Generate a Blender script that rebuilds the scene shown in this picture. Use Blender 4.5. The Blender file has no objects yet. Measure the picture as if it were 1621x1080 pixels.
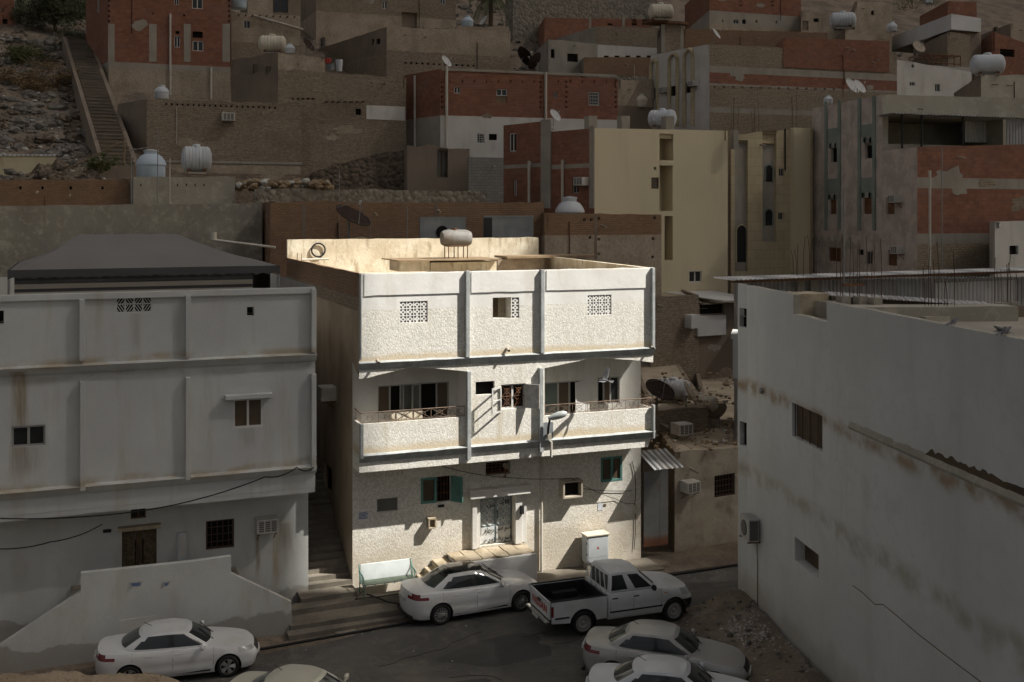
import bpy, math, random
from mathutils import Vector, Matrix, noise as mn
R = math.radians
rnd = random.Random(11)
S = bpy.context.scene
COL = S.collection

# ------------------------------------------------------------------ camera, world, sun, exposure
CX, HY, F, CAMZ = 810.5, 340.0, 1700.0, 13.2        # photo pixels (1621 x 1080), camera height in metres
cam_d = bpy.data.cameras.new('camera'); cam = bpy.data.objects.new('camera', cam_d); COL.objects.link(cam)
cam.location = (0, 0, CAMZ); cam.rotation_euler = (R(90), 0, 0)
cam_d.sensor_width = 36; cam_d.lens = F/1621*36; cam_d.shift_y = -(540-HY)/1621
cam_d.clip_start = 0.5; cam_d.clip_end = 5000
S.camera = cam
SUN = Vector((.869, -0.128, 1.0)).normalized()      # towards the sun
w = bpy.data.worlds.new("World"); S.world = w; w.use_nodes = True
sky = w.node_tree.nodes.new('ShaderNodeTexSky'); sky.sky_type = 'NISHITA'; sky.sun_disc = False
sky.sun_elevation = math.asin(SUN.z); sky.sun_rotation = math.atan2(SUN.x, SUN.y)
sky.dust_density = 4; sky.air_density = 1.0; sky.ozone_density = 0
bg = w.node_tree.nodes['Background']; bg.inputs[1].default_value = 0.15
w.node_tree.links.new(sky.outputs[0], bg.inputs[0])
sl = bpy.data.lights.new('sun', 'SUN'); sl.energy = 4.0; sl.angle = R(0.5); sl.color = (1, .955, .89)
so = bpy.data.objects.new('sun', sl); COL.objects.link(so); so.rotation_euler = SUN.to_track_quat('Z', 'Y').to_euler()
so.location = SUN*300
S.view_settings.view_transform = 'Standard'; S.view_settings.look = 'None'
S.view_settings.exposure = 1.15; S.view_settings.gamma = 1
DECK_T = 0.205                                       # light let through by each face of the added shade deck

# ------------------------------------------------------------------ materials
MATS = {}
def mat(name, col, col2=None, sc=.6, rough=.85, fine=.12, fsc=14, dirt=None, damt=.5, dmap=(1.6, .25), dlo=.5, dhi=.7,
        bump=.3, bsc=14, bdist=.02, brick=None, mortar=None, warp=.04, pebble=0, swirl=None, metal=0, coat=0, wave=None, spec=.3, lowdirt=None, bands=None, runs=None):
    m = bpy.data.materials.new(name); m.use_nodes = True; MATS[name] = m
    nt = m.node_tree; N = nt.nodes; L = nt.links
    bs = N['Principled BSDF']; bs.inputs['Roughness'].default_value = rough; bs.inputs['Metallic'].default_value = metal
    bs.inputs['Coat Weight'].default_value = coat; bs.inputs['Specular IOR Level'].default_value = spec
    tc = N.new('ShaderNodeTexCoord'); uv = tc.outputs['UV']; ob = tc.outputs['Object']
    def noise(vec, scale, det=4, rg=.55):
        n = N.new('ShaderNodeTexNoise'); n.inputs['Scale'].default_value = scale; n.inputs['Detail'].default_value = det
        n.inputs['Roughness'].default_value = rg; L.new(vec, n.inputs['Vector']); return n.outputs['Fac']
    def ramp(f, lo, hi, a=0., b=1.):
        n = N.new('ShaderNodeMapRange'); n.inputs[1].default_value = lo; n.inputs[2].default_value = hi
        n.inputs[3].default_value = a; n.inputs[4].default_value = b; n.interpolation_type = 'SMOOTHSTEP'; L.new(f, n.inputs[0]); return n.outputs[0]
    def mix(f, a, b, mode='MIX'):
        n = N.new('ShaderNodeMixRGB'); n.blend_type = mode
        for i, x in ((0, f), (1, a), (2, b)):
            if isinstance(x, (int, float)): n.inputs[i].default_value = x
            elif isinstance(x, tuple): n.inputs[i].default_value = (*x, 1)
            else: L.new(x, n.inputs[i])
        return n.outputs[0]
    def mapping(vec, s):
        n = N.new('ShaderNodeMapping'); n.inputs['Scale'].default_value = s; L.new(vec, n.inputs[0]); return n.outputs[0]
    def math_(op, a, b):
        n = N.new('ShaderNodeMath'); n.operation = op
        for i, x in ((0, a), (1, b)):
            if isinstance(x, (int, float)): n.inputs[i].default_value = x
            else: L.new(x, n.inputs[i])
        return n.outputs[0]
    c = col; h = None
    if brick:
        wv = uv
        if warp:
            nn = N.new('ShaderNodeTexNoise'); nn.inputs['Scale'].default_value = 3; L.new(uv, nn.inputs['Vector'])
            vm = N.new('ShaderNodeVectorMath'); vm.operation = 'MULTIPLY_ADD'; L.new(nn.outputs['Color'], vm.inputs[0])
            vm.inputs[1].default_value = (warp,)*3; L.new(uv, vm.inputs[2]); wv = vm.outputs[0]
        b = N.new('ShaderNodeTexBrick'); L.new(wv, b.inputs['Vector']); b.inputs['Scale'].default_value = 1
        b.inputs['Brick Width'].default_value = brick[0]; b.inputs['Row Height'].default_value = brick[1]
        b.inputs['Mortar Size'].default_value = brick[2]; b.inputs['Mortar Smooth'].default_value = .4; b.inputs['Bias'].default_value = -.1
        b.inputs['Color1'].default_value = (*col, 1); b.inputs['Color2'].default_value = (*(col2 or col), 1)
        b.inputs['Mortar'].default_value = (*(mortar or col), 1)
        c = b.outputs['Color']; h = math_('SUBTRACT', 1., b.outputs['Fac'])
        c = mix(ramp(noise(ob, sc), .35, .7, 0, .45), c, mix(1., c, (.72, .7, .66), 'MULTIPLY'))
    elif pebble:
        v = N.new('ShaderNodeTexVoronoi'); v.inputs['Scale'].default_value = pebble; L.new(ob, v.inputs['Vector'])
        sep = N.new('ShaderNodeSeparateColor'); L.new(v.outputs['Color'], sep.inputs[0])
        c = mix(ramp(sep.outputs[0], .25, .8), col, col2)
        c = mix(ramp(v.outputs['Distance'], .25, .75, 0, .45), c, tuple(x*.74 for x in col))
        h = math_('SUBTRACT', 1., v.outputs['Distance'])
    elif col2:
        c = mix(ramp(noise(ob, sc), .38, .64), col, col2)
    if swirl:
        nz = noise(ob, 1.1, 2); a = math_('ABSOLUTE', math_('SUBTRACT', nz, .5), 0)
        k = math_('MULTIPLY', ramp(a, 0, .05, .55, 0), ramp(noise(ob, 1.7, 4), .46, .62))
        k2 = ramp(noise(ob, .9, 6, .7), .5, .66, 0, .75)
        c = mix(math_('MAXIMUM', k, k2), c, swirl)
    if fine:
        c = mix(1., c, mix(noise(ob, fsc, 3), (1-2*fine,)*3, (1+fine,)*3), 'MULTIPLY')
    if dirt:
        f1 = ramp(noise(mapping(uv, (*dmap, 1)), 1., 5, .62), dlo, dhi, 0, damt)
        c = mix(f1, c, dirt)
    if lowdirt:      # splash and wear zone near the foot of the wall: colour, top height, strength
        sx = N.new('ShaderNodeSeparateXYZ'); L.new(ob, sx.inputs[0])
        zz = math_('ADD', math_('SUBTRACT', sx.outputs[2], lowdirt[4] if len(lowdirt) > 4 else 0.), math_('MULTIPLY', math_('SUBTRACT', noise(ob, .55, 5), .5), lowdirt[3] if len(lowdirt) > 3 else 2.))
        c = mix(ramp(zz, lowdirt[1]*.25, lowdirt[1], lowdirt[2], 0), c, lowdirt[0])
    for (bz, bh, bc, bk) in (bands or ()):      # stains that follow a floor line: height, half width, colour, strength
        sx = N.new('ShaderNodeSeparateXYZ'); L.new(ob, sx.inputs[0])
        dz = math_('ABSOLUTE', math_('SUBTRACT', math_('ADD', sx.outputs[2], math_('MULTIPLY', math_('SUBTRACT', noise(ob, .5, 5), .5), bh*2.5)), bz), 0)
        c = mix(math_('MULTIPLY', ramp(dz, 0, bh, bk, 0), ramp(noise(ob, 1.1, 4), .35, .6)), c, bc)
    for (x0, hw, zt, zb, rc, rk) in (runs or ()):      # rust and water runs down the wall: centre, half width, top, foot, colour, strength
        sx = N.new('ShaderNodeSeparateXYZ'); L.new(ob, sx.inputs[0])
        wob = math_('MULTIPLY', math_('SUBTRACT', noise(mapping(ob, (2.5, 1, .5)), 1., 4), .5), hw*1.6)
        fx = ramp(math_('ABSOLUTE', math_('SUBTRACT', math_('ADD', sx.outputs[0], wob), x0), 0), hw*.2, hw, rk, 0)
        fz = math_('MULTIPLY', ramp(sx.outputs[2], zb, zb+(zt-zb)*.5, 0, 1), ramp(sx.outputs[2], zt-.03, zt+.03, 1, 0))
        c = mix(math_('MULTIPLY', math_('MULTIPLY', fx, fz), ramp(noise(mapping(ob, (9, 1, .7)), 1., 4), .3, .6, .35, 1)), c, rc)
    if wave:         # corrugation across u
        wn = N.new('ShaderNodeTexWave'); wn.inputs['Scale'].default_value = wave; wn.inputs['Distortion'].default_value = 0
        L.new(uv, wn.inputs['Vector']); h = wn.outputs['Fac']
    if isinstance(c, tuple): bs.inputs['Base Color'].default_value = (*c, 1)
    else: L.new(c, bs.inputs['Base Color'])
    if bump:
        hn = noise(ob, bsc, 4, .6)
        hh = hn if h is None else math_('ADD', math_('MULTIPLY', h, 1.), math_('MULTIPLY', hn, .5))
        bp = N.new('ShaderNodeBump'); bp.inputs['Strength'].default_value = bump; bp.inputs['Distance'].default_value = bdist
        L.new(hh, bp.inputs['Height']); L.new(bp.outputs[0], bs.inputs['Normal'])
    return m

M_ = mat
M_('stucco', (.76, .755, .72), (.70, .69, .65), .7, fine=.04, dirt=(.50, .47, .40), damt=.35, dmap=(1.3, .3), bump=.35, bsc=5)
M_('oyster', (.71, .69, .62), (.85, .83, .76), pebble=17, fine=.07, dirt=(.50, .44, .33), damt=.5, dmap=(2.2, .22), bump=.3, bsc=14, bdist=.02)
M_('oyster_low', (.66, .63, .55), (.82, .79, .70), pebble=17, fine=.08, dirt=(.78, .76, .70), damt=.75, dmap=(.5, .6), dlo=.53, dhi=.60, bump=.32, bsc=14, bdist=.02, lowdirt=((.36, .285, .185), 2.2, .5, 2.8))
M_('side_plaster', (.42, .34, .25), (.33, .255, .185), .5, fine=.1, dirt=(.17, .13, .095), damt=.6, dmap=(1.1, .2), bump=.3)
M_('trim_grey', (.41, .43, .425), (.32, .335, .33), 3., fine=.12, bump=.35, bsc=20)
M_('balcony_plaster', (.66, .645, .60), (.58, .56, .51), .9, fine=.07, dirt=(.42, .38, .30), damt=.5, bump=.2)
M_('roof_wall', (.72, .65, .50), (.58, .50, .36), .8, fine=.12, dirt=(.30, .24, .15), damt=.75, dmap=(2.8, .7), bump=.6, bsc=6, swirl=(.80, .75, .62))
M_('sand_roof', (.47, .40, .295), (.38, .315, .225), .8, fine=.16, dirt=(.25, .20, .14), damt=.5, dmap=(.8, .8), bump=.5, bsc=8)
def left_paint(z2, z3, runs): M_('left_paint', (.57, .58, .55), (.505, .51, .495), .3, fine=.04, dirt=(.36, .315, .24), damt=.6, dmap=(1.0, .12), dlo=.5, dhi=.75, bump=.35, bsc=4, bands=[(z3+.1, .22, (.36, .29, .19), .8), (z2+.1, .25, (.36, .29, .19), .8), (z3-.35, .25, (.30, .27, .22), .5)], runs=runs)
def left_low(runs): M_('left_low', (.56, .568, .535), (.49, .49, .465), .4, fine=.05, dirt=(.38, .34, .27), damt=.4, dmap=(1., .3), bump=.3, bsc=5, lowdirt=((.22, .195, .16), .12, .6, 1.6), runs=runs)
def right_paint(z1, z2): M_('right_paint', (.55, .555, .535), (.49, .495, .475), .25, fine=.03, dirt=(.40, .38, .345), damt=.35, dmap=(.9, .1), bump=.35, bsc=3, swirl=(.475, .47, .45), lowdirt=((.33, .29, .23), 1.2, .55, 2.5), bands=[(z1, .5, (.30, .26, .18), .7), (z2, .35, (.27, .19, .11), .9)])
M_('mud_brick', (.40, .325, .235), (.31, .25, .18), .3, brick=(.34, .135, .02), mortar=(.27, .22, .165), warp=.22, fine=.28, fsc=4.5, bump=1., bdist=.1, dirt=(.24, .19, .14), damt=.4, dmap=(.25, .3))
M_('mud_plaster', (.42, .345, .26), (.32, .26, .19), .5, fine=.24, fsc=5, bump=.7, bsc=5, bdist=.06, dirt=(.23, .185, .135), damt=.5, dmap=(.9, .25))
M_('dark_shaded_mud', (.245, .195, .145), (.20, .16, .12), .3, fine=.12, bump=.5, bsc=5, dirt=(.14, .11, .08), damt=.5)  # dark mud; on shaded house sides the shade is put into this colour
M_('brown_brick', (.325, .195, .115), (.255, .15, .09), .4, brick=(.3, .115, .02), mortar=(.22, .155, .10), warp=.08, fine=.14, fsc=9, bump=.8, bdist=.05, dirt=(.21, .15, .10), damt=.4, dmap=(.5, .5))
M_('red_brick', (.30, .130, .078), (.225, .098, .06), .35, brick=(.45, .22, .02), mortar=(.20, .115, .085), warp=.03, fine=.18, fsc=3, bump=.6, bdist=.03, dirt=(.21, .125, .095), damt=.55, dmap=(.35, .5))
M_('herringbone', (.41, .335, .235), (.335, .27, .185), .3, brick=(.36, .13, .03), mortar=(.285, .235, .17), warp=.3, fine=.26, fsc=5, bump=.9, bdist=.05)
M_('cement', (.345, .315, .26), (.285, .26, .215), .5, fine=.1, bump=.4, bsc=6, dirt=(.2, .18, .15), damt=.5)
M_('swirl_cement', (.285, .265, .215), (.235, .215, .175), .3, fine=.1, bump=.4, bsc=5, swirl=(.46, .42, .33), dirt=(.22, .18, .13), damt=.5, dmap=(1.5, .2))
M_('rubble_stone', (.29, .26, .205), (.19, .17, .135), pebble=3.2, fine=.2, fsc=6, bump=1., bdist=.12, bsc=5)
M_('dark_rubble', (.20, .155, .11), (.10, .078, .058), pebble=3.4, fine=.2, fsc=6, bump=1., bdist=.15, bsc=5)
M_('white_plaster', (.60, .58, .53), (.53, .51, .46), .4, fine=.06, dirt=(.34, .31, .26), damt=.45, dmap=(1., .25), bump=.3)
M_('cream_paint', (.62, .545, .37), (.585, .515, .35), .2, fine=.02, dirt=(.48, .42, .29), damt=.3, dmap=(1., .1), bump=.15)
M_('cream_tile', (.56, .475, .31), (.50, .42, .27), .3, brick=(.8, .62, .025), mortar=(.44, .365, .235), warp=0, fine=.1, bump=.2, dirt=(.33, .27, .17), damt=.5, dmap=(.8, .15))
M_('pink_plaster', (.56, .475, .41), (.43, .365, .315), 1.1, fine=.12, fsc=5, bump=.6, bsc=4, bdist=.05, dirt=(.27, .23, .20), damt=.4)
M_('green_trim', (.255, .29, .255), (.215, .25, .22), .8, fine=.1)
M_('grey_plaster', (.36, .335, .275), (.30, .28, .23), .35, fine=.1, bump=.4, bsc=5, swirl=(.45, .42, .35))
M_('poor_plaster', (.43, .38, .30), (.345, .30, .235), .8, fine=.12, bump=.5, bsc=7, swirl=(.50, .46, .38), dirt=(.19, .155, .115), damt=.7, dmap=(.8, .7), lowdirt=((.17, .13, .095), 1.1, .8, 1.8))
M_('block_wall', (.30, .29, .26), (.25, .24, .215), .4, brick=(.45, .22, .02), mortar=(.2, .19, .17), fine=.1, bump=.4)
M_('asphalt', (.080, .077, .071), (.115, .110, .10), .3, rough=.9, fine=.25, fsc=30, swirl=(.15, .135, .11), dirt=(.17, .15, .12), damt=.6, dmap=(.25, .5), bump=.35, bsc=40, bdist=.008)
M_('asphalt_new', (.058, .056, .052), (.075, .072, .067), .6, rough=.9, fine=.25, fsc=30, bump=.35, bsc=40, bdist=.008)
M_('asphalt_old', (.105, .10, .09), (.14, .13, .115), .6, rough=.9, fine=.28, fsc=30, dirt=(.19, .165, .13), damt=.6, dmap=(.6, .9), bump=.4, bsc=40, bdist=.008)
M_('dirt_ground', (.215, .17, .125), (.145, .115, .085), .45, rough=.95, fine=.3, fsc=9, dirt=(.32, .28, .225), damt=.5, dmap=(.5, .5), bump=.9, bsc=9, bdist=.06)
M_('hill_dirt', (.26, .205, .15), (.165, .13, .095), .3, rough=.95, fine=.3, fsc=3, dirt=(.12, .105, .085), damt=.7, dmap=(.35, .35), bump=1., bsc=3, bdist=.25)
M_('hill_stone', (.21, .19, .16), (.12, .11, .095), .6, fine=.25, fsc=4, bump=.8, bsc=5, bdist=.08)
M_('soil_heap', (.40, .315, .215), (.33, .255, .17), .9, fine=.25, fsc=12, bump=.9, bsc=10, bdist=.05)
M_('step_stone', (.215, .19, .15), (.14, .122, .097), .9, fine=.18, bump=.5, bsc=8, dirt=(.13, .115, .095), damt=.6, dmap=(.6, .6))
M_('platform_stone', (.47, .40, .29), (.33, .27, .185), 1.8, fine=.2, bump=.7, bsc=6, dirt=(.22, .165, .10), damt=.6, dmap=(.9, .9))
M_('dark', (.012, .011, .010), rough=.9, fine=0, bump=0, spec=.1)
M_('glass_dark', (.022, .024, .025), rough=.12, fine=0, bump=0, spec=.5)
M_('glass_brown', (.115, .085, .055), (.085, .062, .042), 1.2, rough=.3, fine=.05, bump=0)
M_('glass_grey', (.17, .165, .145), (.13, .125, .11), 1.2, rough=.3, fine=.05, bump=0)
M_('glass_teal', (.115, .14, .125), (.09, .11, .10), 1., rough=.22, fine=.05, bump=0)
M_('alu', (.36, .355, .335), rough=.5, fine=.08, bump=0, metal=.3)
M_('alu_brown', (.20, .175, .145), rough=.5, fine=.08, bump=0)
M_('white_frame', (.62, .61, .58), rough=.6, fine=.08, bump=0)
M_('teal_paint', (.12, .27, .24), (.09, .215, .19), 3., rough=.6, fine=.12, bump=.1)
M_('green_paint', (.095, .215, .18), (.07, .165, .14), 3., rough=.6, fine=.12, bump=.1)
M_('grey_wood', (.52, .515, .49), (.40, .39, .37), 3., fine=.15, bump=.3)
M_('brown_wood', (.105, .07, .04), (.075, .05, .03), 2., fine=.15, bump=.3)
M_('ornate_door', (.13, .10, .055), (.07, .052, .03), 9., fine=.2, bump=.4, bsc=18)
M_('rail_iron', (.25, .185, .135), (.16, .11, .08), 5., fine=.2, bump=.2, rough=.8)
M_('rust', (.185, .085, .04), (.11, .055, .03), 4., fine=.2, bump=.3, rough=.8)
M_('rod_rust', (.10, .06, .045), rough=.8, fine=.1, bump=0)
M_('door_grey', (.30, .36, .37), (.24, .295, .305), 2., fine=.1, bump=.1, rough=.5)
M_('door_light', (.62, .63, .61), (.52, .53, .51), 2., fine=.1, bump=.1, rough=.5)
M_('ink', (.012, .012, .012), rough=.6, fine=0, bump=0)
M_('ink_blue', (.12, .16, .30), rough=.7, fine=0, bump=0)
M_('ink_red', (.38, .06, .035), rough=.5, fine=0, bump=0)
M_('paper', (.50, .53, .60), (.6, .6, .6), 5., fine=.1, bump=0)
M_('cabinet', (.50, .53, .54), (.45, .48, .49), 1.5, rough=.5, fine=.03, bump=.05)
M_('tank_white', (.52, .545, .57), (.45, .465, .48), 1., rough=.5, fine=.05, bump=.05, dirt=(.42, .40, .36), damt=.3)
M_('tank_blue', (.45, .53, .60), (.38, .46, .52), 1., rough=.5, fine=.05, bump=.05, dirt=(.38, .38, .36), damt=.3)
M_('tank_cream', (.60, .55, .44), (.5, .45, .36), 1., rough=.55, fine=.08, bump=.05)
M_('tank_metal', (.22, .215, .20), (.15, .145, .13), 2., rough=.6, fine=.1, bump=.1, dirt=(.25, .15, .08), damt=.4)
M_('dish_dark', (.05, .035, .028), (.035, .026, .021), 3., rough=.95, spec=.1, fine=.1, bump=0)
M_('dish_tan', (.36, .30, .22), (.27, .22, .16), 3., rough=.6, fine=.1, bump=0)
M_('dish_pale', (.50, .50, .48), rough=.5, fine=.1, bump=0)
M_('ac_case', (.58, .56, .51), (.5, .48, .43), 3., rough=.6, fine=.08, bump=.05, dirt=(.35, .27, .18), damt=.4)
M_('ac_grille', (.11, .105, .095), rough=.6, fine=.1, bump=0)
M_('steel_panel', (.17, .19, .20), (.22, .24, .25), 1., rough=.5, fine=.1, bump=.1, dirt=(.3, .28, .25), damt=.4)
M_('sheet_white', (.60, .60, .58), (.52, .52, .50), .8, rough=.6, fine=.05, bump=.9, wave=1.2, bdist=.1, dirt=(.35, .31, .26), damt=.4, dmap=(.7, .2))
M_('sheet_grey', (.36, .365, .36), (.29, .29, .285), .8, rough=.6, fine=.08, bump=.9, wave=1.3, bdist=.1, dirt=(.2, .15, .1), damt=.5)
M_('sheet_flat', (.60, .60, .58), (.55, .55, .53), .4, rough=.6, fine=.05, bump=.1)
M_('sheet_cream', (.52, .46, .31), (.47, .41, .27), .5, rough=.6, fine=.08, bump=.1, dirt=(.33, .24, .13), damt=.5, dmap=(1.5, .3))
M_('gate_metal', (.30, .31, .305), (.24, .245, .24), .9, rough=.6, fine=.1, bump=.15, dirt=(.24, .12, .06), damt=.6, dmap=(1., .6), lowdirt=((.22, .075, .03), .5, .85, .8))
M_('canvas', (.175, .168, .158), (.155, .149, .14), .4, rough=.9, fine=.05, bump=.15)
M_('canvas_dark', (.075, .074, .072), rough=.9, fine=.05, bump=.1)
M_('canvas_stripe', (.37, .335, .28), rough=.9, fine=.08, bump=.1)
M_('black_rubber', (.02, .02, .02), rough=.75, fine=.1, bump=.1)
M_('cable_black', (.018, .018, .018), rough=.7, fine=0, bump=0)
M_('pvc', (.55, .52, .45), (.47, .44, .37), 1., rough=.6, fine=.08, bump=0)
M_('pole_grey', (.25, .25, .24), rough=.5, fine=.08, bump=0, metal=.2)
M_('tyre', (.022, .022, .022), rough=.8, fine=.1, bump=.1)
M_('rim', (.42, .42, .41), rough=.35, fine=.05, bump=0, metal=.7)
M_('car_white', (.60, .605, .60), rough=.28, fine=.02, fsc=3, bump=0, coat=.5, dirt=(.46, .43, .37), damt=.4, dmap=(.9, .9))
M_('car_white_old', (.62, .635, .64), (.57, .585, .59), .8, rough=.4, fine=.05, bump=0, coat=.2, dirt=(.42, .38, .32), damt=.35, dmap=(.8, .8))
M_('car_silver', (.40, .395, .375), (.37, .365, .345), .8, rough=.38, fine=.03, bump=0, metal=.35, coat=.3, dirt=(.36, .32, .26), damt=.4, dmap=(.8, .8))
M_('car_champagne', (.56, .54, .44), rough=.35, fine=.03, bump=0, metal=.15, coat=.4)
M_('car_glass', (.018, .022, .022), rough=.08, fine=0, bump=0, spec=.6)
M_('car_glass_rear', (.05, .06, .055), rough=.1, fine=0, bump=0, spec=.6)
M_('roof_glass', (.012, .012, .012), rough=.06, fine=0, bump=0, spec=.6)
M_('plastic_black', (.018, .018, .019), rough=.55, fine=.05, bump=0)
M_('tail_red', (.15, .012, .012), rough=.15, fine=0, bump=0, coat=.5)
M_('lamp_clear', (.40, .41, .40), rough=.12, fine=0, bump=0, coat=.5, metal=.2)
M_('lamp_amber', (.55, .2, .03), rough=.2, fine=0, bump=0)
M_('chrome', (.6, .6, .6), rough=.15, fine=0, bump=0, metal=1)
M_('plate', (.55, .56, .52), rough=.5, fine=.05, bump=0)
M_('leaf_green', (.105, .115, .055), (.07, .08, .04), 1.5, rough=.7, fine=.2, bump=0)
M_('leaf_dry', (.20, .135, .065), (.14, .095, .045), 1.5, rough=.8, fine=.2, bump=0)
M_('leaf_weed', (.10, .11, .04), (.075, .085, .03), 1.5, rough=.8, fine=.2, bump=0)
M_('bark', (.12, .085, .055), (.08, .058, .04), 3., fine=.2, bump=.5)
M_('plumage', (.17, .17, .175), (.10, .10, .105), 6., fine=.1, bump=0)
M_('plumage_pale', (.42, .42, .42), rough=.8, fine=.1, bump=0)
M_('lamp_shell', (.45, .48, .47), rough=.4, fine=.05, bump=0, metal=.2)
M_('red_cloth', (.42, .06, .045), rough=.8, fine=.1, bump=0)
M_('bench_white', (.60, .64, .63), (.52, .56, .55), 2., rough=.5, fine=.05, bump=.05)
M_('bench_green', (.16, .20, .15), (.12, .15, .11), 2., rough=.6, fine=.1, bump=.05)
M_('timber', (.30, .22, .135), (.22, .155, .09), 2., fine=.2, bump=.3)
M_('litter_pale', (.50, .49, .45), (.35, .34, .31), 3., fine=.2, bump=0)

# ------------------------------------------------------------------ mesh builder
class MB:
    def __init__(s): s.v = []; s.f = []; s.m = []; s.sm = []
    def add(s, vs, fs, m=0, sm=False):
        o = len(s.v); s.v += [tuple(v) for v in vs]
        for f in fs: s.f.append(tuple(i+o for i in f)); s.m.append(m); s.sm.append(sm)
    def hexa(s, p, m=0):       # p: 8 points, bottom ccw then top ccw
        s.add(p, [(3, 2, 1, 0), (4, 5, 6, 7), (0, 1, 5, 4), (1, 2, 6, 5), (2, 3, 7, 6), (3, 0, 4, 7)], m)
    def box(s, x0, x1, y0, y1, z0, z1, m=0):
        s.hexa([(x0, y0, z0), (x1, y0, z0), (x1, y1, z0), (x0, y1, z0), (x0, y0, z1), (x1, y0, z1), (x1, y1, z1), (x0, y1, z1)], m)
    def quad(s, a, b, c, d, m=0): s.add([a, b, c, d], [(0, 1, 2, 3)], m)
    def cyl(s, p, q, r, r2=None, n=8, m=0, cap=True, sm=True):
        p = Vector(p); q = Vector(q); r2 = r if r2 is None else r2
        ax = (q-p); ax = ax.normalized() if ax.length > 1e-6 else Vector((0, 0, 1))
        u = ax.orthogonal().normalized(); v = ax.cross(u); vs = []
        for c, rr in ((p, r), (q, r2)):
            for i in range(n): a = 2*math.pi*i/n; vs.append(c+u*math.cos(a)*rr+v*math.sin(a)*rr)
        s.add(vs, [(i, (i+1) % n, n+(i+1) % n, n+i) for i in range(n)], m, sm)
        if cap: s.add(vs, [tuple(range(n-1, -1, -1)), tuple(range(n, 2*n))], m)
    def tube(s, pts, r, n=5, m=0):
        pts = [Vector(p) for p in pts]; vs = []; k = len(pts)
        for i, p in enumerate(pts):
            ax = (pts[min(i+1, k-1)]-pts[max(i-1, 0)]).normalized()
            u = ax.cross(Vector((.13, .21, 1))).normalized(); v = ax.cross(u)
            for j in range(n): a = 2*math.pi*j/n; vs.append(p+u*math.cos(a)*r+v*math.sin(a)*r)
        s.add(vs, [(i*n+j, i*n+(j+1) % n, (i+1)*n+(j+1) % n, (i+1)*n+j) for i in range(k-1) for j in range(n)], m, True)
        s.add(vs, [tuple(range(n-1, -1, -1)), tuple(range((k-1)*n, k*n))], m)
    def lathe(s, prof, n=20, M=None, m=0, sm=True):
        vs = []; M = M or Matrix()
        for r, z in prof:
            for i in range(n): a = 2*math.pi*i/n; vs.append(M @ Vector((r*math.cos(a), r*math.sin(a), z)))
        k = len(prof)
        s.add(vs, [(i*n+j, i*n+(j+1) % n, (i+1)*n+(j+1) % n, (i+1)*n+j) for i in range(k-1) for j in range(n)], m, sm)
        s.add(vs, [tuple(range(n-1, -1, -1)), tuple(range((k-1)*n, k*n))], m)
    def prism(s, poly, fn, a, b, m=0):   # poly in (s,z); fn(s,z,d) -> point; extruded from depth a (front) to b (back)
        k = len(poly); vs = [fn(x, z, a) for x, z in poly]+[fn(x, z, b) for x, z in poly]
        s.add(vs, [tuple(range(k)), tuple(range(2*k-1, k-1, -1))]+[(i, i+k, (i+1) % k+k, (i+1) % k) for i in range(k)], m)
    def grid(s, fn, nu, nv, m=0, sm=True):
        vs = [fn(i/nu, j/nv) for j in range(nv+1) for i in range(nu+1)]; W = nu+1
        s.add(vs, [(j*W+i, j*W+i+1, (j+1)*W+i+1, (j+1)*W+i) for j in range(nv) for i in range(nu)], m, sm)
    def mesh(s, name, mats):
        me = bpy.data.meshes.new(name); me.from_pydata(s.v, [], s.f)
        for x in (mats if isinstance(mats, (list, tuple)) else [mats]): me.materials.append(MATS[x] if isinstance(x, str) else x)
        me.polygons.foreach_set('material_index', s.m); me.polygons.foreach_set('use_smooth', s.sm)
        uvl = me.uv_layers.new(name='UVMap'); d = uvl.data
        for p in me.polygons:
            n = p.normal; ax, ay, az = abs(n.x), abs(n.y), abs(n.z)
            for li in p.loop_indices:
                v = me.vertices[me.loops[li].vertex_index].co
                if az > max(ax, ay): d[li].uv = (v.x, v.y)
                elif ay >= ax: d[li].uv = (v.x, v.z)
                else: d[li].uv = (v.y, v.z)
        return me
    def build(s, name, mats, parent=None, bevel=0, sharp=None):
        o = bpy.data.objects.new(name, s.mesh(name, mats)); COL.objects.link(o)
        if parent: o.parent = parent
        if bevel:
            b = o.modifiers.new('edge', 'BEVEL'); b.width = bevel; b.segments = 2; b.limit_method = 'ANGLE'; b.angle_limit = R(50)
        if sharp: o.data.set_sharp_from_angle(angle=R(sharp))
        return o

def tag(o, label, cat, group=None, kind=None):
    if label: o['label'] = label
    if cat: o['category'] = cat
    if group: o['group'] = group
    if kind: o['kind'] = kind
    return o
def struct(o, kind='structure'): o['kind'] = kind; return o
def thing(name, label, cat, loc=(0, 0, 0), rz=0, group=None):
    o = bpy.data.objects.new(name, None); COL.objects.link(o); o.location = loc; o.rotation_euler = (0, 0, rz)
    o.empty_display_size = .2
    return tag(o, label, cat, group)
def copy_tree(o, parent=None):
    c = o.copy(); COL.objects.link(c); c.parent = parent
    for ch in list(o.children): copy_tree(ch, c)
    return c
PROTO = {}
def place(key, maker, label, cat, group, loc, rz=0, sc=1, tilt=None):
    if key not in PROTO: o = PROTO[key] = maker()
    else: o = copy_tree(PROTO[key])
    o.location = loc; o.rotation_euler = (tilt or 0, 0, rz)
    o.scale = (sc,)*3 if isinstance(sc, (int, float)) else sc
    tag(o, label, cat, group); return o

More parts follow.
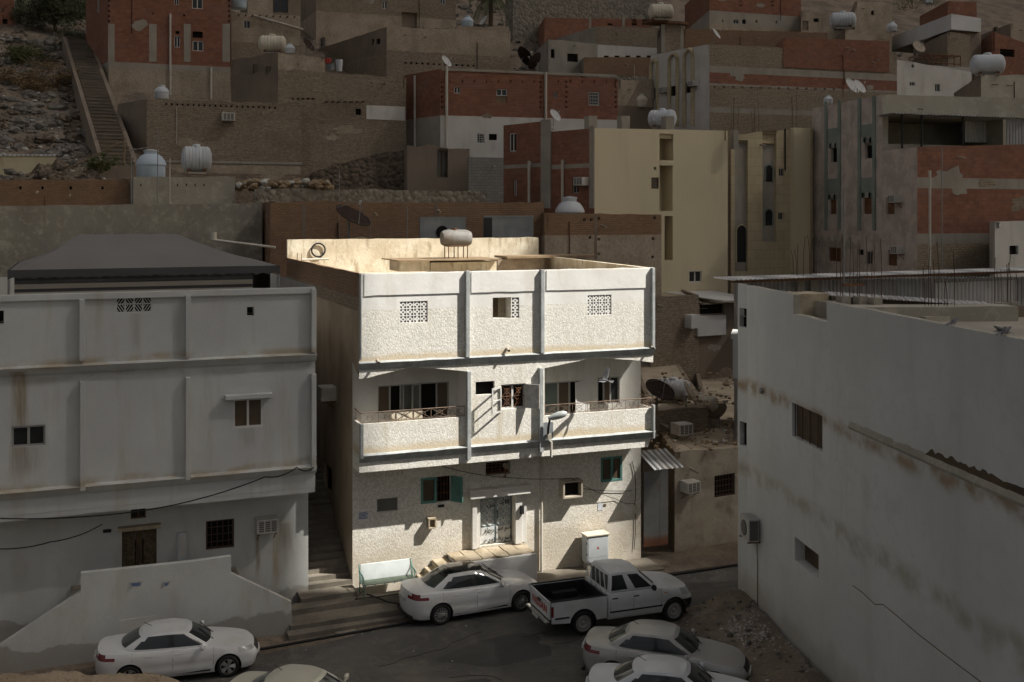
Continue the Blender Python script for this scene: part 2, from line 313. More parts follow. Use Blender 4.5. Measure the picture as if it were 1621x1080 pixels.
# ------------------------------------------------------------------ pixel -> place helpers
def ray(px, py): return Vector(((px-CX)/F, 1, -(py-HY)/F))
def at(px, py, Y): return Vector((0, 0, CAMZ))+ray(px, py)*Y
def atz(px, py, z): return at(px, py, (CAMZ-z)*F/(py-HY))
class Fr:      # a wall plane: origin, direction along the wall
    def __init__(s, X, Y, ang, z=0):
        s.o = Vector((X, Y, z)); s.ang = ang; s.u = Vector((math.cos(ang), math.sin(ang), 0)); s.n = Vector((-math.sin(ang), math.cos(ang), 0))
    def p(s, px, py, d=0):     # (along, height) where the pixel's ray meets the plane at inward depth d
        r = ray(px, py); c = Vector((0, 0, CAMZ)); o = s.o+s.n*d
        t = (o-c).dot(s.n)/r.dot(s.n); q = c+r*t-s.o; return q.dot(s.u), q.z
    def w(s, a, d, z): return s.o+s.u*a+s.n*d+Vector((0, 0, z))
    def rect(s, x0, y0, x1, y1, d=0):
        mx, my = (x0+x1)/2, (y0+y1)/2
        a, b = s.p(x0, my, d)[0], s.p(x1, my, d)[0]
        return min(a, b), s.p(mx, y1, d)[1], max(a, b), s.p(mx, y0, d)[1]

A = R(21.7)
MAIN = Fr((558-CX)/F*38.36, 38.36, A)
def terr(x, y):     # hill height from the depth behind the street facades
    d = (Vector((x, y, 0))-MAIN.o).dot(MAIN.n)
    P = [(-60, -.62), (1, -.62), (8, -.3), (14, .5), (20, 2.5), (24, 6.), (30, 10.5), (37, 15.2), (46, 18.6), (55, 22.5), (66, 28.2), (80, 33.5), (100, 42), (140, 62), (220, 110), (400, 160)]
    P2 = [(-60, -.62), (1, -.62), (8, -.3), (14, .5), (20, 2.5), (24, 5.), (30, 9.), (37, 13.2), (46, 14.4), (50, 17.5), (55, 21.8)]+P[10:]
    def ev(Q):
        for (a, za), (b, zb) in zip(Q, Q[1:]):
            if d <= b: return za+(zb-za)*max(0, (d-a)/(b-a))
        return Q[-1][1]
    k = max(0, min(1, (x+25)/4)); return ev(P)*(1-k)+ev(P2)*k

# ------------------------------------------------------------------ walls with real openings
def panel(mb, fn, s0, s1, z0, z1, holes=(), matf=None, ss=(), zs=(), top=None, rev=.16, rm=0, back=None):
    """fn(s,z,d) -> point, d inward. holes: (sa,za,sb,zb[,depth])"""
    holes = [h for h in holes if h[2] > h[0] and h[3] > h[1]]
    Sx = sorted(set([round(x, 4) for x in [s0, s1, *ss]+[h[0] for h in holes]+[h[2] for h in holes] if s0 <= x <= s1]))
    Zx = sorted(set([round(x, 4) for x in [z0, z1, *zs]+[h[1] for h in holes]+[h[3] for h in holes] if z0 <= x <= z1]))
    idx = {}; vs = []
    for j, z in enumerate(Zx):
        for i, s in enumerate(Sx):
            zz = z+(top(s) if top and j == len(Zx)-1 else 0); idx[i, j] = len(vs); vs.append(fn(s, zz, 0))
    for j in range(len(Zx)-1):
        for i in range(len(Sx)-1):
            c = ((Sx[i]+Sx[i+1])/2, (Zx[j]+Zx[j+1])/2)
            if any(h[0] < c[0] < h[2] and h[1] < c[1] < h[3] for h in holes): continue
            q = [vs[idx[i, j]], vs[idx[i+1, j]], vs[idx[i+1, j+1]], vs[idx[i, j+1]]]
            mb.add(q, [(0, 1, 2, 3)], matf(*c) if matf else 0)
    for h in holes:
        a, b, c, d = h[:4]; e = h[4] if len(h) > 4 else rev
        k = matf((a+c)/2, (b+d)/2) if matf else 0
        for (x0, y0, x1, y1) in ((a, b, c, b), (c, b, c, d), (c, d, a, d), (a, d, a, b)):
            mb.quad(fn(x0, y0, 0), fn(x0, y0, e), fn(x1, y1, e), fn(x1, y1, 0), k if rm is None else rm)

def window(parent, fn, a, b, c, d, kind, dep=.12, frame='alu', glass='glass_dark', name='window'):
    """a..c along, b..d up; built at inward depth dep"""
    if kind == 'hole':
        mb = MB(); mb.quad(fn(a, b, dep*1.6), fn(c, b, dep*1.6), fn(c, d, dep*1.6), fn(a, d, dep*1.6)); return mb.build('opening', 'dark', parent)
    if kind == 'board':
        mb = MB(); mb.quad(fn(a, b, dep), fn(c, b, dep), fn(c, d, dep), fn(a, d, dep)); return mb.build('board', glass, parent)
    W, H = c-a, d-b; t = min(.06, W*.09); mb = MB()
    def bar(x0, x1, z0, z1, e0=dep-.05, e1=dep+.01):
        mb.hexa([fn(x0, z0, e0), fn(x1, z0, e0), fn(x1, z0, e1), fn(x0, z0, e1), fn(x0, z1, e0), fn(x1, z1, e0), fn(x1, z1, e1), fn(x0, z1, e1)])
    bar(a, a+t, b, d); bar(c-t, c, b, d); bar(a+t, c-t, b, b+t); bar(a+t, c-t, d-t, d)
    if kind in ('two', 'four'): bar((a+c)/2-t*.6, (a+c)/2+t*.6, b+t, d-t, dep-.045, dep+.008)
    if kind == 'four':
        for (x0, x1) in ((a+t, (a+c)/2-t*.6), ((a+c)/2+t*.6, c-t)): bar(x0, x1, b+H*.62, b+H*.62+t, dep-.04, dep+.006)
    if kind == 'grille':
        n = max(3, int(W/.16))
        for i in range(1, n): x = a+W*i/n; bar(x-.012, x+.012, b+t, d-t, dep-.10, dep-.08)
        for j in (1, 2, 3): z = b+H*j/4; bar(a+t, c-t, z-.012, z+.012, dep-.076, dep-.06)
    o = mb.build(name, frame, parent)
    g = MB(); g.quad(fn(a+t*.5, b+t*.5, dep), fn(c-t*.5, b+t*.5, dep), fn(c-t*.5, d-t*.5, dep), fn(a+t*.5, d-t*.5, dep)); g.build('pane', glass, o)
    return o

HOUSES = []
class House: pass
def house(name, label, FL, FR, BL, front, side=None, wins=(), swins=(), bands=(), zb=None, par=.7, jit=.05, roof='sand_roof', group='houses on the hillside',
          cat='house', zs_extra=(), top2=None, parent=None, pname=None, th=.22, sbands=None, bh=None, cop=None):
    """FL, FR: (px, py_top, distance) of the front's top corners; BL: (px, distance) of the back-left corner"""
    side = side or front
    a0 = math.degrees(math.atan2(FR[2]-FL[2], (FR[0]-CX)/F*FR[2]-(FL[0]-CX)/F*FL[2]))
    if a0 < 16: t_ = math.tan(R(20)); FR = (FR[0], FR[1], FL[2]*(1-t_*(FL[0]-CX)/F)/(1-t_*(FR[0]-CX)/F))
    P0, P1 = at(*FL), at(*FR); Q = at(BL[0], HY, BL[1]); H = House(); H.fr = None
    d = P1-P0; W = math.hypot(d.x, d.y); ang = math.atan2(d.y, d.x)
    base = min(terr(P0.x, P0.y), terr(P1.x, P1.y), terr(Q.x, Q.y))-1.5 if zb is None else zb
    if parent is None:
        root = thing(name, label, cat, (P0.x, P0.y, base), ang, group)
    else: root = parent
    fr = Fr(P0.x, P0.y, ang, base); H.fr = fr; H.root = root; H.W = W
    dq = Vector((Q.x-P0.x, Q.y-P0.y, 0)); D = dq.length; bx, by = dq.dot(fr.u), dq.dot(fr.n); ex, ey = bx/D, by/D
    sf = Fr(P0.x, P0.y, math.atan2(dq.y, dq.x), base); H.sf = sf; H.D = D
    hz = P0.z-base; slope = (P1.z-P0.z)/W; ph = rnd.random()*50
    if parent is None: T = lambda v: v
    else:
        Mi = parent_inv(parent); Mw = Matrix.Translation(fr.o) @ Matrix.Rotation(ang, 4, 'Z'); X = Mi @ Mw; T = lambda v: tuple(X @ Vector(v))
    fn = lambda s, z, e: T((s, e, z))
    side_fn = lambda t, z, e: T((ex*t+ey*e, ey*t-ex*e, z))
    H.fn, H.sfn, H.hz = fn, side_fn, hz
    jt = lambda s: slope*s+jit*(mn.noise((s*.9+ph, ph, 0))*1.5+mn.noise((s*3.1, ph, 2))*1.1)
    jl = lambda t: jit*(mn.noise((ph-t*.9, 7, 0))*1.3) if t < D-.01 else 0
    H.top = jt; H.front_mat = front
    mats = [front, side, roof]+[b[1] for b in bands]+(['dark'])+([b[1] for b in sbands] if sbands else [])
    def mk(blist, frm, m0, off):
        lv = [(frm(py), i+off) for i, (py, _) in enumerate(blist)]
        def f(s, z):
            k = m0
            for zz, i in lv:
                if z < zz: k = i
            return k
        return f, [l[0] for l in lv]
    mf, zl = mk(bands, lambda py: fr.p(FL[0]+8, py)[1], 0, 3)
    if sbands is None: ms, zl2 = (mf if bands else (lambda s, z: 1)), zl
    else: ms, zl2 = mk(sbands, lambda py: fr.p(FL[0], py)[1], 1, 4+len(bands))
    if bands and sbands is None:
        ms = lambda s, z: (1 if mf(s, z) == 0 else mf(s, z))
    fh = []; todo = []
    for wn in wins:
        r = fr.rect(*wn[:4]); dep = wn[5].get('dep', .14) if len(wn) > 5 else .14
        fh.append((*r, dep)); todo.append((fn, r, wn))
    sh = []
    for wn in swins:
        r = sf.rect(*wn[:4]); dep = wn[5].get('dep', .14) if len(wn) > 5 else .14
        sh.append((*r, dep)); todo.append((side_fn, r, wn))
    H.holes = fh
    mb = MB(); n = max(3, int(W/.7)); sx = [W*i/n for i in range(n+1)]; nd = max(2, int(D/1.)); tx = [D*i/nd for i in range(nd+1)]
    panel(mb, fn, 0, W, 0, hz, fh, mf, sx, zl, jt, rm=None)
    panel(mb, side_fn, 0, D, 0, hz, sh, ms, tx, zl2, jl, rm=None)
    # back, right side, parapet top and inner faces, roof slab
    E = slope*W; C4 = [(0, 0), (W, 0), (W+bx, by), (bx, by)]; zc = [hz, hz+E, hz+E, hz]
    for i, j in ((1, 2), (2, 3)):
        (xa, ya), (xb, yb) = C4[i], C4[j]
        mb.quad(T((xa, ya, 0)), T((xb, yb, 0)), T((xb, yb, zc[j])), T((xa, ya, zc[i])), 1)
    inn = lambda s: T((s+(th if s < .01 else (-th if s > W-.01 else 0)), th, 0))
    def off(v, z): return (v[0], v[1], z) if parent is None else tuple(Vector(v)+Vector((0, 0, z)))
    for a, b in zip(sx, sx[1:]):
        za, zb_ = hz+jt(a), hz+jt(b); pa, pb = inn(a), inn(b)
        mb.quad(fn(a, za, 0), fn(b, zb_, 0), off(pb, zb_), off(pa, za), 0)
        mb.quad(off(pa, za), off(pb, zb_), off(pb, hz+min(0, E)-par), off(pa, hz+min(0, E)-par), 0)
    zr = hz+min(0, E)-par
    for (xa, ya), (xb, yb), z1, z2, sg in (((0, 0), (bx, by), hz, hz, 1), ((W, 0), (W+bx, by), hz+E, hz+E, -1), ((bx, by), (W+bx, by), hz, hz+E, 0)):
        vx, vy = xb-xa, yb-ya; l = math.hypot(vx, vy); nx, ny = ((vy/l, -vx/l) if sg >= 0 else (-vy/l, vx/l)); nx *= th; ny *= th
        if sg == 0: nx, ny = (vy/l*th, -vx/l*th)
        a1, b1 = (xa, ya), (xb, yb); a2, b2 = (xa+nx, ya+ny), (xb+nx, yb+ny)
        mb.quad(T((*a1, z1)), T((*b1, z2)), T((*b2, z2+.004)), T((*a2, z1+.004)), 1)
        mb.quad(T((*a2, z1+.004)), T((*b2, z2+.004)), T((*b2, zr)), T((*a2, zr)), 1)
    wall = mb.build(pname or 'wall', mats, root)
    rb = MB(); e = .02
    rb.quad(T((e, e, zr)), T((W-e, e, zr)), T((W+bx-e, by-e, zr)), T((bx+e, by-e, zr)), 0); rb.build('roof', roof, root if parent is None else wall)
    if cop:
        cb = MB()
        for a, b in zip(sx, sx[1:]):
            za, z2 = hz+jt(a)+.004, hz+jt(b)+.004
            cb.hexa([fn(a, za, -.06), fn(b, z2, -.06), fn(b, z2, th+.03), fn(a, za, th+.03), fn(a, za+.1, -.06), fn(b, z2+.1, -.06), fn(b, z2+.1, th+.03), fn(a, za+.1, th+.03)])
        cb.build('coping', cop, root)
    for f, r, wn in todo:
        o = wn[5] if len(wn) > 5 else {}
        window(root if parent is None else wall, f, r[0], r[1], r[2], r[3], wn[4], o.get('dep', .14)-.02, o.get('frame', 'alu'), o.get('glass', 'glass_dark'))
    HOUSES.append(H); return H
def parent_inv(o):
    return (Matrix.Translation(o.location) @ Matrix.Rotation(o.rotation_euler[2], 4, 'Z')).inverted()
def slab(H, x0, y0, x1, y1, out, m, name, inn=0., sidef=False):
    """a block standing proud of a house's front (or side): pixel rectangle"""
    f = H.sf if sidef else H.fr; fn = H.sfn if sidef else H.fn
    a, b, c, d = f.rect(x0, y0, x1, y1, -out*.5); mb = MB()
    mb.hexa([fn(a, b, -out), fn(c, b, -out), fn(c, b, inn), fn(a, b, inn), fn(a, d, -out), fn(c, d, -out), fn(c, d, inn), fn(a, d, inn)])
    return mb.build(name, m, H.root)
def pipe(H, px, y0, y1, r=.06, m='pvc', out=.1, sidef=False):
    f = H.sf if sidef else H.fr; fn = H.sfn if sidef else H.fn
    a, z1 = f.p(px, y0, -out); _, z0 = f.p(px, y1, -out); mb = MB(); mb.cyl(fn(a, z0, -out), fn(a, z1, -out), r)
    mb.cyl(fn(a, z1-.15, -out), fn(a, z1-.15, .05), r*1.1)
    return mb.build('drain_pipe', m, H.root)

# ------------------------------------------------------------------ main building dimensions
MP = MAIN.p
ZOV = MP(600, 746, -1)[1]; ZL2 = MP(575, 722, -1.1)[1]; ZBP = MP(640, 667, -1)[1]; ZL3 = MP(600, 574, -1.1)[1]; ZT = MP(567, 433, -1)[1]
WG = MP(1014.5, 800, 0)[0]; WU = MP(1036, 560, -1.1)[0]; DB = 13.5; BX = 12.9; ZR = ZT-.75; ZBK = 12.02

# ------------------------------------------------------------------ added unseen deck: dims the town, its hole shaped to light the white house
def shade_deck():
    zc = 84.0
    # outline of the deck's hole, fitted to the house, where its light meets the street plane, in the street's own frame (along, inward)
    outline = [(12.9, -.75), (9.1, 1.05), (3.9, 3.9), (4.1, 19), (-9.2, 19), (-8.5, 3.8), (-3.1, .95), (-2.6, .55), (.1, -.6)]
    lift = lambda a, b: MAIN.w(a, b, 0)+SUN*(zc/SUN.z)
    hull = [tuple(lift(a, b).xy) for a, b in outline]; cx, cy = lift(2.1, 2.65).xy
    ring = []
    for (a, b) in zip(hull, hull[1:]+hull[:1]):
        for k in range(10): t = k/10; ring.append((a[0]+(b[0]-a[0])*t, a[1]+(b[1]-a[1])*t))
    n = len(ring); mb = MB(); vs = []; rings = []
    radii = [1.0, 1.8, 3, 5, 9, 16, 30, 70, 180]
    for side in (0, 1):
        for k, rr in enumerate(radii):
            ids = []
            for (x, y) in ring:
                X, Y = cx+(x-cx)*rr, cy+(y-cy)*rr
                if k > 2:
                    a = math.atan2(y-cy, x-cx); l = 8*rr; m = min(1, (k-2)/4); X = X*(1-m)+(cx+l*math.cos(a))*m; Y = Y*(1-m)+(cy+l*math.sin(a))*m
                lump = 0 if k == 0 else 6*mn.noise((X/40, Y/40, side*9))*min(1, k/3)
                z = zc+lump
                if side: z += 14+(6*abs(mn.noise((X/25, Y/25, 4))) if k else 0)
                off = SUN*(14/SUN.z) if side else Vector((0, 0, 0))
                ids.append(len(vs)); vs.append((X+off.x, Y+off.y, z))
            rings.append(ids)
    fs = []; K = len(radii)
    for side in (0, 1):
        for k in range(K-1):
            a, b = rings[side*K+k], rings[side*K+k+1]
            for i in range(n): j = (i+1) % n; fs.append((a[i], b[i], b[j], a[j]) if side else (a[j], b[j], b[i], a[i]))
    for a, b in ((rings[0], rings[K]), (rings[K-1], rings[2*K-1])):
        for i in range(n): j = (i+1) % n; fs.append((a[i], a[j], b[j], b[i]))
    mb.add(vs, fs, 0, True)
    m = bpy.data.materials.new('shade_deck_skin'); m.use_nodes = True; MATS['shade_deck_skin'] = m; nt = m.node_tree; nt.nodes.clear()
    o = nt.nodes.new('ShaderNodeOutputMaterial'); mx = nt.nodes.new('ShaderNodeMixShader'); tr = nt.nodes.new('ShaderNodeBsdfTransparent'); df = nt.nodes.new('ShaderNodeBsdfDiffuse')
    df.inputs[0].default_value = (.8, .8, .8, 1); mx.inputs[0].default_value = 1-DECK_T
    tl = nt.nodes.new('ShaderNodeBsdfTranslucent'); tl.inputs[0].default_value = (.8, .8, .8, 1); m2 = nt.nodes.new('ShaderNodeMixShader'); m2.inputs[0].default_value = .07; nt.links.new(df.outputs[0], m2.inputs[1]); nt.links.new(tl.outputs[0], m2.inputs[2])
    nt.links.new(tr.outputs[0], mx.inputs[1]); nt.links.new(m2.outputs[0], mx.inputs[2]); nt.links.new(mx.outputs[0], o.inputs[0])
    struct(mb.build('shade_deck', 'shade_deck_skin'))
shade_deck()

# ------------------------------------------------------------------ ground
def ground():
    mb = MB(); x0, x1, y0, y1, st = -130, 150, 4, 330, 2.0
    nx, ny = int((x1-x0)/st), int((y1-y0)/st)
    def fn(u, v):
        x, y = x0+u*(x1-x0), y0+v*(y1-y0); z = terr(x, y); d = (Vector((x, y, 0))-MAIN.o).dot(MAIN.n)
        k = max(0, min(1, (d-22)/12)); z += k*(.9*mn.noise((x*.18, y*.18, 1))+.5*mn.noise((x*.5, y*.5, 5)))
        return (x, y, z)
    mb.grid(fn, nx, ny); struct(mb.build('terrain', 'hill_dirt'))
ground()
ZS = -.585
def sheet(name, m, poly, z):
    mb = MB(); mb.add([tuple(MAIN.w(s, d, z)) for s, d in poly], [tuple(range(len(poly)))]); return struct(mb.build(name, m))
sheet('road', 'asphalt', [(-40, -25), (60, -25), (60, -.55), (WG+.4, -1.55), (8.5, -1.65), (-.6, -2.9), (-4, -3.2), (-40, -3.2)], ZS)
def dirt():      # bumpy dirt verge beside the tall blank wall
    mb = MB(); A0, A1, B0, B1 = at(1176, 938, 37.7), at(1420, 1100, 26), atz(1068, 966, ZS), atz(905, 1130, ZS)
    A0.z = A1.z = ZS
    def fn(u, v):
        p = A0.lerp(A1, v); q = B0.lerp(B1, v); r = p.lerp(q, u*1.02)
        n = mn.noise((r.x*.9, r.y*.9, 3)); e = (1-u)
        z = ZS+.006+max(0, (min(1, e*1.25)**1.5*(.62+.14*n)+.06*mn.noise((r.x*3.3, r.y*3.3, 1))*min(1, e*4)))-(.02 if u > .97 else 0)
        r2 = r+Vector((.35*mn.noise((v*9, 3, 3))*u, .35*mn.noise((v*11, 8, 3))*u, 0))
        return (r2.x, r2.y, z)
    mb.grid(fn, 46, 60); struct(mb.build('dirt_verge', 'dirt_ground'))
    # loose rubble on the verge
    mb = MB()
    for k in range(420):
        u, v = rnd.random()**1.2*.95, rnd.random()*.9; x, y, z = fn(u, v); r = rnd.choice((.02, .03, .03, .05, .05, .08, .13))*rnd.uniform(.6, 1.2)
        rock(mb, (x, y, z+r*.2), r*.8, 1 if rnd.random() < .12 else 0)
    for k in range(260):
        v = rnd.gauss(.34, .07); u = abs(rnd.gauss(.22, .1)); x, y, z = fn(min(.9, u), max(0, min(.9, v))); rock(mb, (x, y, z+.01), rnd.uniform(.015, .05), 1)
    for k in range(420):     # grit swept along the kerb and the parked cars
        sx_ = rnd.uniform(-8, 16); p = MAIN.w(sx_, -2.05-max(0, (8-sx_)*.09)-abs(rnd.gauss(0, .35)), ZS+.01) if k % 3 else MAIN.w(sx_, rnd.uniform(-9, -3), ZS+.01); rock(mb, tuple(p), rnd.choice((.008, .012, .012, .02, .03)), 1 if rnd.random() < .3 else 0)
    o = mb.build('rubble', ['hill_stone', 'litter_pale']); struct(o, 'stuff')
PHI = (1+5**.5)/2
ICO = [Vector(v).normalized() for v in ((-1, PHI, 0), (1, PHI, 0), (-1, -PHI, 0), (1, -PHI, 0), (0, -1, PHI), (0, 1, PHI), (0, -1, -PHI), (0, 1, -PHI), (PHI, 0, -1), (PHI, 0, 1), (-PHI, 0, -1), (-PHI, 0, 1))]
ICF = [(0, 11, 5), (0, 5, 1), (0, 1, 7), (0, 7, 10), (0, 10, 11), (1, 5, 9), (5, 11, 4), (11, 10, 2), (10, 7, 6), (7, 1, 8), (3, 9, 4), (3, 4, 2), (3, 2, 6), (3, 6, 8), (3, 8, 9), (4, 9, 5), (2, 4, 11), (6, 2, 10), (8, 6, 7), (9, 8, 1)]
def rock(mb, c, r, m=0):
    sx, sy, sz, a = rnd.uniform(.8, 1.4), rnd.uniform(.7, 1.2), rnd.uniform(.5, .9), rnd.uniform(0, 6.3); ca, sa = math.cos(a), math.sin(a); ps = []
    for v in ICO:
        k = r*rnd.uniform(.75, 1.15); x, y = v.x*k*sx, v.y*k*sy; ps.append((c[0]+x*ca-y*sa, c[1]+x*sa+y*ca, c[2]+v.z*k*sz))
    mb.add(ps, ICF, m)
dirt()
def roadpatches():
    for k, (s0, d0, r, m, n) in enumerate(((3.5, -6.2, 1.5, 'asphalt_new', 'road_patch'), (-4.5, -5.4, 1.1, 'asphalt_old', 'road_patch'), (8.2, -4.1, 1.2, 'asphalt_old', 'road_patch'), (0.5, -8.2, 1.3, 'asphalt_new', 'road_patch'), (14.5, -3.2, 1.3, 'asphalt_old', 'road_patch'))):
        mb = MB(); pts = []
        for i in range(26):
            a = 2*math.pi*i/26; q = r*(.75+.5*mn.noise((math.cos(a)*1.3+k*7, math.sin(a)*1.3, k))); p = MAIN.w(s0+q*1.7*math.cos(a), d0+q*.8*math.sin(a), ZS+.004); pts.append(tuple(p))
        mb.add(pts, [tuple(range(26))]); struct(mb.build(n, m))
    mb = MB(); n = 90; vs = []          # dust drifted against the kerb
    for i in range(n+1):
        s_ = -6+24*i/n; d1 = -1.5-max(0, (8.5-s_))*.135 if s_ > -.6 else -2.9-.09*(-.6-s_); w_ = .35+.3*mn.noise((s_*.8, 2, 2))+.15*mn.noise((s_*3, 4, 4)); vs += [tuple(MAIN.w(s_, d1+.1, ZS+.0065)), tuple(MAIN.w(s_, d1-max(.06, w_), ZS+.0065))]
    mb.add(vs, [(2*i, 2*i+1, 2*i+3, 2*i+2) for i in range(n)]); struct(mb.build('road_dust', 'dirt_ground'))
    for k in range(5):                  # open cracks
        s_, d_ = rnd.uniform(-6, 9), rnd.uniform(-9, -4); pts = []; a = rnd.uniform(-.4, .4)
        for i in range(16): s_ += .28*math.cos(a); d_ += .28*math.sin(a); a += rnd.uniform(-.5, .5); pts.append(MAIN.w(s_, d_, ZS+.001))
        mb = MB(); mb.tube(pts, .011, 4); struct(mb.build('road_crack', 'black_rubber'))
roadpatches()
def steps():
    mb = MB(); M = lambda s, d, z: tuple(MAIN.w(s, d, z))
    def bl(s0, s1, d0, d1, z1, z0=-1.2, sk=0.):
        jz = rnd.uniform(-.012, .012)
        mb.hexa([M(s0, d0, z0), M(s1, d0+sk, z0), M(s1, d1, z0), M(s0, d1, z0), M(s0, d0, z1+jz), M(s1, d0+sk, z1-jz), M(s1, d1, z1-jz), M(s0, d1, z1+jz)])
    bl(-2.75, 3.6, -2.75, -2.3, -.46, sk=.35); bl(-2.6, 3.4, -2.3, -1.3, -.33, sk=.3); bl(-2.4, 1.9, -1.38, -.75, -.15, sk=.3); bl(-1.98, -.02, -.8, 0, .0)
    z = 0.; d = 0.
    while d < 13: z += .165; bl(-1.62+.05, -.02, d, d+.32, z, z-1.6); d += .31
    bl(3.3, 8.6, -1.6, -.012, -.42); bl(8.55, WG+.25, -1.45, -.012, -.44)
    struct(mb.build('steps', 'step_stone'))
    mb = MB()
    for a, b, c, dd, zz in ((8.4, WG+.1, -1.9, -1.5, -.50), (WG+.1, 24, -1.75, 2.2, -.52)):
        mb.box(a, b, c, dd, -1, zz)
    o = mb.build('pavement', 'dirt_ground'); o.location = MAIN.o; o.rotation_euler[2] = A; struct(o)
steps()
mh = atz(546, 998, ZS); mb = MB(); mb.lathe([(.0, .012), (.30, .012), (.31, .004), (.36, .010), (.37, 0)][::-1], 28)
o = mb.build('manhole_cover', 'rubble_stone'); o.location = (mh.x, mh.y, ZS+.006); tag(o, 'round iron manhole cover set in the dark road', 'manhole cover')

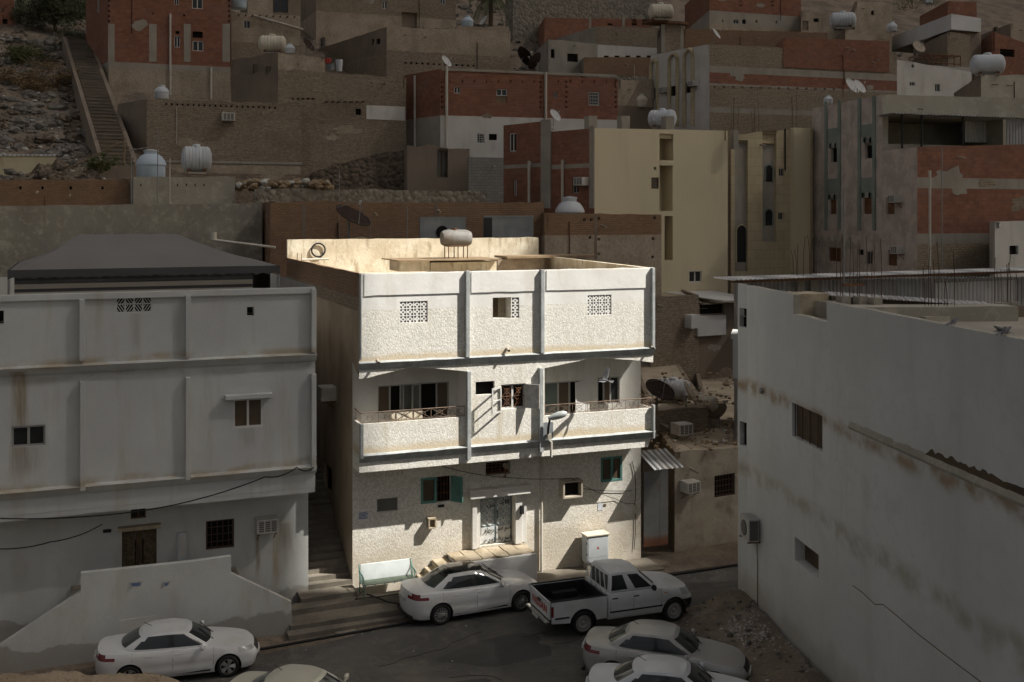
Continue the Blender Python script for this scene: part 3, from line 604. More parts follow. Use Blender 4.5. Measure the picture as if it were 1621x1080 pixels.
# ------------------------------------------------------------------ white house in the sun
M_('oyster_top', (.71, .69, .62), (.85, .83, .76), pebble=17, fine=.07, dirt=(.50, .45, .35), damt=.4, dmap=(2.2, .22), bump=.3, bsc=14, bdist=.02, lowdirt=((.50, .40, .25), .34, .75, .4, ZL3))
M_('oyster_mid', (.71, .69, .62), (.85, .83, .76), pebble=17, fine=.07, dirt=(.50, .44, .32), damt=.5, dmap=(2.4, .25), bump=.3, bsc=14, bdist=.02, lowdirt=((.50, .40, .25), .4, .75, .5, ZL2))
HM = thing('main_house', 'sunlit white three storey house with pebbled walls, two balconies and an ornate grey door', 'house', tuple(MAIN.o), A)
F0 = lambda s, z, e: (s, e, z)
FU = lambda s, z, e: (s, -1+e, z)
r0 = lambda *p: MAIN.rect(*p, 0)
ru = lambda *p: MAIN.rect(*p, -1)
def mainhouse():
    H = HM
    # ground floor and the recessed wall of the first floor (one plane, d = 0)
    H0 = dict(niche=r0(597, 789, 630, 810), gwin=r0(666, 755, 714, 796), over=r0(769, 731, 808, 752), door=r0(759, 783, 813, 862), vent=r0(677, 820, 685, 832),
              acb=r0(887, 760, 913, 782), bwin=r0(951, 723, 985, 762), lw=r0(598, 609, 659, 652), ld=r0(665, 605, 711, 668), rd=r0(862, 604, 918, 646), rw=r0(946, 597, 981, 640))
    zf = ZL2-.05
    H0 = {k: list(v) for k, v in H0.items()}
    for k in ('ld', 'rd'): H0[k][1] = zf+.12
    zm = ZOV-.02
    low = [(*H0[k], dp) for k, dp in (('niche', .12), ('gwin', .2), ('over', .3), ('door', .25), ('bwin', .14))]
    upp = [(*H0[k], .16) for k in ('lw', 'ld', 'rd', 'rw')]
    mb = MB(); panel(mb, F0, 0, WG, -.9, zm, low, rm=None, ss=[WG*i/14 for i in range(15)])
    mb.build('ground_floor_wall', 'oyster_low', H)
    mb = MB(); panel(mb, F0, 0, WG, zm, ZL3, upp, rm=None); mb.build('balcony_back_wall', 'balcony_plaster', H)
    # sides and back
    fl = lambda t, z, e: (e, t, z)
    zb1, zb2 = MAIN.p(567, 471, -1)[1], MAIN.p(567, 494, -1)[1]
    jz = lambda t: .05*mn.noise((t*1.3, 3, 3))
    mb = MB(); sw = MAIN
    SF = Fr(MAIN.o.x, MAIN.o.y, A+R(90))
    side_win = SF.rect(513, 737, 525, 778)
    panel(mb, fl, 0, DB, -1, ZL3-.05, [(*side_win, .15)], None, [DB*i/10 for i in range(11)], rm=None)
    panel(mb, fl, -1, DB, ZL3-.05, ZT, (), lambda s, z: 1 if z > zb1 else (2 if z > zb2 else 0), [DB*i/12-1*(1-i/12) for i in range(13)], [zb1, zb2], jz, rm=None)
    mb.quad((0, -1, ZL3-.05), (0, 0, ZL3-.05), (0, 0, ZL3-.07), (0, -1, ZL3-.5), 0)
    mb.quad((WG, 0, -1), (BX-.2, DB, -1), (BX-.2, DB, ZL3), (WG, 0, ZL3), 0)
    mb.quad((WU, -1, ZL3-.05), (BX, DB, ZL3-.05), (BX, DB, ZT), (WU, -1, ZT), 0)
    mb.quad((0, DB, -1), (BX, DB, -1), (BX, DB, ZBK), (0, DB, ZBK), 0)
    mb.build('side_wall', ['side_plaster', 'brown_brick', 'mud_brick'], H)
    window(H, fl, *side_win, 'hole', .15)
    # third floor front
    zs = ZT; z1 = MP(620, 490, -1)[1]
    g1, g2, op, col = ru(633, 477, 677, 511), ru(930, 467, 968, 499), ru(780, 471, 809, 504), ru(810, 471, 822, 504)
    mb = MB(); panel(mb, FU, 0, WU, ZL3-.05, ZT, [(*g1, .2), (*g2, .2), (*op, .55), (*col, .2)], lambda s, z: 0 if z > z1+.12*mn.noise((s*.7, 1, 1)) else 1, [WU*i/26 for i in range(27)], [z1],
                         lambda s: .035*mn.noise((s*1.7, 5, 5)), rm=None)
    mb.build('upper_wall', ['stucco', 'oyster_top'], H)
    mb = MB(); mb.quad(*[(x, -1+.55, z) for x, z in ((op[0], op[1]), (op[2], op[1]), (op[2], op[3]), (op[0], op[3]))], 0)
    a = op[0]+(op[2]-op[0])*.18; mb.quad(*[(x, -1+.54, z) for x, z in ((a, op[1]), (a+.28, op[1]), (a+.28, op[3]), (a, op[3]))], 1)
    mb.build('opening', ['mud_plaster', 'brown_wood'], H)
    for nm, g, nx, nz in (('vent_block', g1, 4, 3), ('vent_block', g2, 4, 3), ('vent_block', col, 1, 3)):
        mb = MB(); a, b, c, d = g; cw, ch = (c-a)/nx, (d-b)/nz
        mb.quad((a, -.82, b), (c, -.82, b), (c, -.82, d), (a, -.82, d), 1)
        for i in range(nx+1): x = a+cw*i; mb.box(max(a, x-.017), min(c, x+.017), -.985, -.93, b, d)
        for j in range(nz+1): z = b+ch*j; mb.box(a, c, -.983, -.932, max(b, z-.017), min(d, z+.017))
        for i in range(nx):
            for j in range(nz):
                x, z = a+cw*(i+.5), b+ch*(j+.5); r1, r2 = min(cw, ch)*.46, min(cw, ch)*.13; vs = []; n = 16
                if rnd.random() < .12: r2 *= .4
                for rr, y in ((r1, -.975), (r2, -.975), (r1, -.935), (r2, -.935)):
                    for k in range(n):
                        q = 2*math.pi*k/n; w_ = rr*(.52+.48*abs(math.cos(2*q))) if rr == r1 else rr; vs.append((x+w_*math.cos(q), y, z+w_*math.sin(q)))
                fs = []
                for k in range(n): l = (k+1) % n; fs += [(k, l, n+l, n+k), (k, 2*n+k, 2*n+l, l), (n+k, n+l, 3*n+l, 3*n+k)]
                mb.add(vs, fs)
        mb.build(nm, ['stucco', 'dark'], H)
    # parapet top and inner faces, roof, back wall
    th = .2; mb = MB()
    mb.box(0, WU, -1+.004, -1+th, ZT-.9, ZT-.03, 0)
    mb.build('parapet', 'stucco', H)
    mb = MB(); mb.hexa([(.004, -1+th, ZR-.2), (th, -1+th, ZR-.2), (th, DB, ZR-.2), (.004, DB, ZR-.2), (.004, -1+th, ZT-.02), (th, -1+th, ZT-.02), (th, DB, ZT-.02), (.004, DB, ZT-.02)])
    mb.hexa([(WU-th, -1+th, ZR-.2), (WU-.004, -1+th, ZR-.2), (BX-.004, DB, ZR-.2), (BX-th, DB, ZR-.2), (WU-th, -1+th, ZT-.02), (WU-.004, -1+th, ZT-.02), (BX-.004, DB, ZT-.02), (BX-th, DB, ZT-.02)], 1)
    mb.build('parapet_side', ['brown_brick', 'roof_wall'], H)
    mb = MB(); n = 26
    for i in range(n):
        a, b = .004+(BX-.01)*i/n, .004+(BX-.01)*(i+1)/n; za, zb = ZBK+.06*mn.noise((a*1.4, 2, 2)), ZBK+.06*mn.noise((b*1.4, 2, 2))
        mb.hexa([(a, DB-.22, ZR-.2), (b, DB-.22, ZR-.2), (b, DB-.004, ZR-.2), (a, DB-.004, ZR-.2), (a, DB-.22, za), (b, DB-.22, zb), (b, DB-.004, zb), (a, DB-.004, za)])
    mb.build('roof_back_wall', 'roof_wall', H)
    mb = MB(); mb.quad((.1, -.9, ZR), (WU-.1, -.9, ZR), (BX-.1, DB-.1, ZR), (.1, DB-.1, ZR)); mb.build('roof', 'sand_roof', H)
    # stair head room wall, slab on it and the broken shed on the right
    def block(px0, py0, px1, py1, d, dep, m, name, over=0):
        a, b, c, dd = MAIN.rect(px0, py0, px1, py1, d); mb = MB(); mb.box(a-over, c+over, d-over, d+dep, max(ZR, b), dd); return mb.build(name, m, H)
    block(634, 413, 680, 430, 7.2, 1.8, 'roof_wall', 'roof_room'); block(681.5, 415, 786, 430, 7.6, 1.8, 'roof_wall', 'roof_room')
    block(632, 411, 790, 412.6, 7.1, 2.6, 'timber', 'roof_slab', .1)
    block(788, 410, 862, 428, 10.6, 1.2, 'mud_plaster', 'roof_room'); block(804, 405, 940, 408.5, 10.3, 1.7, 'timber', 'roof_slab', .05)
    block(862, 410, 935, 428, 10.9, 1.2, 'platform_stone', 'roof_room')
    # pilasters, ledges, fascia
    def pil(px, y0, y1, wpx=9, out=.17, base=-1):
        a = MP(px, (y0+y1)/2, base-out)[0]; w_ = .15; z0, z1_ = MP(px, y1, base-out)[1], MP(px, y0, base-out)[1]
        P = MB(); P.box(max(0.004, a-w_/2), min(WU-.004, a+w_/2), base-out, base-.001, z0, z1_); P.build('pilaster', 'trim_grey', H, .015)
    for px, y0, y1 in ((569.5, 434, 570), (741, 429, 566), (859.5, 427, 560), (1035.5, 424, 551)): pil(px, y0, y1)
    for px, y0, y1 in ((743, 588, 728), (857.5, 583, 716), (572.5, 672, 727), (1037, 641, 694)): pil(px, y0, y1)
    def ledge(z, s0, s1, h, out, name, base=-1):
        mb = MB(); y = base
        nn = 22
        for i in range(nn):
            a, b = s0+(s1-s0)*i/nn, s0+(s1-s0)*(i+1)/nn; j0, j1 = .018*mn.noise((a*2.1, z, 1)), .018*mn.noise((b*2.1, z, 1))
            mb.add([(a, y-out-j0, z+j0), (b, y-out-j1, z+j1), (b, y-.002, z+.05+j1), (a, y-.002, z+.05+j0), (a, y-out*.25, z-h), (b, y-out*.25, z-h), (a, y-.002, z-h), (b, y-.002, z-h), (a, y-out-j0*.5+.01, z-.025), (b, y-out-j1*.5+.01, z-.025)],
                   [(0, 1, 2, 3), (8, 9, 1, 0), (4, 5, 9, 8), (6, 7, 5, 4)]+([(3, 6, 4, 8, 0)] if i == 0 else [])+([(1, 9, 5, 7, 2)] if i == nn-1 else []))
        return mb.build(name, 'trim_grey', H)
    ledge(ZL3, -.03, WU+.03, .24, .15, 'ledge'); ledge(ZL2, .0, WU+.03, .24, .17, 'ledge')
    Z = lambda px, py: MP(px, py, -1)
    # arched fascia below the third floor, two bays and the flat centre
    c0, c1 = MP(745, 650, -1)[0], MP(850, 650, -1)[0]; e1 = MP(738.5, 650, -1)[0]; e2 = MP(862, 650, -1)[0]
    mb = MB(); zt = ZL3-.04
    lowl = [(.0, Z(568, 600)[1]), (.3, Z(576, 599)[1])]+[Z(x, y) for x, y in ((600, 593.5), (630, 586.5), (652, 581.5), (690, 583.5), (738, 588))]
    mb.prism([(.0, zt)]+lowl+[(e1, zt)], F0, -1, -.84); mb.build('arched_fascia', 'oyster', H); mb = MB()
    lowr = [Z(x, y) for x, y in ((862, 583), (900, 575), (935, 568), (960, 567.5), (1000, 570), (1034, 574))]
    mb.prism([(e2, zt)]+lowr+[(lowr[-1][0], zt)], F0, -1, -.84)
    mb.build('arched_fascia', 'oyster', H)
    mb = MB(); mb.box(.004, WU-.004, -.838, -.002, ZL3-.12, ZL3-.05); mb.build('soffit', 'balcony_plaster', H)
    # centre bay of the first floor
    cw, cg = ru(753, 604, 783, 625), ru(793, 608, 832, 647)
    zq = Z(800, 590)[1]
    a, b = e1, e2
    mb = MB(); panel(mb, FU, a, b, ZL2-.1, zt, [(*cw, .14), (*cg, .2)], rm=None)
    mb.quad((a, -1, ZL2), (a, 0, ZL2), (a, 0, zt), (a, -1, zt), 1); mb.quad((b, -1, ZL2), (b, 0, ZL2), (b, 0, zt), (b, -1, zt), 1)
    mb.build('centre_bay_wall', ['oyster_mid', 'balcony_plaster'], H)
    window(H, FU, *cw, 'hole', .14)
    # balcony parapets and floor, lower fascia
    zp = ZBP; zpr = Z(950, 652)[1]
    mb = MB()
    mb.box(.02, a-.002, -1, -.88, ZL2-.02, zp); mb.box(.02, .14, -.88, -.002, ZL2-.02, zp); mb.build('balcony_parapet', 'oyster_mid', H); mb = MB()
    mb.box(b+.002, WU, -1, -.88, ZL2-.02, zpr); mb.box(WU-.12, WU, -.88, -.002, ZL2-.02, zpr)
    mb.build('balcony_parapet', 'oyster_mid', H)
    mb = MB(); mb.box(.004, WU-.004, -.996, -.002, ZL2-.3, ZL2-.022); mb.build('balcony_floor', 'balcony_plaster', H)
    mb = MB()
    zo = ZOV
    mb.hexa([(.0, -1, zo), (WU-.25, -1, zo), (WU-.3, -.003, zo-.002), (.0, -.003, zo-.002), (.0, -1, ZL2-.12), (WU, -1, ZL2-.12), (WU, -.003, ZL2-.12), (.0, -.003, ZL2-.12)])
    mb.build('lower_fascia', 'oyster', H)
    # upper plaster lip (thin shadow line across the third floor)
    mb = MB(); zlip = MP(620, 467, -1)[1]; xs = [.18]+[MP(x, 480, -1)[0] for x in (736, 746, 855, 865, 1030)]
    for i in (0, 2, 4):
        x0, x1 = xs[i], xs[i+1]; n = 8
        for k in range(n):
            p, q = x0+(x1-x0)*k/n, x0+(x1-x0)*(k+1)/n; jp, jq = .03*mn.noise((p*2, 9, 1)), .03*mn.noise((q*2, 9, 1))
            mb.hexa([(p, -1.035, zlip+jp), (q, -1.035, zlip+jq), (q, -1.002, zlip+jq), (p, -1.002, zlip+jp), (p, -1.035, ZT-.03), (q, -1.035, ZT-.03), (q, -1.002, ZT-.03), (p, -1.002, ZT-.03)])
    mb.build('plaster_lip', 'stucco', H)
    # ---- windows
    def multi(rect, cols, dep, frame, name='window', fn=F0, t=.05):
        a, b, c, d = rect; W = c-a; fm = MB()
        def bar(m, x0, x1, z0, z1, e0, e1): m.hexa([fn(x0, z0, e0), fn(x1, z0, e0), fn(x1, z0, e1), fn(x0, z0, e1), fn(x0, z1, e0), fn(x1, z1, e0), fn(x1, z1, e1), fn(x0, z1, e1)])
        bar(fm, a, c, b, b+t, dep-.06, dep); bar(fm, a, c, d-t, d, dep-.06, dep)
        for (f0, f1, m_) in cols:
            if f0 > 0: bar(fm, a+W*f0-t*.6, a+W*f0+t*.6, b+t, d-t, dep-.055, dep+.002)
        bar(fm, a, a+t, b+t, d-t, dep-.06, dep); bar(fm, c-t, c, b+t, d-t, dep-.06, dep)
        o = fm.build(name, frame, H)
        for (f0, f1, m_) in cols:
            g = MB(); e = dep+.004 if m_ != 'dark' else dep+.05
            g.quad(fn(a+W*f0, b, e), fn(a+W*f1, b, e), fn(a+W*f1, d, e), fn(a+W*f0, d, e)); g.build('pane', m_, o)
        return o
    def leaf(hs, he, z0, z1, w_, ang, frame, pane, name='shutter', louv=0, label=None):
        """hinged leaf: hinge at along hs, depth he; ang measured from +s towards the viewer"""
        ux, uy = math.cos(ang), -math.sin(ang); nx, ny = -uy*.035, ux*.035; fm = MB()
        def bar(u0, u1, a, b, k=1.): fm.hexa([(hs+ux*u0-nx*k/2, he+uy*u0-ny*k/2, a), (hs+ux*u1-nx*k/2, he+uy*u1-ny*k/2, a), (hs+ux*u1+nx*k/2, he+uy*u1+ny*k/2, a), (hs+ux*u0+nx*k/2, he+uy*u0+ny*k/2, a),
                                              (hs+ux*u0-nx*k/2, he+uy*u0-ny*k/2, b), (hs+ux*u1-nx*k/2, he+uy*u1-ny*k/2, b), (hs+ux*u1+nx*k/2, he+uy*u1+ny*k/2, b), (hs+ux*u0+nx*k/2, he+uy*u0+ny*k/2, b)])
        t = .06; bar(0, t, z0, z1); bar(w_-t, w_, z0, z1); bar(t, w_-t, z0, z0+t, .95); bar(t, w_-t, z1-t, z1, .95)
        for i in range(louv): z = z0+(z1-z0)*(i+1)/(louv+1); bar(t, w_-t, z-.02, z+.02, .9)
        o = fm.build(name, frame, H)
        if label: o['label'] = label
        if pane:
            g = MB(); g.quad((hs+ux*t, he+uy*t, z0+t), (hs+ux*(w_-t), he+uy*(w_-t), z0+t), (hs+ux*(w_-t), he+uy*(w_-t), z1-t), (hs+ux*t, he+uy*t, z1-t)); g.build('pane', pane, o)
        return o
    lw, ld, rd, rw = H0['lw'], H0['ld'], H0['rd'], H0['rw']
    multi(lw, [(0, .32, 'glass_brown'), (.32, .6, 'dark'), (.6, .67, 'glass_dark'), (.67, 1, 'glass_grey')], .1, 'alu')
    leaf(ld[0], .0, lw[1], ld[3], .42, R(152), 'alu', 'glass_grey', 'window_leaf')
    multi(ld, [(0, .58, 'dark'), (.58, 1, 'glass_brown')], .1, 'alu', 'balcony_door')
    multi(rd, [(0, .4, 'glass_teal'), (.4, .72, 'glass_brown'), (.72, 1, 'dark')], .1, 'alu', 'balcony_door')
    hs = rd[2]-.02; leaf(hs-.30, -.28, rd[1]+.02, rd[3]-.02, .62, R(-6), 'white_frame', 'white_frame', 'door_leaf', 2, 'white panelled door leaf standing open')
    multi(rw, [(0, .3, 'dark'), (.3, .6, 'glass_brown'), (.6, 1, 'glass_dark')], .1, 'alu')
    # centre grille window with grey shutters flung open
    a_, b_, c_, d_ = cg
    o = window(H, FU, *cg, 'two', .14, 'white_frame', 'dark')
    g = MB()
    for (x0, x1) in ((a_+.06, (a_+c_)/2-.04), ((a_+c_)/2+.04, c_-.06)):
        for zz0, zz1 in ((b_+.06, (b_+d_)/2), ((b_+d_)/2, d_-.06)):
            g.cyl((x0, -.93, zz0), (x1, -.93, zz1), .014, n=5); g.cyl((x0, -.93, zz1), (x1, -.93, zz0), .014, n=5)
            xm, zm_ = (x0+x1)/2, (zz0+zz1)/2
            g.tube([(xm+.1*math.cos(k*math.pi/4), -.935, zm_+.1*math.sin(k*math.pi/4)) for k in range(9)], .012, 5)
        g.cyl((x0, -.925, (b_+d_)/2), (x1, -.925, (b_+d_)/2), .016, n=5); g.cyl(((x0+x1)/2, -.925, b_+.06), ((x0+x1)/2, -.925, d_-.06), .012, n=5)
    g.build('iron_grille', 'rust', o)
    leaf(a_, -1.01, b_-.1, d_-.06, .62, R(143), 'grey_wood', None, 'shutter', 1, 'sagging grey shutter with missing panels')
    leaf(c_, -1.01, b_-.0, d_-.02, .56, R(48), 'grey_wood', 'grey_wood', 'shutter', 3)
    # ground floor windows
    gw = H0['gwin']
    m_ = gw[0]+(gw[2]-gw[0])*.5
    o = multi([gw[0], gw[1], m_+.03, gw[3]], [(0, 1, 'glass_brown')], .05, 'teal_paint', t=.09)
    bars = MB()
    for k in range(4): x = m_+.1+(gw[2]-m_-.1)*k/4; bars.cyl((x, .1, gw[1]), (x, .1, gw[3]), .012, n=5)
    for k in (1, 2): z = gw[1]+(gw[3]-gw[1])*k/3; bars.cyl((m_, .1, z), (gw[2], .1, z), .012, n=5)
    bars.build('iron_bars', 'rust', H)
    g = MB(); g.quad((gw[0], .19, gw[1]), (gw[2], .19, gw[1]), (gw[2], .19, gw[3]), (gw[0], .19, gw[3])); g.build('opening', 'dark', H)
    leaf(gw[2], -.01, gw[1], gw[3], .5, R(50), 'teal_paint', 'green_paint', 'shutter', 0, 'green shutter standing half open')
    multi(H0['bwin'], [(0, .52, 'glass_brown'), (.52, 1, 'glass_brown')], .05, 'teal_paint', t=.085)
    window(H, F0, *H0['over'], 'grille', .3, 'rust', 'dark')
    n_ = H0['niche']; window(H, F0, *n_, 'board', .12, glass='glass_grey')
    v = H0['vent']; mb = MB()
    for x0, x1, z0, z1 in ((v[0]-.05, v[0], v[1]-.05, v[3]+.05), (v[2], v[2]+.05, v[1]-.05, v[3]+.05), (v[0], v[2], v[1]-.05, v[1]), (v[0], v[2], v[3], v[3]+.05)): mb.box(x0, x1, -.28, -.002, z0, z1)
    vo = mb.build('vent_box', 'platform_stone', H); mb = MB(); mb.quad((v[0], -.05, v[1]), (v[2], -.05, v[1]), (v[2], -.05, v[3]), (v[0], -.05, v[3])); mb.build('opening', 'mud_plaster', vo)
    v = H0['acb']; mb = MB()
    for x0, x1, z0, z1 in ((v[0]-.06, v[0], v[1]-.06, v[3]+.06), (v[2], v[2]+.06, v[1]-.06, v[3]+.06), (v[0], v[2], v[1]-.06, v[1]), (v[0], v[2], v[3], v[3]+.06)): mb.box(x0, x1, -.42, -.002, z0, z1)
    vo = mb.build('empty_wall_box', 'poor_plaster', H); mb = MB(); mb.quad((v[0], -.12, v[1]), (v[2], -.12, v[1]), (v[2], -.12, v[3]), (v[0], -.12, v[3])); mb.build('opening', 'dark', vo)
    # door with scrollwork, surround
    a, b, c, d = H0['door']; dd = .2; mid = (a+c)/2; zk = b+(d-b)*.36
    for sgn, x0, x1 in ((0, a+.05, mid-.015), (1, mid+.015, c-.05)):
        mb = MB(); mb.box(x0, x1, dd-.04, dd, b, d-.04); mb.box(x0+.05, x1-.05, dd-.055, dd-.041, zk+.02, d-.1, 0); mb.box(x0+.03, x1-.03, dd-.055, dd-.041, b+.04, zk-.03, 1)
        o = mb.build('door', ['door_grey', 'door_light'], H)
        g = MB(); cx = (x0+x1)/2; w_ = (x1-x0)/2-.06; rr = w_*.48
        z = zk+.14
        while z < d-.25:
            for sx in (-1, 1):
                g.tube([(cx+sx*(w_*.5)+rr*.9*math.cos(t_*math.pi/6), dd-.065, z+rr*.9*math.sin(t_*math.pi/6)) for t_ in range(11)], .018, 5)
                g.tube([(cx+sx*(w_*.5)+rr*.4*math.cos(t_*math.pi/4), dd-.062, z+rr*.4*math.sin(t_*math.pi/4)) for t_ in range(9)], .014, 4)
            g.tube([(cx+rr*.55*math.cos(t_*math.pi/4), dd-.062, z+rr+rr*.55*math.sin(t_*math.pi/4)) for t_ in range(9)], .014, 4)
            z += rr*2.05
        g.build('scrollwork', 'door_light', o)
        if sgn: hb = MB(); hb.tube([(x0+.05, dd-.06, zk+.28), (x0+.05, dd-.13, zk+.32), (x0+.05, dd-.13, zk+.52), (x0+.05, dd-.06, zk+.56)], .02, 6); hb.build('handle', 'plastic_black', o)
        # brushed lettering on the lower panels and across the top
        ink = MB(); y = dd-.092
        def stroke(pts, r=.014): ink.tube([(p[0], y, p[1]) for p in pts], r, 4)
        def word(x, z, k, L):     # right-to-left brushed letters: tall stems, bowls, teeth and dots
            u = x
            for ch in L:
                if ch == 'a': stroke([(u, z+.13*k), (u-.01, z)]); u -= .05*k
                elif ch == 'b': stroke([(u, z+.05*k), (u-.01, z), (u-.09*k, z-.005), (u-.1*k, z+.04*k)]); stroke([(u-.05*k, z-.045*k), (u-.055*k, z-.05*k)]); u -= .12*k
                elif ch == 'w': stroke([(u, z), (u-.03*k, z+.05*k), (u-.055*k, z), (u-.01, z-.02), (u-.05*k, z-.07*k), (u-.1*k, z-.08*k)]); u -= .1*k
                elif ch == 'r': stroke([(u, z+.02), (u-.02*k, z-.04*k), (u-.08*k, z-.08*k)]); u -= .08*k
                elif ch == 'n': stroke([(u, z+.05*k), (u-.01, z-.03*k), (u-.07*k, z-.05*k), (u-.1*k, z+.03*k)]); stroke([(u-.05*k, z+.05*k), (u-.055*k, z+.055*k)]); u -= .13*k
                elif ch == 'f': stroke([(u-.02, z), (u, z+.06*k), (u-.05*k, z+.06*k), (u-.03*k, z), (u-.12*k, z)]); stroke([(u-.02, z+.1*k), (u-.025, z+.105*k)]); u -= .13*k
                elif ch == 'k': stroke([(u, z+.14*k), (u-.07*k, z+.07*k), (u-.01, z+.03*k), (u-.02, z), (u-.12*k, z)]); u -= .13*k
                elif ch == 'l': stroke([(u, z+.14*k), (u-.005, z), (u-.05*k, z)]); u -= .055*k
                elif ch == 's': stroke([(u, z+.03), (u-.02, z), (u-.04*k, z+.04), (u-.06*k, z), (u-.08*k, z+.04), (u-.1*k, z), (u-.16*k, z-.01)]); u -= .16*k
                elif ch == ' ': u -= .05*k
        if sgn: word(x1-.04, zk-.16, .95, 'abw fn'); word(x1-.04, b+.14, .95, 'abw nasr'); word(x1-.1, zk+(d-zk)*.66, 1.3, 'alak')
        else: word(x1-.05, zk-.16, .9, 'rbwlr'); word(x1-.04, b+.14, .9, 'abw sm'); word(x1+.02, zk+(d-zk)*.62, 1.3, 'sn')
        ink.build('lettering', 'ink', o)
    for x0, x1, out in ((MP(745, 830, 0)[0], a, .2), (c, MP(832, 830, 0)[0], .2)):
        mb = MB(); mb.box(x0, x0+(x1-x0)*.55, -out, -.002, b-.02, d+.0); mb.box(x0+(x1-x0)*.56, x1, -out*.5, -.002, b-.02, d+.0); mb.build('door_jamb', 'balcony_plaster', H, .012)
    zl = MP(790, 784, 0)[1]; s0, s1 = MP(744, 775, -.3)[0], MP(839, 770, -.3)[0]
    mb = MB(); mb.box(s0, s1, -.36, -.002, d+.002, d+.27); mb.box(s0-.03, s1+.03, -.42, -.002, d+.272, d+.32); mb.build('door_lintel', 'balcony_plaster', H, .015)
    # platform in front of the door with stone slabs and broken steps
    zp = b-.03; s0, s1 = MP(713, 870, -1.35)[0], MP(851, 870, -1.35)[0]
    mb = MB(); mb.box(s0+.35, s1, -1.32, -.015, -.9, zp-.07); mb.build('door_platform', 'stucco', H, .02)
    mb = MB()
    for i in range(6):
        for j in range(2):
            x0 = s0+.25+(s1-s0-.25)*i/6; x1 = s0+.25+(s1-s0-.25)*(i+1)/6; y0 = -1.36+.67*j
            dx = rnd.uniform(-.02, .05); h = rnd.uniform(-.03, .03)
            mb.box(x0+.012, x1-.012, y0+dx+(rnd.uniform(0, .2) if j == 0 else 0), y0+.655, zp-.068, zp+h-.02)
    for i in range(3): mb.box(s0-.28-.3*i, s0+.3-.3*i, -1.0, -.02, -.5, zp-.22-.24*i)
    mb.build('door_step', 'platform_stone', H, .015)
    # roof drains, rain pipe
    mb = MB(); x = MP(857, 800, -.08)[0]; mb.cyl((x, -.09, -.45), (x, -.09, ZOV-.01), .055); mb.build('drain_pipe', 'pvc', H)
    mb = MB(); x, z = MP(873, 712, -1.25); mb.cyl((x, -1.22, z-.28), (x, -1.22, z+.3), .05); mb.build('drain_pipe', 'pvc', H)
    for px, py, d_ in ((598, 571, -1.05), (803, 552, -1.05), (1030, 548, -1.05)):
        x, z = MP(px, py, d_); mb = MB(); mb.cyl((x, -1, z), (x-.02, -1.28, z-.05), .055, .05, 10); mb.cyl((x-.02, -1.285, z-.05), (x-.02, -1.27, z-.05), .038, m=1); mb.build('spout', ['poor_plaster', 'dark'], H)
    # balcony railings
    def railing(s0, s1, z0, h, d_, ends, panel_=None):
        mb = MB(); mb.cyl((s0, d_, z0+h), (s1, d_, z0+h), .016); mb.cyl((s0, d_, z0+.05), (s1, d_, z0+.05), .012, n=5)
        n = max(2, int((s1-s0)/.55))
        for i in range(n+1): x = s0+(s1-s0)*i/n; mb.cyl((x, d_, z0-.02), (x, d_, z0+h), .012, n=5)
        for i in range(n):
            x0, x1 = s0+(s1-s0)*i/n, s0+(s1-s0)*(i+1)/n
            mb.cyl((x0, d_, z0+.05), (x1, d_, z0+h), .009, n=4); mb.cyl((x0, d_, z0+h), (x1, d_, z0+.05), .009, n=4)
            xm = (x0+x1)/2; q = h*.3; mb.tube([(xm+q*math.cos(k*math.pi/4), d_-.01, z0+h*.5+q*math.sin(k*math.pi/4)) for k in range(9)], .008, 4)
        for e in ends:
            mb.cyl((e, d_, z0+h), (e, -.02, z0+h), .022); mb.cyl((e, d_, z0+.05), (e, -.02, z0+.05), .012, n=5)
            for k in range(4): y = d_*(k+1)/5; mb.cyl((e, y, z0-.02), (e, y, z0+h), .01, n=4)
        o = mb.build('railing', 'rail_iron', H)
        if panel_:
            mb = MB(); mb.box(panel_[0], panel_[1], d_+.015, d_+.03, z0+.0, z0+h-.02); mb.build('railing_panel', 'roof_wall', o)
    a, b = e1, e2
    railing(.08, a-.05, ZBP, .38, -.94, (.08,), (MP(620, 660, -.94)[0], MP(669, 660, -.94)[0]))
    railing(b+.05, WU-.06, zpr, .38, -.94, (WU-.06,))
    # small plates, notices, meters
    def plate(px0, py0, px1, py1, m, name, out=.02, d_=0, base=0.):
        a, b, c, dd = MAIN.rect(px0, py0, px1, py1, base); mb = MB(); mb.box(a, c, base-out, base-.002, b, dd); return mb.build(name, m, H)
    o = plate(567, 810, 583, 822, 'paper', 'notice', .012)
    a, b, c, d = MAIN.rect(567, 810, 583, 822, 0); mb = MB()
    for k in range(5): z = b+(d-b)*(k+.6)/5.4; mb.box(a+.03, c-.03-.04*(k % 3), -.016, -.0125, z-.012, z+.012)
    mb.build('lettering', 'ink_blue', o)
    o = plate(693, 799, 703, 803, 'ink', 'house_number', .03)
    plate(820, 798, 825, 811, 'plastic_black', 'doorbell_box', .3, base=0)
    o = plate(946, 797, 954, 808, 'paper', 'notice', .012); plate(955, 798, 959, 802, 'glass_brown', 'notice', .012)
    plate(1002.5, 800, 1007.5, 812, 'tank_cream', 'junction_box', .1)
    mb = MB()
    for p, q in (((1005, 760), (1004, 800)), ((1005, 812), (1003, 870)), ((1000, 730), (1005, 762))):
        u, v = MP(*p, 0), MP(*q, 0); mb.tube([(u[0], -.04, u[1]), ((u[0]+v[0])/2+.03, -.04, (u[1]+v[1])/2), (v[0], -.04, v[1])], .014, 4)
    mb.build('wiring', 'cable_black', H)
mainhouse()

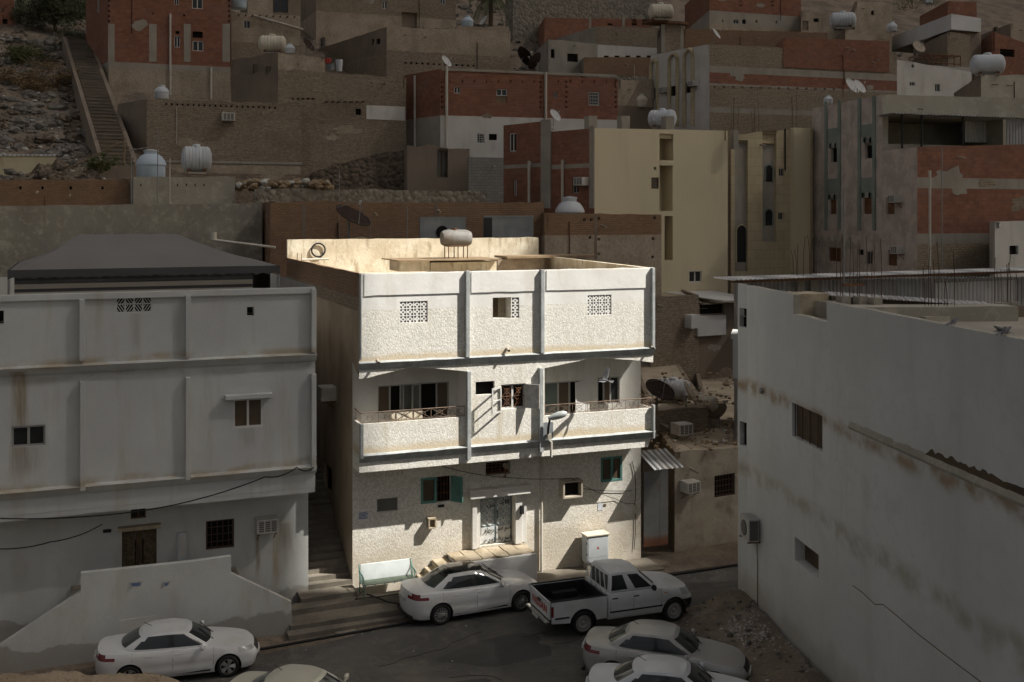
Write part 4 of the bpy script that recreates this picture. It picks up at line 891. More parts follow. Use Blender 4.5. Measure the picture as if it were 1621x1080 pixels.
# ------------------------------------------------------------------ grey-white house on the left with the tent on its roof
def leftthouse():
    o0 = MAIN.w(MP(488, 860, 0)[0], 0, 0); LF = Fr(o0.x, o0.y, A); LP = LF.p; U = -1.15
    H = thing('neighbour_house', 'weathered white three storey house with wall pilasters and a dark tent on its roof', 'house', tuple(o0), A)
    zo = LP(300, 791, U)[1]; z2 = LP(300, 755, U-.1)[1]; z3 = LP(300, 570, U-.1)[1]; zt = LP(300, 459, U)[1]; x0 = -15.
    rU = lambda *p: LF.rect(*p, U)
    bw = (.235, .165, .085); gr = (.25, .22, .17); X = lambda px, d: LP(px, 700, d)[0]; Zp = lambda px, py, d: LP(px, py, d)[1]
    left_paint(z2, z3, [(X(32, U), .36, z3-.1, z2, bw, .75), (X(45, U), .5, Zp(45, 708, U), z2+.3, gr, .5), (X(392, U), .35, Zp(392, 678, U), z2+.6, gr, .35), (X(215, U), .3, Zp(215, 496, U), z3, gr, .4)])
    left_low([(LP(407, 870, 0)[0], .14, LP(407, 838, 0)[1], LP(407, 935, 0)[1], bw, .7), (LP(438, 870, 0)[0], .22, LP(438, 838, 0)[1], LP(438, 945, 0)[1], (.40, .32, .20), .85), (LP(452, 850, 0)[0], .3, LP(452, 828, 0)[1], LP(452, 880, 0)[1], bw, .5)])
    F0 = lambda s, z, e: (s, e, z); FU = lambda s, z, e: (s, U+e, z)
    W = LP(499, 600, U)[0]
    low = dict(v=LF.rect(207, 796, 231, 821), d=LF.rect(193, 836, 248, 905), w=LF.rect(326, 823, 371, 869))
    mb = MB(); panel(mb, F0, x0, 0, -1, zo-.02, [(*low['v'], .15), (*low['d'], .18), (*low['w'], .15)], rm=None, ss=[-i for i in range(15)]); mb.build('ground_floor_wall', 'left_low', H)
    w1, w2, lat, h1, h2 = rU(18, 674, 72, 707), rU(369, 631, 416, 677), rU(184, 469, 240, 495), rU(391, 486, 402, 500), rU(-8, 492, 6, 513)
    mb = MB(); panel(mb, FU, x0, W, zo+.02, zt, [(*w1, .15), (*w2, .15), (*lat, .18), (*h1, .2), (*h2, .2)], rm=None, ss=[-i for i in range(15)], top=lambda s: .025*mn.noise((s*1.1, 0, 8)))
    mb.quad((W, U, zo+.02), (W, 9, zo+.02), (W, 9, zt), (W, U, zt)); mb.quad((0, 0, -1), (0, 9, -1), (0, 9, zo), (0, 0, zo))
    mb.quad((x0, 9, -1), (W, 9, -1), (W, 9, zt), (x0, 9, zt)); mb.build('upper_wall', 'left_paint', H)
    mb = MB(); mb.box(x0, W-.01, U+.01, 9, zo-.15, zo+.015); mb.box(x0, W-.01, U+.36, U+.46, zt-.95, zt-.04); mb.build('overhang', 'left_paint', H)
    mb = MB(); mb.quad((x0, U+.2, zt-.85), (W-.02, U+.2, zt-.85), (W-.02, 9, zt-.85), (x0, 9, zt-.85)); mb.build('roof', 'sand_roof', H)
    for px, y0, y1 in ((130, 474, 572), (298, 468, 565), (494, 458, 558), (131, 604, 777), (298, 598, 760), (498, 592, 745)):
        a = LP(px, (y0+y1)/2, U-.2)[0]; za, zb = LP(px, y1, U-.2)[1], LP(px, y0, U-.2)[1]; k = .16
        if px > 480: a = W-k/2-.004
        mb = MB(); mb.box(a-k/2, a+k/2, U-.24, U-.001, za, zb); mb.build('pilaster', 'left_paint', H, .012)
    mb = MB(); mb.box(x0, W, U-.1, U-.001, zt-.22, zt-.02); mb.build('coping', 'left_paint', H, .012)
    for z, nm in ((z3, 'ledge'), (z2, 'ledge')):
        mb = MB(); n = 26
        for i in range(n):
            a, b = x0+(W+.02-x0)*i/n, x0+(W+.02-x0)*(i+1)/n
            mb.add([(a, U-.24, z), (b, U-.24, z), (b, U-.002, z+.05), (a, U-.002, z+.05), (a, U-.06, z-.24), (b, U-.06, z-.24), (b, U-.002, z-.24), (a, U-.002, z-.24)],
                   [(0, 1, 2, 3), (4, 5, 1, 0), (7, 6, 5, 4)]+([(1, 5, 6, 2)] if i == n-1 else []))
        mb.build(nm, 'left_paint', H)
    window(H, FU, *w1, 'two', .1, 'alu', 'glass_dark'); window(H, FU, *w2, 'two', .06, 'white_frame', 'glass_brown')
    a, b, c, d = w2; mb = MB(); mb.box(a-.28, c+.28, U-.3, U-.002, d+.03, d+.17); mb.build('window_hood', 'left_paint', H, .01)
    window(H, FU, *h1, 'hole', .2); window(H, FU, *h2, 'hole', .2)
    mb = MB(); a, b, c, d = lat; n = 11
    mb.quad((a, U+.15, b), (c, U+.15, b), (c, U+.15, d), (a, U+.15, d), 1)
    for j in range(2):
        z0, z1 = b+(d-b)*j/2, b+(d-b)*(j+1)/2; mb.box(a, c, U+.02, U+.05, z0, z0+.03)
        nb = 12; st = (c-a)/nb; zm = (z0+z1)/2
        for k in range(nb):
            xa, xb = a+st*k, a+st*(k+1); f = (k//3 % 2) ^ j
            for za, zb in ((z0, zm), (zm, z1)):
                p, q = ((xa, za), (xb, zb)) if f else ((xa, zb), (xb, za)); mb.cyl((p[0], U+.03, p[1]), (q[0], U+.03, q[1]), .017, n=4)
        for k in range(5): x = a+(c-a)*k/4; mb.box(max(a, x-.02), min(c, x+.02), U+.01, U+.052, z0, z1)
    mb.build('lattice', ['left_low', 'dark'], H)
    window(H, F0, *low['v'], 'two', .12, 'rust', 'glass_dark'); window(H, F0, *low['w'], 'grille', .14, 'rod_rust', 'dark')
    a, b, c, d = low['d']; m = (a+c)/2
    for p, q in ((a, m-.09), (m+.09, c)):
        mb = MB(); mb.box(p+.04, q-.04, .07, .1, b, d-.05); k = mb.build('door', 'ornate_door', H)
    mb = MB(); mb.box(m-.09, m+.09, .03, .12, b, d-.05); mb.box(a, a+.05, .0, .15, b, d-.05); mb.box(c-.05, c, .0, .15, b, d-.05); mb.build('door_frame', 'brown_wood', H)
    mb = MB(); mb.box(a-.12, c+.12, -.3, -.002, d+.0, d+.12); mb.build('door_lintel', 'platform_stone', H)
    a, b, c, d = LF.rect(163, 838, 176, 843); mb = MB(); mb.box(a, c, -.03, -.002, b, d); mb.build('house_number', 'ink', H)
    # stair wall
    D = -2.1; P = lambda x, y: LP(x, y, D)
    poly = [P(-60, 1062), P(0, 1022), P(128, 937), P(128, 908), P(300, 890), P(366, 881), P(366, 908), P(461, 953), P(463, 985)]
    poly = [(poly[0][0], -1.2)]+poly+[(poly[-1][0]+.05, -1.2)]
    S0 = lambda s, z, e: (s, e, z)
    mb = MB(); mb.prism(poly, S0, D, D+.22); mb.build('stair_wall', 'left_low', H)
    top = P(250, 895)[1]-1.0; xl, xr = P(128, 920)[0], P(366, 890)[0]
    mb = MB(); mb.box(xl-.3, xr+.4, D+.221, -.003, -1, top)
    n = 8
    for i in range(n): mb.box(xl-.3-.36*(i+1), xl-.3-.36*i-.002, D+.221, -.003, -1, max(-.7, top-.25*(i+1)-.45)); mb.box(xr+.4+.3*i+.002, xr+.4+.3*(i+1), D+.221, -.003, -1, max(-.6, top-.24*(i+1)-.5))
    mb.build('stair', 'step_stone', H)
    # cupboard door in the stair wall
    a, b, c, d = LF.rect(190, 978, 250, 1016, D); mb = MB(); mb.box(a, c, D-.02, D-.002, b-.6, d); mb.build('hatch', 'white_plaster', H)
    a, b, c, d = LF.rect(281, 842, 295, 888); mb = MB(); mb.box(a, c, -.16, -.002, b, d); k = mb.build('meter_box', 'cabinet', H)
    mb = MB(); mb.box(a+.04, c-.04, -.175, -.161, b+(d-b)*.55, d-.05); mb.box(a+.04, c-.04, -.175, -.161, b+(d-b)*.22, b+(d-b)*.48); mb.build('panel', 'ac_case', k)
    # torn posters on the stair wall
    for px0, py0, px1, py1 in ((203, 921, 226, 934), (256, 921, 270, 930)):
        mb = MB(); q = [P(px0, py0), P(px1, py0-1), P(px1-3, (py0+py1)/2), P(px0+7, py1-3), P(px0-2, py1+3)]; mb.prism(q, S0, D-.012, D-.002); po = mb.build('torn_poster', 'litter_pale', H); mb = MB(); q = [P(px0+4, py0+2), P(px1-3, py0+1), P(px1-5, py0+6), P(px0+6, py0+7)]; mb.prism(q, S0, D-.018, D-.013); mb.build('print', 'ink_blue', po)
    # ---- tent on the roof
    d0, d1 = -.1, 6.6; zE = LP(200, 425, d0)[1]; zR = LP(200, 370.5, (d0+d1)/2)[1]
    E0, E1 = LP(14, 428, d0)[0], LP(441, 420, d0)[0]; R0, R1 = LP(126, 370, (d0+d1)/2)[0], LP(281, 370, (d0+d1)/2)[0]
    E1b = E1+.0; dm = (d0+d1)/2
    tz = MB(); T = thing('tent', 'dark grey hipped canvas tent with striped walls on the flat roof', 'tent', tuple(LF.w((E0+E1)/2, dm, zt-.85)), A)
    ox, oy, oz = (E0+E1)/2, dm, zt-.85
    L = lambda s, d, z: (s-ox, d-oy, z-oz)
    def roofquad(a, b, c, d, sag):
        a, b, c, d = map(Vector, (a, b, c, d))
        def fn(u, v): p = a.lerp(b, u).lerp(d.lerp(c, u), v); return p-Vector((0, 0, sag*math.sin(math.pi*v)+.015*mn.noise((u*9, v*4, 1))))
        tz.grid(fn, 14, 8)
    roofquad(L(E0, d0, zE), L(E1, d0, zE), L(R1, dm, zR), L(R0, dm, zR), .12); roofquad(L(E1, d1, zE), L(E0, d1, zE), L(R0, dm, zR), L(R1, dm, zR), .12)
    roofquad(L(E0, d1, zE), L(E0, d0, zE), L(R0, dm, zR), L(R0, dm, zR+.002), .12); roofquad(L(E1, d0, zE), L(E1, d1, zE), L(R1, dm, zR+.002), L(R1, dm, zR), .12)
    tz.build('canopy', 'canvas', T)
    v = MB()
    def val(p, q, n):
        p, q = Vector(p), Vector(q); vs = []; fs = []
        for i in range(n*6+1):
            t = i/(n*6); a = p.lerp(q, t); sc = .30-.07*abs(math.sin(math.pi*i/6)); vs += [a+Vector((0, 0, .012)), a-Vector((0, 0, sc))]
        v.add(vs, [(2*i, 2*i+1, 2*i+3, 2*i+2) for i in range(n*6)])
    o_ = .04; val(L(E0-o_, d0-o_, zE), L(E1+o_, d0-o_, zE), 22); val(L(E1+o_, d0-o_, zE), L(E1+o_, d1+o_, zE), 12); val(L(E0-o_, d1, zE), L(E0-o_, d0-o_, zE), 12)
    v.build('valance', 'canvas_dark', T)
    zz = zt-.85; wl = MB(); i = .15
    for (x0_, y0_, x1_, y1_) in ((E0+i, d0+i, E1-i-.7, d0+i), (E1-i, d0+i+.7, E1-i, d1-i), (E0+i, d0+i, E0+i, d1-i)):
        wl.quad(L(x0_, y0_, zz), L(x1_, y1_, zz), L(x1_, y1_, zE-.02), L(x0_, y0_, zE-.02))
    wl.build('tent_wall', 'canvas_dark', T)
    st = MB()
    for za, zb in ((.30, .40), (.47, .56), (.78, .84)):
        h = zE-zz; st.box(*[E0+i-ox, E1-i-.72-ox], d0+i-.03-oy, d0+i-.004-oy, zE-h*zb-oz, zE-h*za-oz)
    st.build('wall_stripe', 'canvas_stripe', T)
    for x, y in ((E0, d0), (E1, d0), (E1, d1), (E0, d1)): ps = MB(); ps.cyl(L(x, y, zz), L(x, y, zE), .04); ps.build('pole', 'pole_grey', T)
    return LF, U, zt, H
LF, LU, LZT, HL = leftthouse()

# ------------------------------------------------------------------ tall blank-walled building on the right
def righthouse():
    Yc = 37.4; c0 = at(1183, 943, Yc); dirn = Vector(((600-CX)/F, 1, 0)).normalized()     # along the wall, away from the camera
    ang = math.atan2(-dirn.y, -dirn.x)                                                        # towards the camera
    RF = Fr(c0.x, c0.y, ang)
    H = thing('corner_building', 'tall blank white plastered building with a long stained side wall and three small windows', 'building', tuple(c0), ang)
    L = 26.; zt = RF.p(1230, 461, 0)[1]
    rx = lambda *p: RF.rect(*p, 0)
    fn = lambda s, z, e: (s, e, z-c0.z)
    n1, n2 = RF.p(1256, 480, 0)[0], RF.p(1309, 500, 0)[0]; zn = RF.p(1282, 503, 0)[1]
    w1, w2, w3 = rx(1254, 648, 1302, 703), rx(1258, 864, 1296, 902), rx(1180, 672, 1181.5, 700)
    def top(s):
        b = .03*mn.noise((s*1.5, 3, 3))
        return b-.02*s*0
    mb = MB()
    zsplit = zn-.4
    panel(mb, fn, 0, L, -1.8, zsplit, [(*w1, .2), (*w2, .35)], None, [L*i/26 for i in range(27)], (), None, rm=None)
    for a, b, z in ((0, n1, zt), (n1, n2, zn), (n2, L, zt-.03)):
        nn = max(1, int((b-a)/.8)); panel(mb, fn, a, b, zsplit, z, (), None, [a+(b-a)*i/nn for i in range(nn+1)], (), top)
    # chamfer and far face
    ch = at(1168, 500, Yc+.55); q = Vector((ch.x, ch.y, 0))-Vector((c0.x, c0.y, 0)); cs, cd = q.dot(RF.u), q.dot(RF.n)
    l = math.hypot(cs, cd); tx, ty = -cs/l, -cd/l; nx, ny = (-ty, tx) if tx > 0 else (ty, -tx)
    fc = lambda s, z, e: (cs+tx*s+nx*e, cd+ty*s+ny*e, z-c0.z)
    CF = Fr(ch.x, ch.y, math.atan2(c0.y-ch.y, c0.x-ch.x))
    hw1, hw2 = CF.rect(1170.5, 488, 1182, 518), CF.rect(1171, 668, 1182, 706)
    panel(mb, fc, 0, l, -1.8, zt+.05, [(*hw1, .15), (*hw2, .15)], None, (), (), None, rm=None)
    e0 = Vector((cs, cd)); fs_, fd_ = 0., 1.
    e1 = e0+Vector((fs_, fd_))*22
    mb.quad((e0.x, e0.y, -1.2), (e1.x, e1.y, -1.2), (e1.x, e1.y, zn-.5-c0.z), (e0.x, e0.y, zn-.5-c0.z))
    mb.quad((L, 0, -1.2), (L, 20, -1.2), (L, 20, zn-.5-c0.z), (L, 0, zn-.5-c0.z))
    right_paint(RF.p(1450, 925, 0)[1]-c0.z, RF.p(1480, 745, 0)[1]-c0.z)
    mb.build('wall', ['right_paint'], H)
    for h in (hw1, hw2): window(H, fc, *h, 'hole', .12)
    # parapet thickness
    mb = MB(); th = .22; zr = zn-.5
    for a, b, z in ((0, n1, zt), (n1, n2, zn), (n2, L, zt-.03)):
        nn = max(1, int((b-a)/.8))
        for i in range(nn):
            p, q2 = a+(b-a)*i/nn, a+(b-a)*(i+1)/nn; zp, zq = z+top(p)-c0.z, z+top(q2)-c0.z
            mb.hexa([(p, .003, zr-c0.z), (q2, .003, zr-c0.z), (q2, th, zr-c0.z), (p, th, zr-c0.z), (p, .003, zp-.003), (q2, .003, zq-.003), (q2, th, zq-.003), (p, th, zp-.003)])
    mb.build('parapet', 'grey_plaster', H)
    mb = MB(); mb.add([(.01, .02, zr-c0.z), (L, .02, zr-c0.z), (L, 20, zr-c0.z), (e1.x, e1.y, zr-c0.z), (e0.x+.02, e0.y+.02, zr-c0.z)], [(0, 1, 2, 3, 4)]); mb.build('roof', 'cement', H)
    window(H, fn, *w1, 'board', .16, glass='brown_wood'); a, b, c, d = w1
    mb = MB()
    for k in range(5): x = a+(c-a)*k/4; mb.cyl((x, .1, b-c0.z), (x, .1, d-c0.z), .02, n=5)
    mb.build('window_bars', 'brown_wood', H)
    window(H, fn, *w2, 'board', .33, glass='brown_wood')
    # round vent, long cornice scar on the wall
    x, z = RF.p(1207, 619, 0); mb = MB(); mb.cyl((x, -.1, z-c0.z), (x, -.002, z-c0.z), .10, n=14); mb.build('vent', 'pole_grey', H)
    p, q2 = RF.p(1345, 672, 0), RF.p(1625, 795, 0); mb = MB(); nn = 26
    for i in range(nn):
        u, v = i/nn, (i+1)/nn; a, b = p[0]+(q2[0]-p[0])*u, p[0]+(q2[0]-p[0])*v; za, zb = p[1]+(q2[1]-p[1])*u-c0.z, p[1]+(q2[1]-p[1])*v-c0.z
        h0 = .10+.06*mn.noise((a*2, 1, 1)); mb.hexa([(a, -.025, za-.12), (b, -.025, zb-.12), (b, -.002, zb-.12), (a, -.002, za-.12), (a, -.05, za-.05), (b, -.05, zb-.05), (b, -.002, zb+h0), (a, -.002, za+h0)])
    mb.build('ledge', 'grey_plaster', H)
    mb = MB(); nn = 40      # exposed rusty patches above the ledge
    a0, a1 = RF.p(1462, 712, 0)[0], RF.p(1640, 800, 0)[0]; zz = p[1]-c0.z
    pts0, pts1 = [], []
    for i in range(nn+1):
        a = a0+(a1-a0)*i/nn; zb = p[1]+(q2[1]-p[1])*((a-p[0])/(q2[0]-p[0]))-c0.z; k = .2+.12*mn.noise((a*3, 4, 4))+.08*mn.noise((a*9, 2, 2)); k *= min(1, i/4)
        pts0.append((a, -.006, zb+.05)); pts1.append((a, -.006, zb+.05+max(.02, k)))
    vs = pts0+pts1; mb.add(vs, [(i, i+1, nn+2+i, nn+1+i) for i in range(nn)]); mb.build('exposed_patch', 'brown_wood', H)
    # crack low on the wall
    cr = [RF.p(*q_, 0) for q_ in ((1350, 927), (1365, 938), (1385, 957), (1398, 957), (1420, 975), (1455, 1005), (1500, 1040), (1560, 1085))]
    mb = MB(); mb.tube([(x, -.004, z-c0.z) for x, z in cr], .012, 4); mb.build('crack', 'rust', H)
    # balcony slab on the far side
    b0 = at(1158, 530, Yc+1.1); mb = MB()
    iv = (Matrix.Translation(c0) @ Matrix.Rotation(ang, 4, 'Z')).inverted()
    zA, zB = at(1160, 530, Yc+1).z, at(1160, 598, Yc+1).z
    for (x0, x1, z0, z1) in ((1157, 1172, zA-.12, zA+.05), (1160, 1172, zB, zA-.122)):
        pts = [at(x0, 500, Yc+.75), at(x1, 500, Yc+.75), at(x1, 500, Yc+2.2), at(x0+3, 500, Yc+2.4)]
        mb.hexa([iv @ Vector((p_.x, p_.y, z0)) for p_ in pts]+[iv @ Vector((p_.x, p_.y, z1)) for p_ in pts])
    mb.build('balcony', 'right_paint', H)
    return RF, c0, zt, zr, fn, H
RF, RC, RZT, RZR, RFN, HR = righthouse()

# ------------------------------------------------------------------ houses of the hillside, near to far
h_ = house
K = dict(frame='white_frame')
h_('brick_house', 'brown brick building right behind the sunlit white house roof', (428, 319, 58), (861, 321, 63), (412, 66), 'brown_brick', zb=3, bands=[], par=1.0, jit=.07)
B1 = HOUSES[-1]
for px in (481, 690): slab(B1, px-3, 324, px+3, 382, .02, 'dark_shaded_mud', 'dark_wall_strip')  # thin dark strips standing proud of the wall
B2 = h_('brick_house', 'brick building with plastered lower half and small square wall holes, beside the cream block', (862, 337, 62), (1047, 340, 65), (820, 72), 'brown_brick', bands=[(373, 'mud_plaster')], zb=2,
   wins=[(x-2, y-2, x+2, y+2, 'hole') for x, y in ((925, 348), (936, 348), (948, 346), (1036, 345), (934, 376), (948, 379), (1034, 378), (948, 402), (1033, 407))])
slab(B2, 941, 340, 945, 410, .015, 'dark_shaded_mud', 'dark_wall_strip')  # thin raised dark strip
h_('grey_house', 'low grey cement house with pale plaster swirls behind the dark tent', (-90, 327, 55), (415, 322, 62), (-120, 66), 'swirl_cement', zb=2, par=.3, jit=.03)
h_('brick_wall', 'long brown brick parapet wall above the swirled grey cement wall', (-90, 285, 62), (204, 284, 65), (-95, 63.2), 'brown_brick', 'cement', zb=8, par=.25, cat='wall', group=None, jit=.02, bands=[],
   wins=[(x, 298-3, x+4, 298+2, 'hole') for x in (30, 65, 110, 160)])
B3 = h_('grey_house', 'small grey plaster house carrying the blue water tank on its edge', (211, 281, 64), (372, 280, 66), (205, 72), 'grey_plaster', zb=8, par=.1, jit=.03, wins=[(x, 291, x+2, 295, 'hole') for x in (222, 280, 294, 308, 322)])
h_('stone_wall', 'long rough rubble stone wall above the brown brick building', (403, 299, 64), (771, 302, 68.5), (402, 65.2), 'rubble_stone', zb=6, par=.3, jit=.09, cat='wall', group=None)
h_('site_cabin', 'cream metal site cabin at the foot of the rocky slope', (-40, 247, 68), (88, 247, 70), (-45, 72), 'sheet_cream', zb=12, par=.05, jit=.0, cat='cabin', group=None, roof='sheet_white', cop='sheet_white')
h_('tan_house', 'wide tan mud brick house with two wall air conditioners below the red brick block', (232, 157, 76), (476, 164, 77), (186, 79.5), 'mud_brick', 'dark_shaded_mud', jit=.04, par=.15, wins=[(262+k*8.6, 163+.3*k, 265+k*8.6, 166.5+.3*k, 'hole') for k in range(21)])
H6 = HOUSES[-1]
slab(H6, 232, 255, 478, 259, .05, 'cement', 'string_course'); slab(H6, 232, 262, 476, 275, .03, 'mud_plaster', 'plinth')
H6b = h_('tan_house', 'tall tan mud brick house with a row of projecting beams over bare stone patches', (440, 110, 80), (643, 124, 84), (366, 83.6), 'mud_brick', 'dark_shaded_mud', jit=.06, par=.8,
   wins=[(563, 172, 572, 182, 'hole')]+[(462+k*8, 155, 466+k*8, 158, 'hole') for k in range(5)], swins=[(421, 105, 427, 118, 'hole'), (400, 102, 404, 117, 'hole')], bands=[])
hb = h_('x', '', (440, 84, 80.1), (514, 93, 81.6), (367, 83.9), 'mud_plaster', 'dark_shaded_mud', parent=H6b.root, pname='upper_room', par=.2, zb=at(440, 113, 80.1).z-.5)
mb = MB()
for k, x in enumerate((513, 523, 532, 542, 552, 562, 570)):
    f = H6b.fr; s_, z_ = f.p(x+4, 161, -.4); mb.cyl((s_, .1, z_), (s_+.02, -.75, z_-.03), .055, n=6)
mb.build('roof_beam', 'brown_wood', H6b.root)
a, b, c, d = H6b.fr.rect(580, 168, 641, 190); mb = MB(); mb.box(a, c, -.04, -.002, b, d); mb.build('plaster_patch', 'white_plaster', H6b.root)
mb = MB()      # eroded stone foot
def ruin(H, x0, x1, y0, y1, n=24):
    f = H.fr; vs = []; 
    for i in range(n+1):
        x = x0+(x1-x0)*i/n; yy = y0+(y1-y0)*(1-i/n)**1.4+5*mn.noise((x*.05, 3, 3)); s_, z_ = f.p(x, yy, 0); _, zl = f.p(x, 330, 0)
        vs += [(s_, -.25, zl), (s_, -.12+.1*mn.noise((x*.2, 1, 1)), z_), (s_, -.002, z_+.05)]
    m = MB(); m.add(vs, [f_ for i in range(n) for f_ in ((3*i, 3*i+3, 3*i+4, 3*i+1), (3*i+1, 3*i+4, 3*i+5, 3*i+2))]); return m
ruin(H6b, 490, 643, 238, 275).build('stone_base', 'dark_rubble', H6b.root)

H7 = h_('brick_house', 'bright red brick block with grey columns above the tan house', (172, -40, 88), (365, -34, 90), (136, 94), 'red_brick', 'red_brick', bands=[(98, 'cement'), (107, 'mud_plaster')], jit=0,
   wins=[(276, 57, 285, 75, 'two', K), (278, 49, 284, 54, 'hole'), (305, 50, 321, 60, 'hole'), (305, 65, 322, 81, 'two', K), (304, -6, 321, 14, 'two', K), (276, -6, 283, 8, 'two', K), (241, 20, 243, 23, 'hole'), (290, 22, 293, 26, 'hole')],
   swins=[(153, -10, 157, 20, 'two', K)])
for x0, x1 in ((171, 181.5), (236, 248), (291, 302), (352, 364)): slab(H7, x0, 38, x1, 98, .03, 'cement', 'column')
pipe(H7, 269.5, 22, 157, .09); pipe(H7, 334, 107, 157, .09)
for y in range(0, 40, 8): slab(H7, 171, y, 174, y+3, .02, 'dark', 'brick_gap'); slab(H7, 361, y, 364, y+3, .02, 'dark', 'brick_gap')
H11 = h_('tan_house', 'tan house with one small window and a sloping white pipe under its beams', (366, 19, 93), (475, 25, 95), (345, 104), 'mud_plaster', 'dark_shaded_mud', wins=[(386, 33, 396, 45, 'two')], jit=.04, bands=[(66, 'mud_brick')])
mb = MB(); f = H11.fr; p, q = f.p(400, 24, -.25), f.p(480, 47, -.25); mb.cyl((p[0], -.25, p[1]), (q[0], -.25, q[1]), .09); mb.build('sloping_pipe', 'pvc', H11.root)
mb = MB()
for k in range(9): s_, z_ = f.p(378+k*11, 23.5+k*.4, -.3); mb.cyl((s_, .1, z_), (s_, -.6, z_-.02), .06, n=6)
mb.build('roof_beam', 'brown_wood', H11.root)
h_('tan_house', 'plain tan house standing above the water tanks left of the dark gap', (392, -30, 102), (432, -30, 103), (380, 110), 'mud_plaster', 'dark_shaded_mud')
h_('shop_house', 'dark timber fronted house wedged between two tan houses at the top', (428, -20, 105), (476, -20, 106), (420, 110), 'dark_shaded_mud', 'dark_shaded_mud', wins=[(432, -10, 456, 20, 'two', dict(frame='brown_wood'))])
H12 = h_('tan_house', 'large tan house with a shaded side wall stepping down toward the dishes', (612, 43, 97), (808, 49, 100), (502, 110), 'mud_plaster', 'dark_shaded_mud', jit=.08, par=.5, swins=[(588, 62, 592, 71, 'hole'), (596, 61, 602, 70, 'hole'), (506, 60, 514, 75, 'two', K)], bands=[(80, 'mud_brick')],
   wins=[(640+k*9, 98+.4*k, 644+k*9, 101+.4*k, 'hole') for k in range(13)])
H13 = h_('tan_house', 'tall tan house at the top edge with small barred windows', (500, -40, 112), (722, -34, 116), (476, 119), 'mud_brick', 'dark_shaded_mud', jit=0,
   wins=[(605, 2, 613, 14, 'two', K), (697, -6, 705, 7, 'two', K), (636, 20, 661, 44, 'board', dict(dep=.5, glass='dark_shaded_mud'))], bands=[(18, 'mud_plaster')])
H14 = h_('brick_house', 'house with red brick upper storey over a white plastered ground floor', (697, 109, 82), (978, 125, 86), (640, 86), 'red_brick', 'red_brick', bands=[(183, 'white_plaster')], jit=.02,
   sbands=[(183, 'cement')],
   wins=[(719, 138, 729, 148, 'two', K), (786, 141, 803, 152, 'two', K), (786, 152, 803, 163, 'board', dict(glass='timber')), (877, 146, 882, 155, 'two', K), (932, 146, 949, 167, 'grille', K), (755, 212, 767, 227, 'grille', K), (774, 212, 787, 222, 'hole')]
   + [(x, y, x+3, y+3, 'hole') for x in (698, 854, 895, 973) for y in (128, 136, 144, 152, 160, 168)]+[(x, 127, x+1.6, 131, 'hole') for x in range(712, 960, 19)])
pipe(H14, 707, 105, 232, .11); pipe(H14, 864, 114, 188, .11)
slab(H14, 699, 113, 976, 117, .06, 'cement', 'string_course')
mb = MB(); f = H14.sf; p = f.p(660, 120, -.1); q = f.p(660, 232, -.1); mb.cyl(H14.sfn(p[0], p[1], -.1), H14.sfn(q[0], q[1], -.1), .09); mb.build('drain_pipe', 'pvc', H14.root)
h_('ruined_wall', 'crumbling mud wall with a dark doorway below the red and white house', (645, 231, 78.5), (743, 236, 80), (640, 80.5), 'dark_shaded_mud', jit=.16, par=.2, cat='ruin', group=None, wins=[(692, 236, 709, 281, 'two', dict(frame='brown_wood', dep=.3))])
h_('block_wall', 'grey concrete block wall in deep shade left of the cream block', (742, 249, 78), (806, 250, 79), (740, 79), 'block_wall', par=.2, cat='wall', group=None, jit=.01)

# cream block with red brick flank
H24 = h_('apartment_block', 'cream painted block with recessed balconies and a dark red brick flank', (941, 203, 66), (1152, 207, 70), (862, 69.3), 'cream_paint', 'red_brick', jit=0, par=.5,
   sbands=[(258, 'cement'), (265, 'red_brick')],
   wins=[(1044, 212, 1066, 254, 'board', dict(dep=1.3, glass='cream_paint')), (1044, 262, 1065, 334, 'board', dict(dep=1.3, glass='cream_paint')), (1052, 342, 1065, 412, 'board', dict(dep=1.3, glass='cream_paint')), (1031, 281, 1043, 299, 'grille', dict(frame='rod_rust')), (1035, 264, 1039, 269, 'hole'), (1091, 429, 1111, 447, 'two', K)],
   swins=[(906, 281, 916, 306, 'two', dict(frame='alu'))])
pipe(H24, 841, 255, 322, .1, sidef=True); pipe(H24, 894, 253, 325, .1, sidef=True)
slab(H24, 859, 190, 874, 330, .12, 'cement', 'column', sidef=True); slab(H24, 934, 200, 941, 330, .05, 'cement', 'column', sidef=True)
h_('brick_house', 'dark red brick house with an arched window left of the cream block', (861, 192, 69.6), (872, 192, 69.9), (797, 73), 'red_brick', 'red_brick', par=.3, jit=.02, sbands=[(258, 'cement'), (264, 'red_brick')], swins=[(806, 211, 817, 240, 'two', K), (813, 285, 818, 310, 'two', K)])
for px in (1057, 987, 935): s_, z_ = H24.fr.p(px, 203, 1.5); mb = MB(); mb.box(s_-.3, s_+.3, 1.2, 1.8, z_-.6, z_+.75); mb.build('column_stub', 'cement', H24.root)

